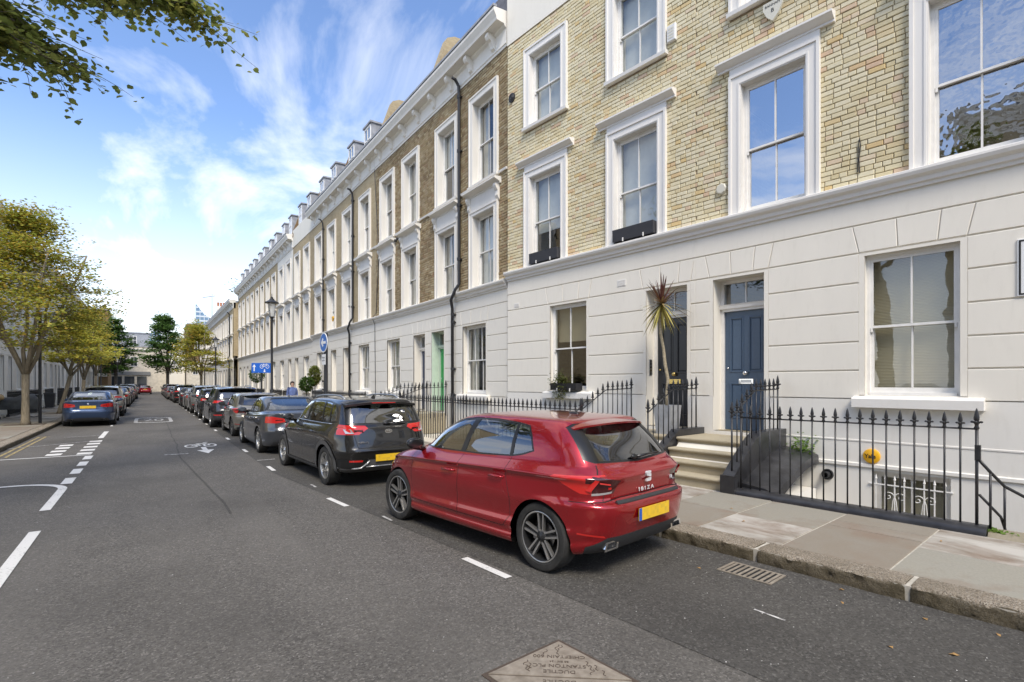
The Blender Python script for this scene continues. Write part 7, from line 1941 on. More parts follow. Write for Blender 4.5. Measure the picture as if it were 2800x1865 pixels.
# big plane tree overhanging from the near left corner
rng = random.Random(77)
t = thing('plane_tree', 'large tree whose leafy boughs hang into view over the road', 'tree', (-5.2, 5.2, .13))
O = Vector((-5.2, 5.2, .13))
m = MB(); m.tube([(0, 0, -.1), (0, 0, .4), (.1, .1, 2.5), (.15, .2, 5.0), (.3, .5, 7.0), (.4, .6, 9.5)], [.42, .32, .27, .24, .18, .08], 14); m.build('trunk', 'bark', t, smooth=True)
boughs = [([(.15, .2, 5.0), (1.2, 2.4, 7.0), (3.0, 4.6, 8.2), (4.2, 5.5, 8.4), (5.0, 5.6, 8.4), (5.75, 5.5, 8.3)], .12), ([(.15, .2, 4.8), (1.0, 2.6, 6.2), (2.2, 4.6, 7.2), (3.0, 5.6, 7.4), (3.5, 5.9, 7.3), (3.85, 6.1, 7.05)], .11),
          ([(.2, .3, 5.6), (1.6, 3.6, 7.4), (2.7, 6.0, 8.5), (3.7, 6.4, 8.5), (4.4, 6.9, 8.7)], .10), ([(.3, .5, 6.0), (1.6, 3.6, 7.9), (3.0, 5.6, 9.0), (4.4, 6.2, 9.1), (5.4, 6.1, 8.95)], .09), ([(.15, .3, 4.7), (1.2, 2.8, 6.0), (2.4, 4.2, 6.8), (3.0, 4.9, 6.9), (3.4, 5.2, 6.7)], .08), ([(.15, .3, 4.5), (1.2, 2.8, 5.4), (2.4, 4.3, 6.0), (3.2, 5.2, 6.1)], .05),
          ([(.3, .5, 6.8), (-1.6, 1.5, 8.6), (-3, 2.6, 9.6)], .1), ([(.3, .4, 6.2), (1.8, -1.2, 8.0), (3.4, -2.6, 9.0)], .1), ([(.3, .5, 7.0), (1.2, .8, 9.2), (1.8, 1.4, 11)], .09), ([(.2, .3, 5.8), (-1.4, -1.6, 7.8), (-2.4, -2.8, 9)], .1)]
clumps = []
for pts, r in boughs:
    l_ = MB(); pp = [Vector(p) for p in pts]; q = []
    for i in range(len(pp) - 1): q += wob(pp[i], pp[i + 1], 4, .08, rng)[:-1]
    q.append(pp[-1]); limb(l_, q, r, .012, 8); l_.build('limb', 'bark', t, smooth=True); clumps.append(q)
tw = MB(); leaves = []
for bi, q in enumerate(clumps):
    n = len(q); vis = bi < 6
    for i in range(2 if vis else 3, n):
        for k in range((7 if bi < 5 else 3) if vis else 9):
            a = rng.uniform(0, 6.283); ln = rng.uniform(.35, 1.35 if i < n - 2 else .8); dr = (q[i] - q[max(0, i - 2)]).normalized()
            e = q[i] + dr * ln * rng.uniform(.1, .8) + Vector((math.cos(a), math.sin(a), rng.uniform(-.5, .35))) * ln * .62 + Vector((0, 0, -.12 * ln))
            p = wob(q[i], e, 5, .07, rng); limb(tw, p, .009, .003, 4)
            for s in p[1:]:
                for z in range(3 if vis else 4):
                    leaves.append(s + Vector((rng.gauss(0, .08), rng.gauss(0, .08), rng.gauss(-.03, .07))))
tag(tw.build('twigs', 'bark_dark', t), kind='stuff')
def frame_px(c):
    w = c + O; a = R(34.9); Z = math.sin(a) * w.x + math.cos(a) * w.y; X = math.cos(a) * w.x - math.sin(a) * w.y
    return (1400 + 1420 * X / Z, 1048 - 1420 * (w.z - CAM_H) / Z, Z) if Z > .5 else (-9, -9, 999)
vis = []; rest = []
for c in leaves:
    x, y, Z = frame_px(c); (vis if 0 < x < 2800 and 0 < y < 1865 else rest).append((Z, c))
vis.sort(key=lambda p: p[0])
LV = []
for k in range(6):
    lm = MB(); add_leaf(lm, Vector((0, 0, 0)), random.Random(k + 1), .125, .5, 1, .0); LV.append(lm)
lme = []
for k, lm in enumerate(LV): lm.r = [k / 6]; lme.append(lm.mesh('leaf', 'leaf_plane'))
for Z, c in vis[:300]:
    o = obj('leaf', rng.choice(lme), t, tuple(c), rng.uniform(0, 6.28)); s = rng.uniform(.75, 1.15); o.scale = (s, s, s)
lv = MB()
for Z, c in vis[300:] : add_leaf(lv, c, rng, .125, .5, 1)
for Z, c in rest: add_leaf(lv, c, rng, .17, .5, 0)
tag(lv.build('crown', 'leaf_plane', t), kind='stuff')
print('plane leaves', len(vis), len(rest))
# ------------------------------------------------------------------ railings, drainpipes and doorsteps along the street
def far_railing(label, pts, zr=1.25, spacing=.15, group=None):
    t = thing('area_railing', label, 'railing', (pts[0][0], pts[0][1], 0), 0, group); o = Vector((pts[0][0], pts[0][1], 0)); m = MB()
    for (a, b_) in zip(pts[:-1], pts[1:]):
        n = max(1, round(math.dist(a, b_) / spacing))
        for i in range(n):
            f = i / n; x, y = a[0] + (b_[0] - a[0]) * f - o.x, a[1] + (b_[1] - a[1]) * f - o.y
            m.box(x - .011, x + .011, y - .011, y + .011, .12, zr); m.lathe([(.011, zr), (.024, zr + .06), (.012, zr + .09), (.001, zr + .19)], 4, 'z', (x, y, 0))
    tag(m.build('bars', 'iron_black', t), kind='stuff')
    m = MB(); m.tube([(p[0] - o.x, p[1] - o.y, zr) for p in pts], .013, 5); m.build('rail', 'iron_black', t)
    m = MB()
    for (a, b_) in zip(pts[:-1], pts[1:]): m.box(min(a[0], b_[0]) - .09 - o.x, max(a[0], b_[0]) + .09 - o.x, min(a[1], b_[1]) - .05 - o.y, max(a[1], b_[1]) + .05 - o.y, .05, .24)
    m.build('plinth', 'black_paint', t); return t
area_railing('black spearhead railings before the bay with the curtained window and drainpipe', [(RX, 11.35, 1.27, .25), (RX, 15.5, 1.27, .25)], 0, 0, spacing=.145, group=GRL)
area_railing('taller black spearhead railings before the bright green door', [(RX, 15.6, 1.35, .25), (7.4, 15.75, 1.62, .6), (FX - .05, 15.75, 1.66, .7)], 0, 0, spacing=.15, group=GRL)
area_railing('black stair rail between the green and dark doors', [(RX, 17.22, 1.30, .3), (7.3, 17.22, 1.62, .6), (FX - .05, 17.22, 1.64, .7)], 0, 0, spacing=.15, group=GRL)
area_railing('black spearhead railings beyond the dark door beside the green one', [(RX, 18.8, 1.27, .25), (RX, 26.4, 1.27, .25)], 0, 0, spacing=.145, group=GRL)
for i, (a, b_) in enumerate(((29.6, 33.3), (33.6, 37.4), (39.3, 42.6), (45.4, 48.6), (50, 53.6), (56.5, 59), (61.3, 66))):
    far_railing('black area railings seen over the car roofs along the brick terrace', [(RX, a), (RX, b_)], 1.25, .15, 'railings of the brick terrace')
for i in range(11):
    y = 23.5 + i * 5.6; far_railing('black area railings before the white terrace', [(LRX + .05, y + .2), (LRX + .05, y + 3.9)], 1.25, .16, 'railings of the white terrace')
    t = thing('front_steps', 'pale steps up to a front door of the white terrace', 'steps', (LRX, y + 4.6, 0), 0, 'steps of the white terrace')
    for k in range(4):
        m = MB(); m.box(-1.75, .1 - .27 * k, -.6, .6, .10 + .17 * k, .10 + .17 * (k + 1)); m.build('step', 'stucco_cream', t)
for i in range(10):
    y0, y1 = YB[i], YB[i + 1]; w = y1 - y0
    s = (16.47 - y0, 18.0 - y0)[i] if i < 2 else (.80 * w if i % 2 == 0 else .20 * w)
    t = thing('front_steps', 'stone steps up to the %s' % ('green door' if i == 0 else 'dark door beside the green one' if i == 1 else 'front doors along the brick terrace'), 'steps', (RX, y0 + s, 0), 0, 'steps of the brick terrace')
    for k in range(4):
        m = MB(); m.box(-.1 + .27 * k, FX - RX - .0, -.62, .62, .10 + .165 * k, .10 + .165 * (k + 1)); m.build('step', 'sandstone', t)
    m = MB(); m.box(.3, FX - RX, -.6, .6, -1.7, .09); m.build('vault', 'stucco_cream', t)
def drainpipe(label, x, y_up, y_low, ztop, zbot, mat='pipe_black', r=.05, jog=4.55):
    t = thing('drainpipe', label, 'drainpipe', (x, y_low, 0), 0, 'drainpipes'); dy = y_up - y_low
    m = MB(); m.tube([(-.34, dy, ztop + .15), (-.22, dy, ztop + .12), (-.10, dy, ztop - .05), (-.08, dy, ztop - .3), (-.08, dy, jog + .45), (-.20, dy * .9, jog + .25), (-.22, dy * .3, jog - .05), (-.10, 0, jog - .3), (-.09, 0, zbot)], r, 10); p = m.build('pipe', mat, t, smooth=True)
    for z in [ztop - .4 - 1.75 * k for k in range(5)] + [jog - .75, jog - 2.3, 1.4]:
        yy = dy if z > jog else 0; m = MB(); m.lathe([(r + .002, z - .05), (r + .016, z - .045), (r + .016, z + .045), (r + .002, z + .05)], 12, 'z', (-.085, yy, 0)); m.box(-.06, -.0, yy - .085, yy + .085, z - .015, z + .015); m.build('collar', mat, p)
    return t
drainpipe('thick black drainpipe with a swan neck beside the green-doored house\'s curtained window', FX, 14.78, 15.2, 11.45, -.2)
drainpipe('black drainpipe beyond the dark-doored house, jogging at the string course', FX, 25.55, 26.0, 11.2, -.2)
drainpipe('black drainpipe on the brickwork behind the round blue arrow sign', FX, 30.9, 30.9, 11.1, 4.6, r=.04, jog=4.2)
drainpipe('black drainpipe where the lower projecting row begins', FX - .5, 69.5, 69.5, 10.0, .2, r=.06)
t = thing('cable_run', 'thin cable sagging down the brown brick front between the tall windows', 'cable', (FX - .03, 22.4, 0)); m = MB(); m.tube([(0, .3, 12.0), (0, .1, 10.2), (0, -.1, 8.9), (0, -.3, 7.4), (0, .05, 4.9), (-.12, .2, 4.7), (-.02, .15, 4.4), (0, .1, .8)], .014, 5); m.build('strand', 'pipe_black', t)
t = thing('bell_box', 'small yellow bell box on the brickwork behind the round blue sign', 'alarm', (FX - .02, 29.0, 5.35)); MB().prism_x([(-.1, .1), (.1, .1), (.12, 0), (0, -.18), (-.12, 0)], -.07, 0).build('casing', 'yale_yellow', t)
for i in range(3):
    t = thing('wall_vent', 'black pipe end poking from the brown brickwork under the sill band', 'vent', (FX, 19.72 + .22 * i, 7.68 - .03 * i), 0, 'pipe ends'); m = MB(); m.lathe([(.001, -.09), (.05, -.10), (.058, -.09), (.058, 0)], 14, 'x'); m.build('pipe_end', 'pipe_black', t, smooth=True)

# ------------------------------------------------------------------ street furniture
def lamp(label, x, y, h=5.65):
    t = thing('street_lamp', label, 'street lamp', (x, y, .13), 0, 'lantern street lamps'); h -= .13
    m = MB(); m.lathe([(.16, 0), (.16, .08), (.11, .14), (.105, .9), (.08, .98), (.085, 1.05), (.058, 1.12), (.05, 2.8), (.045, h - 1.1), (.06, h - 1.06), (.045, h - 1.0), (.07, h - .93), (.09, h - .9)], 14); m.build('post', 'iron_black', t, auto=40)
    m = MB(); g = MB(); z0, z1 = h - .90, h - .28; r0, r1 = .11, .20
    for k in range(4):
        a = math.pi / 4 + k * math.pi / 2; b_ = a + math.pi / 2; A0, A1 = Vector((math.cos(a) * r0, math.sin(a) * r0, z0)), Vector((math.cos(a) * r1, math.sin(a) * r1, z1)); B0, B1 = Vector((math.cos(b_) * r0, math.sin(b_) * r0, z0)), Vector((math.cos(b_) * r1, math.sin(b_) * r1, z1))
        m.tube([A0, A1], .011, 4); gg = MB(); gg.quad(tuple(A0), tuple(B0), tuple(B1), tuple(A1)); gg.build('lantern_pane', 'lamp_frost', t)
    m.lathe([(.10, z0 - .01), (.12, z0), (.12, z0 + .02)], 8); m.build('lantern_frame', 'iron_black', t)
    m = MB(); m.lathe([(.001, z1), (.30, z1 + .0), (.31, z1 + .03), (.20, z1 + .09), (.12, z1 + .14), (.09, z1 + .20), (.05, z1 + .22), (.06, z1 + .25), (.02, z1 + .30), (.012, z1 + .42), (.001, z1 + .45)], 16); m.build('lantern_cap', 'iron_black', t, auto=35)
    m = MB(); m.lathe([(.001, z0 + .1), (.05, z0 + .12), (.05, z0 + .35), (.001, z0 + .4)], 10); m.build('mantle', 'sign_white', t, smooth=True)
b = NB('lamp_frost'); b.base((.72, .71, .66)); b.set(rough=.35); tr = b.n('ShaderNodeBsdfTransparent'); mx = b.n('ShaderNodeMixShader'); mx.inputs[0].default_value = .55; b.link(tr.outputs[0], mx.inputs[1]); b.link(b.p.outputs[0], mx.inputs[2]); b.link(mx.outputs[0], b.out.inputs[0])
lamp('black post with a glazed lantern beside the blue cycle sign', 4.5, 25.3)
lamp('black post with a glazed lantern beside the yellow-green tree on the right', 4.5, 49.5)
lamp('black post with a glazed lantern on the left pavement by the rust-coloured tree', -3.75, 62)
lamp('black post with a glazed lantern at the far left end', -3.75, 92)
def pole(t, h, r=.055, mat='iron_black'): MB().lathe([(r, 0), (r, h), (.001, h)], 12).build('post', mat, t, smooth=False)
t = thing('traffic_sign', 'round blue sign with a white arrow over a small white plate on a black post', 'road sign', (4.45, 16.4, .13), R(-84))
pole(t, 3.20, .06)
m = MB(); m.lathe([(.001, -.075), (.27, -.075), (.30, -.07), (.30, -.062)], 32, 'y', (0, 0, 2.90)); m.build('disc', 'sign_blue_pale', t)
m = MB(); m.lathe([(.272, -.077), (.30, -.077), (.302, -.06)], 32, 'y', (0, 0, 2.90)); m.build('disc_border', 'sign_white', t)
m = MB(); m.prism_y([(-.19, 2.90), (-.05, 3.04), (.0, 2.99), (-.05, 2.94), (.18, 2.94), (.18, 2.86), (-.05, 2.86), (.0, 2.81), (-.05, 2.76)], -.082, -.076); m.build('arrow', 'sign_white', t)
m = MB(); m.box(-.15, .15, -.075, -.065, 2.22, 2.54); m.build('plate', 'sign_white', t)
o = obj('lettering', text_mesh('Except\ncycles', .085, .0005, 'ink_black'), t, (0, -.077, 2.40)); o.rotation_euler = (R(90), 0, 0)
t = thing('traffic_sign', 'blue rectangular sign with a white arrow and a bicycle on a black post', 'road sign', (4.5, 27.9, .13), R(-20)); t.scale = (.8, 1, 1)
pole(t, 2.62, .05)
m = MB(); m.box(-.55, .55, -.07, -.06, 2.16, 2.64); m.build('panel', 'sign_blue', t)
m = MB(); m.prism_y([(-.40, 2.58), (-.30, 2.44), (-.37, 2.46), (-.37, 2.24), (-.43, 2.24), (-.43, 2.46), (-.50, 2.44)], -.074, -.069); m.build('arrow', 'sign_white', t)
m = MB()
for cx in (.02, .34):
    n = 18
    for i in range(n):
        a, b_ = 2 * math.pi * i / n, 2 * math.pi * (i + 1) / n; m.add([(cx + .10 * math.cos(a), -.074, 2.47 + .10 * math.sin(a)), (cx + .10 * math.cos(b_), -.074, 2.47 + .10 * math.sin(b_)), (cx + .078 * math.cos(b_), -.074, 2.47 + .078 * math.sin(b_)), (cx + .078 * math.cos(a), -.074, 2.47 + .078 * math.sin(a))], [(0, 1, 2, 3)])
for p, q in (((.02, 2.47), (.12, 2.57)), ((.12, 2.57), (.28, 2.57)), ((.28, 2.57), (.34, 2.47)), ((.12, 2.57), (.18, 2.47)), ((.18, 2.47), (.28, 2.57)), ((.02, 2.47), (.18, 2.47)), ((.27, 2.60), (.33, 2.60)), ((.09, 2.59), (.15, 2.59))): m.tube([(p[0], -.073, p[1]), (q[0], -.073, q[1])], .010, 4)
m.build('bicycle', 'sign_white', t)
m = MB(); m.prism_y([(.18, 2.18), (.10, 2.26), (.155, 2.25), (.155, 2.34), (.205, 2.34), (.205, 2.25), (.26, 2.26)], -.074, -.069); m.build('arrow', 'sign_white', t)
t = thing('sign_post', 'plain black post on the pavement beside the first street tree', 'post', (-3.75, 29.0, .13)); pole(t, 4.6, .055)
for i, (x, y, h_) in enumerate(((-3.75, 43, 3.4), (-3.75, 54, 3.2), (4.5, 60, 3.0))):
    t = thing('sign_post', 'slim dark post standing further along the pavement', 'post', (x, y, .13), 0, 'slim posts'); pole(t, h_, .04)
# topiary
def topiary(label, x, y, zc, r, seed, tall=False):
    t = thing('topiary', label, 'shrub', (x, y, .7)); rng = random.Random(seed); m = MB()
    m.lathe([(.16, 0), (.2, .35), (.17, .35), (.16, .3)], 12); m.build('pot', 'planter_grey', t)
    m = MB(); m.tube([(0, 0, .3), (0, 0, zc - .7)], .03, 6); m.build('stem', 'bark_dark', t)
    m = MB()
    for _ in range(1500):
        d = Vector((rng.gauss(0, 1), rng.gauss(0, 1), rng.gauss(0, 1))).normalized() * r * rng.uniform(.75, 1.05); d.z *= 1.15 if not tall else 1.9
        add_leaf(m, Vector((0, 0, zc - .7)) + d, rng, .13)
    tag(m.build('foliage', 'leaf_green' if not tall else 'leaf_plane', t), kind='stuff')
topiary('clipped ball topiary in front of a white doorway', 7.15, 30.2, 1.72, .36, 1); topiary('taller loose shrub behind the clipped ball topiary', 7.7, 30.6, 2.2, .30, 2, True); topiary('rounded bay tree in front of the terrace beside the blue cycle sign', 7.0, 45.5, 2.45, .55, 3)
# covered cargo bike and bins on the left
t = thing('cargo_bike', 'cargo bicycle under a dark grey weather cover on the left pavement', 'bicycle', (-5.2, 33.8, .13), R(8))
rng = random.Random(8); m = MB(); n = 14; k_ = 9; vs = []
for i in range(n + 1):
    f = i / n; x = -.75 + 1.5 * f; hh = (.98 if f < .45 else .98 + .16 * math.sin((f - .45) * 5)) * (1 if 0 < i < n else .92); w = .34 * (1 - .25 * abs(f - .5))
    for j_ in range(k_):
        a = math.pi * j_ / (k_ - 1); z = .42 + (hh - .42) * (max(0, math.sin(a)) ** .45); y = -w * math.cos(a) * (1 if abs(math.cos(a)) < .9 else 1.04)
        q = mnoise.noise_vector(Vector((x * 4, y * 4, z * 4))) * .035; vs.append((x + q.x, y + q.y, z + q.z))
m.add(vs, [(i * k_ + j_, i * k_ + j_ + 1, (i + 1) * k_ + j_ + 1, (i + 1) * k_ + j_) for i in range(n) for j_ in range(k_ - 1)] + [tuple(range(k_)), tuple(n * k_ + j_ for j_ in range(k_))]); m.build('cover', 'tarp', t, auto=50, recalc=True)
for x in (-.50, .62):
    m = MB(); m.lathe([(.22, -.02), (.25, -.02), (.25, .02), (.22, .02)], 20, 'y', (x, 0, .25), closed=True); m.build('wheel', 'tyre', t, smooth=True)
m = MB(); m.box(.2, .26, -.3, .3, .02, .45); m.build('stand', 'iron_black', t)
m = MB(); m.tube([(-.78, .34, .60), (-.80, .36, .52)], .03, 6); m.build('reflector', 'lamp_red', t)
t = thing('basket', 'wicker-coloured bundle on the railings above the covered cargo bike', 'basket', (-5.72, 33.2, 1.02)); m = MB(); m.sphere((0, 0, .1), .2, .36, .16, 12, 7); m.v = [(p[0], p[1], p[2] + mnoise.noise(Vector(p) * 6) * .05) for p in m.v]; m.build('bundle', 'wicker', t, smooth=True)
for i, y in enumerate((39.0, 39.8, 45.1)):
    t = thing('wheelie_bin', 'black wheeled refuse bin by the left-hand railings', 'bin', (-5.35, y, .13), 0, 'wheeled bins'); m = MB(); m.add([(-.2, -.24, .06), (.2, -.24, .06), (.2, .24, .06), (-.2, .24, .06), (-.27, -.29, .95), (.27, -.29, .95), (.27, .29, .95), (-.27, .29, .95)], [(3, 2, 1, 0), (4, 5, 6, 7), (0, 1, 5, 4), (1, 2, 6, 5), (2, 3, 7, 6), (3, 0, 4, 7)]); m.build('tub', 'plastic_dark', t)
    m = MB(); m.prism_y([(-.3, .955), (.3, .955), (.28, 1.0), (-.2, 1.05), (-.3, 1.0)], -.31, .31); m.build('lid', 'plastic_dark', t)
# ------------------------------------------------------------------ the end of the street and the skyline
def block(label, cat, x0, x1, y0, y1, z1, wall, wins, name='building', extra=None, group=None, roofmat='lead'):
    t = thing(name, label, cat, ((x0 + x1) / 2, y0, 0), 0, group); w = x1 - x0; cx = (x0 + x1) / 2
    m = MB(); m.box(-w / 2, w / 2, 0, y1 - y0, -1.7, z1); m.build('wall', wall, t)
    m = MB(); m.box(-w / 2 - .15, w / 2 + .15, -.15, y1 - y0 + .1, z1, z1 + .25); m.build('roof', roofmat, t)
    for (a, b_, c, d) in wins:
        a, b_ = a - cx, b_ - cx; f = MB(); fr = .09
        f.box(a, a + fr, -.06, .02, c, d); f.box(b_ - fr, b_, -.06, .02, c, d); f.box(a + fr, b_ - fr, -.06, .02, c, c + fr); f.box(a + fr, b_ - fr, -.06, .02, d - fr, d); f.box((a + b_) / 2 - .03, (a + b_) / 2 + .03, -.05, .02, c + fr, d - fr); f.box(a + fr, (a + b_) / 2 - .03, -.05, .02, (c + d) / 2 - .03, (c + d) / 2 + .03); f.box((a + b_) / 2 + .03, b_ - fr, -.05, .02, (c + d) / 2 - .03, (c + d) / 2 + .03)
        wn = f.build('window', 'sash_white', t); q = MB(); q.box(a + fr, b_ - fr, -.03, -.012, c + fr, d - fr); q.build('pane', 'win_dark', wn)
    if extra: extra(t, cx)
    return t
b = NB('win_dark'); b.base((.03, .035, .04)); b.set(rough=.06)
def shopfront(t, cx):
    m = MB(); m.box(-11.0, 5.0, -.25, .0, 3.5, 4.2); m.build('fascia', 'shop_grey', t)
    for k in range(4):
        a = -3.6 + k * 2.1; m = MB(); m.box(a, a + 1.7, -.06, .0, .6, 3.2); q = m.build('shop_window', 'win_dark', t)
        m = MB(); m.box(a - .1, a, -.1, .0, .1, 3.3); m.box(a + 1.7, a + 1.8, -.1, 0, .1, 3.3); m.box(a, a + 1.7, -.1, 0, .1, .6); m.build('shop_frame', 'render_cream', q)
    m = MB(); m.box(-9.5, -4.6, -.35, -.05, 3.2, 4.3); sg = m.build('shop_sign', 'shop_orange', t)
    for k in range(2):
        m = MB(); m.box(-9.4, -4.7, -.40, -.35, 2.2 + k * .55, 2.45 + k * .55); m.build('sign_panel', 'shop_orange', sg)
    o = obj('lettering', text_mesh('FOOD & WINE', .62, .01, 'sign_white'), sg, (-7.0, -.36, 3.75)); o.rotation_euler = (R(90), 0, 0)
    m = MB(); m.box(-9.6, -4.5, -.2, 0, .1, 2.1); m.build('shop_interior', 'terracotta', t)
    m = MB(); m.box(-8.9, -8.3, -.5, -.42, 1.5, 2.6); m.build('hanging_sign', 'yellow_sign', t)
    m = MB(); m.box(-11, 5, -.35, 0, 8.7, 9.05); m.build('cornice', 'trim_old', t)
block('cream rendered building with shopfronts closing the end of the street', 'building', -13.0, 3.2, 134, 146, 9.4, 'render_cream', [(-10.6, -9.4, 5.3, 7.3), (-6.9, -5.7, 5.3, 7.3), (-3.3, -2.1, 5.3, 7.3), (.6, 1.8, 5.3, 7.3)], extra=shopfront)
block('grey attic block behind the cream shop building', 'building', -9, 0, 139, 145, 12.6, 'lead', [(-6.5, -5.2, 10.2, 12), (-3.6, -2.3, 10.2, 12)])
block('narrow white building right of the cream shop building', 'building', 3.4, 6.2, 132, 144, 8.6, 'stucco_white', [(4.2, 4.9, 6.0, 7.4)])
block('low cream shop with blue hoarding at the far right corner', 'building', 6.4, 15, 128, 140, 6.2, 'render_cream', [(7.4, 8.4, 3.6, 5.0), (10, 11, 3.6, 5)])
def chim(t, cx):
    m = MB(); m.box(-1.2, .6, 2, 4, 15.5, 20.5); c_ = m.build('chimney', 'stucco_cream', t)
    for k in range(3): MB().lathe([(.22, 20.5), (.25, 21.5), (.2, 21.5)], 8, 'z', (-.9 + .6 * k, 3, 0)).build('chimney_pot', 'terracotta', c_)
block('brown brick building with a tall chimney behind the right-hand trees', 'building', 7.2, 22, 142, 156, 15.5, 'brick_old', [(8.6, 9.8, 9, 11.5), (11, 12.2, 9, 11.5), (13.6, 14.8, 9, 11.5)], extra=chim)
block('bare brown brick flank closing the white terrace', 'building', -16, -6.2, 119, 129, 15.0, 'brick_old', [(-8.2, -7.2, 3.2, 5.4)], extra=lambda t, cx: MB().box(3.6, 4.8, -.4, 1, 3.0, 3.6).build('sign', 'render_cream', t))
# glass towers
def tower(label, pts_top, x0, x1, y, z0, nfl, nb, group='glass towers'):
    """pts_top: roof line as (fraction, z)"""
    t = thing('glass_tower', label, 'tower', ((x0 + x1) / 2, y, 0), 0, group); w = x1 - x0
    zt = lambda f: np.interp(f, [p[0] for p in pts_top], [p[1] for p in pts_top])
    n = 12; poly = [(-w / 2, -1.7), (w / 2, -1.7)] + [(w / 2 - w * i / n, float(zt(1 - i / n))) for i in range(n + 1)]
    m = MB(); m.prism_y(poly, 0, w * .8); m.build('glazing', 'tower_glass', t)
    zm = max(p[1] for p in pts_top)
    for k in range(nfl):
        z = z0 + (zm - z0) * k / nfl; fs = [i / 40 for i in range(41) if zt(i / 40) > z + .5]
        if len(fs) > 1: m = MB(); m.box(-w / 2 + w * fs[0], -w / 2 + w * fs[-1], -.35, .0, z, z + (zm - z0) / nfl * .34); m.build('floor_band', 'tower_band', t)
    for k in range(nb + 1):
        f = min(1, max(0, k / nb)); m = MB(); m.box(-w / 2 + w * f - .18, -w / 2 + w * f + .18, -.45, 0, 5, float(zt(f))); m.build('mullion', 'tower_band', t)
    return t
tower('curved-top glass tower rising behind the brick terrace', [(0, 57), (.4, 50), (1, 45)], 26.1, 38.7, 420, 20, 12, 5)
tower('stepped glass block with a sloping roof behind the end of the street', [(0, 22), (.45, 27), (.7, 29), (1, 32)], -5.5, 4.8, 330, 8, 7, 6)
t = thing('crane', 'slim mast and short jib beside the curved glass tower', 'crane', (36.8, 430, 0)); m = MB(); m.tube([(0, 0, 40), (0, 0, 66)], .5, 5); m.build('mast', 'tower_band', t); m = MB(); m.tube([(-6, 0, 63), (2, 0, 65)], .5, 5); m.build('jib', 'tower_band', t)
# aerials
for i, (x, y, z, h_) in enumerate(((9.8, 41.5, 12.2, 3.2), (9.5, 73, 11, 3.4), (-8.6, 43.6, 12.0, 2.6))):
    t = thing('tv_aerial', ('television aerial on the brick terrace roof', 'television aerial above the lower projecting row', 'television aerial on the white terrace roof')[i], 'aerial', (x, y, z)); m = MB(); m.tube([(0, 0, 0), (0, 0, h_)], .025, 5); p = m.build('mast', 'steel', t)
    m = MB(); m.tube([(-.5, -.3, h_ - .15), (.5, .3, h_ - .05)], .015, 4)
    for k in range(7): f = -.45 + .15 * k; m.tube([(f - .12, f * .6 + .2, h_ - .1), (f + .12, f * .6 - .2, h_ - .1)], .01, 4)
    m.build('dipoles', 'steel', p)
t = thing('roof_weed', 'buddleia sprouting from the end of the brick terrace cornice', 'plant', (FX - .2, 66.0, 12.0)); m = MB(); leaf_cloud(random.Random(1), 160, lambda r: (Vector((r.gauss(0, .4), r.gauss(0, .5), abs(r.gauss(.2, .6)))), 0), .22, m); m.build('leaves', 'leaf_bush', t)

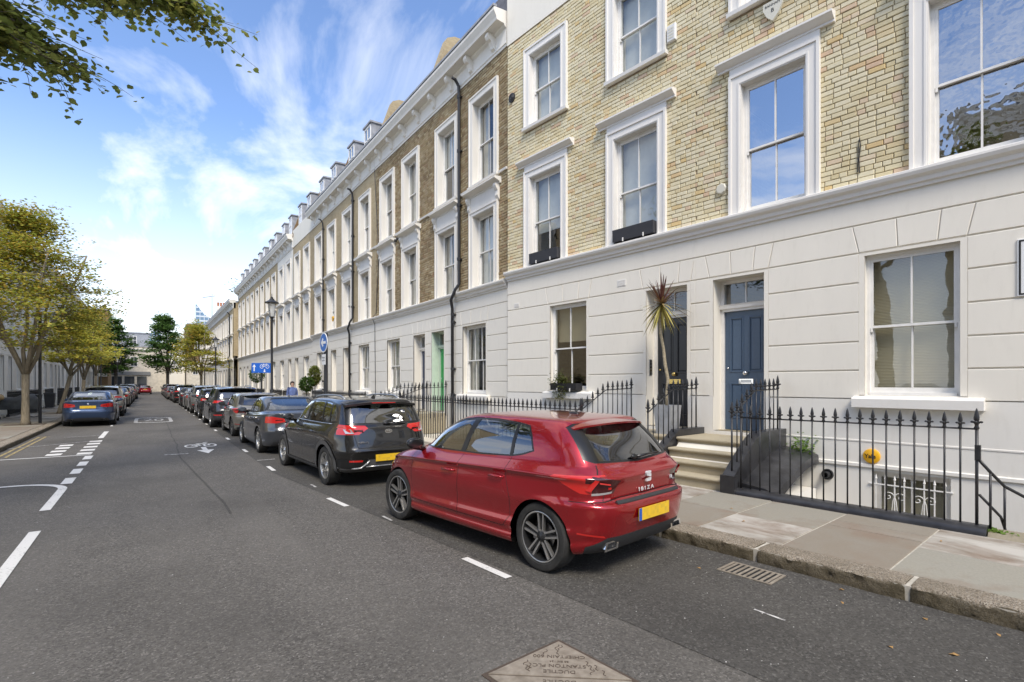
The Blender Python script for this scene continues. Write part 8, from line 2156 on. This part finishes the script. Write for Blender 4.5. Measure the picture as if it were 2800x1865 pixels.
# ------------------------------------------------------------------ a passer-by on the far pavement
def person(label, loc, rz, top='cloth_blue', leg='cloth_dark'):
    t = thing('person', label, 'person', loc, rz); bm = bmesh.new()
    J = dict(pel=(0, 0, .96), chest=(.0, 0, 1.28), neck=(.01, 0, 1.47), head=(.03, 0, 1.60), crown=(.02, 0, 1.70), ls=(0, .17, 1.42), le=(-.04, .21, 1.14), lh=(.06, .22, .92), lf=(.10, .215, .83), rs=(0, -.17, 1.42), re=(-.02, -.21, 1.14), rh=(.12, -.20, .95), rf=(.17, -.19, .87),
             lk=(.12, .10, .53), la=(.02, .10, .10), lt=(.14, .11, .05), lhp=(0, .09, .92), rk=(.0, -.10, .52), ra=(-.18, -.10, .13), rt=(-.07, -.11, .05), rhp=(0, -.09, .92))
    rad = dict(pel=.14, chest=.135, neck=.055, head=.085, crown=.06, ls=.065, le=.045, lh=.03, lf=.025, rs=.065, re=.045, rh=.03, rf=.025, lk=.06, la=.04, lt=.035, lhp=.095, rk=.06, ra=.04, rt=.035, rhp=.095)
    E = [('pel', 'chest'), ('chest', 'neck'), ('neck', 'head'), ('head', 'crown'), ('chest', 'ls'), ('ls', 'le'), ('le', 'lh'), ('lh', 'lf'), ('chest', 'rs'), ('rs', 're'), ('re', 'rh'), ('rh', 'rf'), ('pel', 'lhp'), ('lhp', 'lk'), ('lk', 'la'), ('la', 'lt'), ('pel', 'rhp'), ('rhp', 'rk'), ('rk', 'ra'), ('ra', 'rt')]
    names = list(J); me = bpy.data.meshes.new('skeleton'); me.from_pydata([J[n] for n in names], [(names.index(a), names.index(b_)) for a, b_ in E], [])
    o = bpy.data.objects.new('skeleton', me); COL.objects.link(o); md = o.modifiers.new('skin', 'SKIN'); o.modifiers.new('sub', 'SUBSURF').levels = 2
    for i, n in enumerate(names):
        sv = me.skin_vertices[0].data[i]; sv.radius = (rad[n], rad[n] * (1.25 if n in ('chest', 'pel') else 1)); sv.use_root = n == 'pel'
    dg = bpy.context.evaluated_depsgraph_get(); dg.update(); bme = bpy.data.meshes.new_from_object(o.evaluated_get(dg)); bpy.data.objects.remove(o)
    bme.materials.clear()
    for mt in ('skin', top, leg, 'tyre'): bme.materials.append(M_[mt])
    for pl in bme.polygons:
        z = pl.center.z; y = abs(pl.center.y); pl.use_smooth = True
        pl.material_index = 3 if z < .10 else 2 if z < .97 and y < .18 else 1 if z < 1.475 and not (y > .17 and z < .95) else 0
    obj('body', bme, t)
    m = MB(); m.sphere((.005, 0, 1.635), .105, .098, .115, 14, 10); m.v = [p if not (p[0] > .06 and p[2] < 1.66) else (.055, p[1], p[2]) for p in m.v]; m.build('hair', 'hair_dark', t, smooth=True)
    m = MB(); m.sphere((.125, 0, 1.60), .018, .014, .02, 8, 5); m.build('nose', 'skin', t, smooth=True)
simple('skin', (.42, .26, .19), .6); simple('cloth_blue', (.10, .14, .30), .85, var=.2); simple('cloth_dark', (.03, .032, .04), .9); simple('hair_dark', (.035, .018, .012), .6)
person('person with dark hair and a blue top walking behind the parked cars', (5.3, 25.0, .131), R(-95))
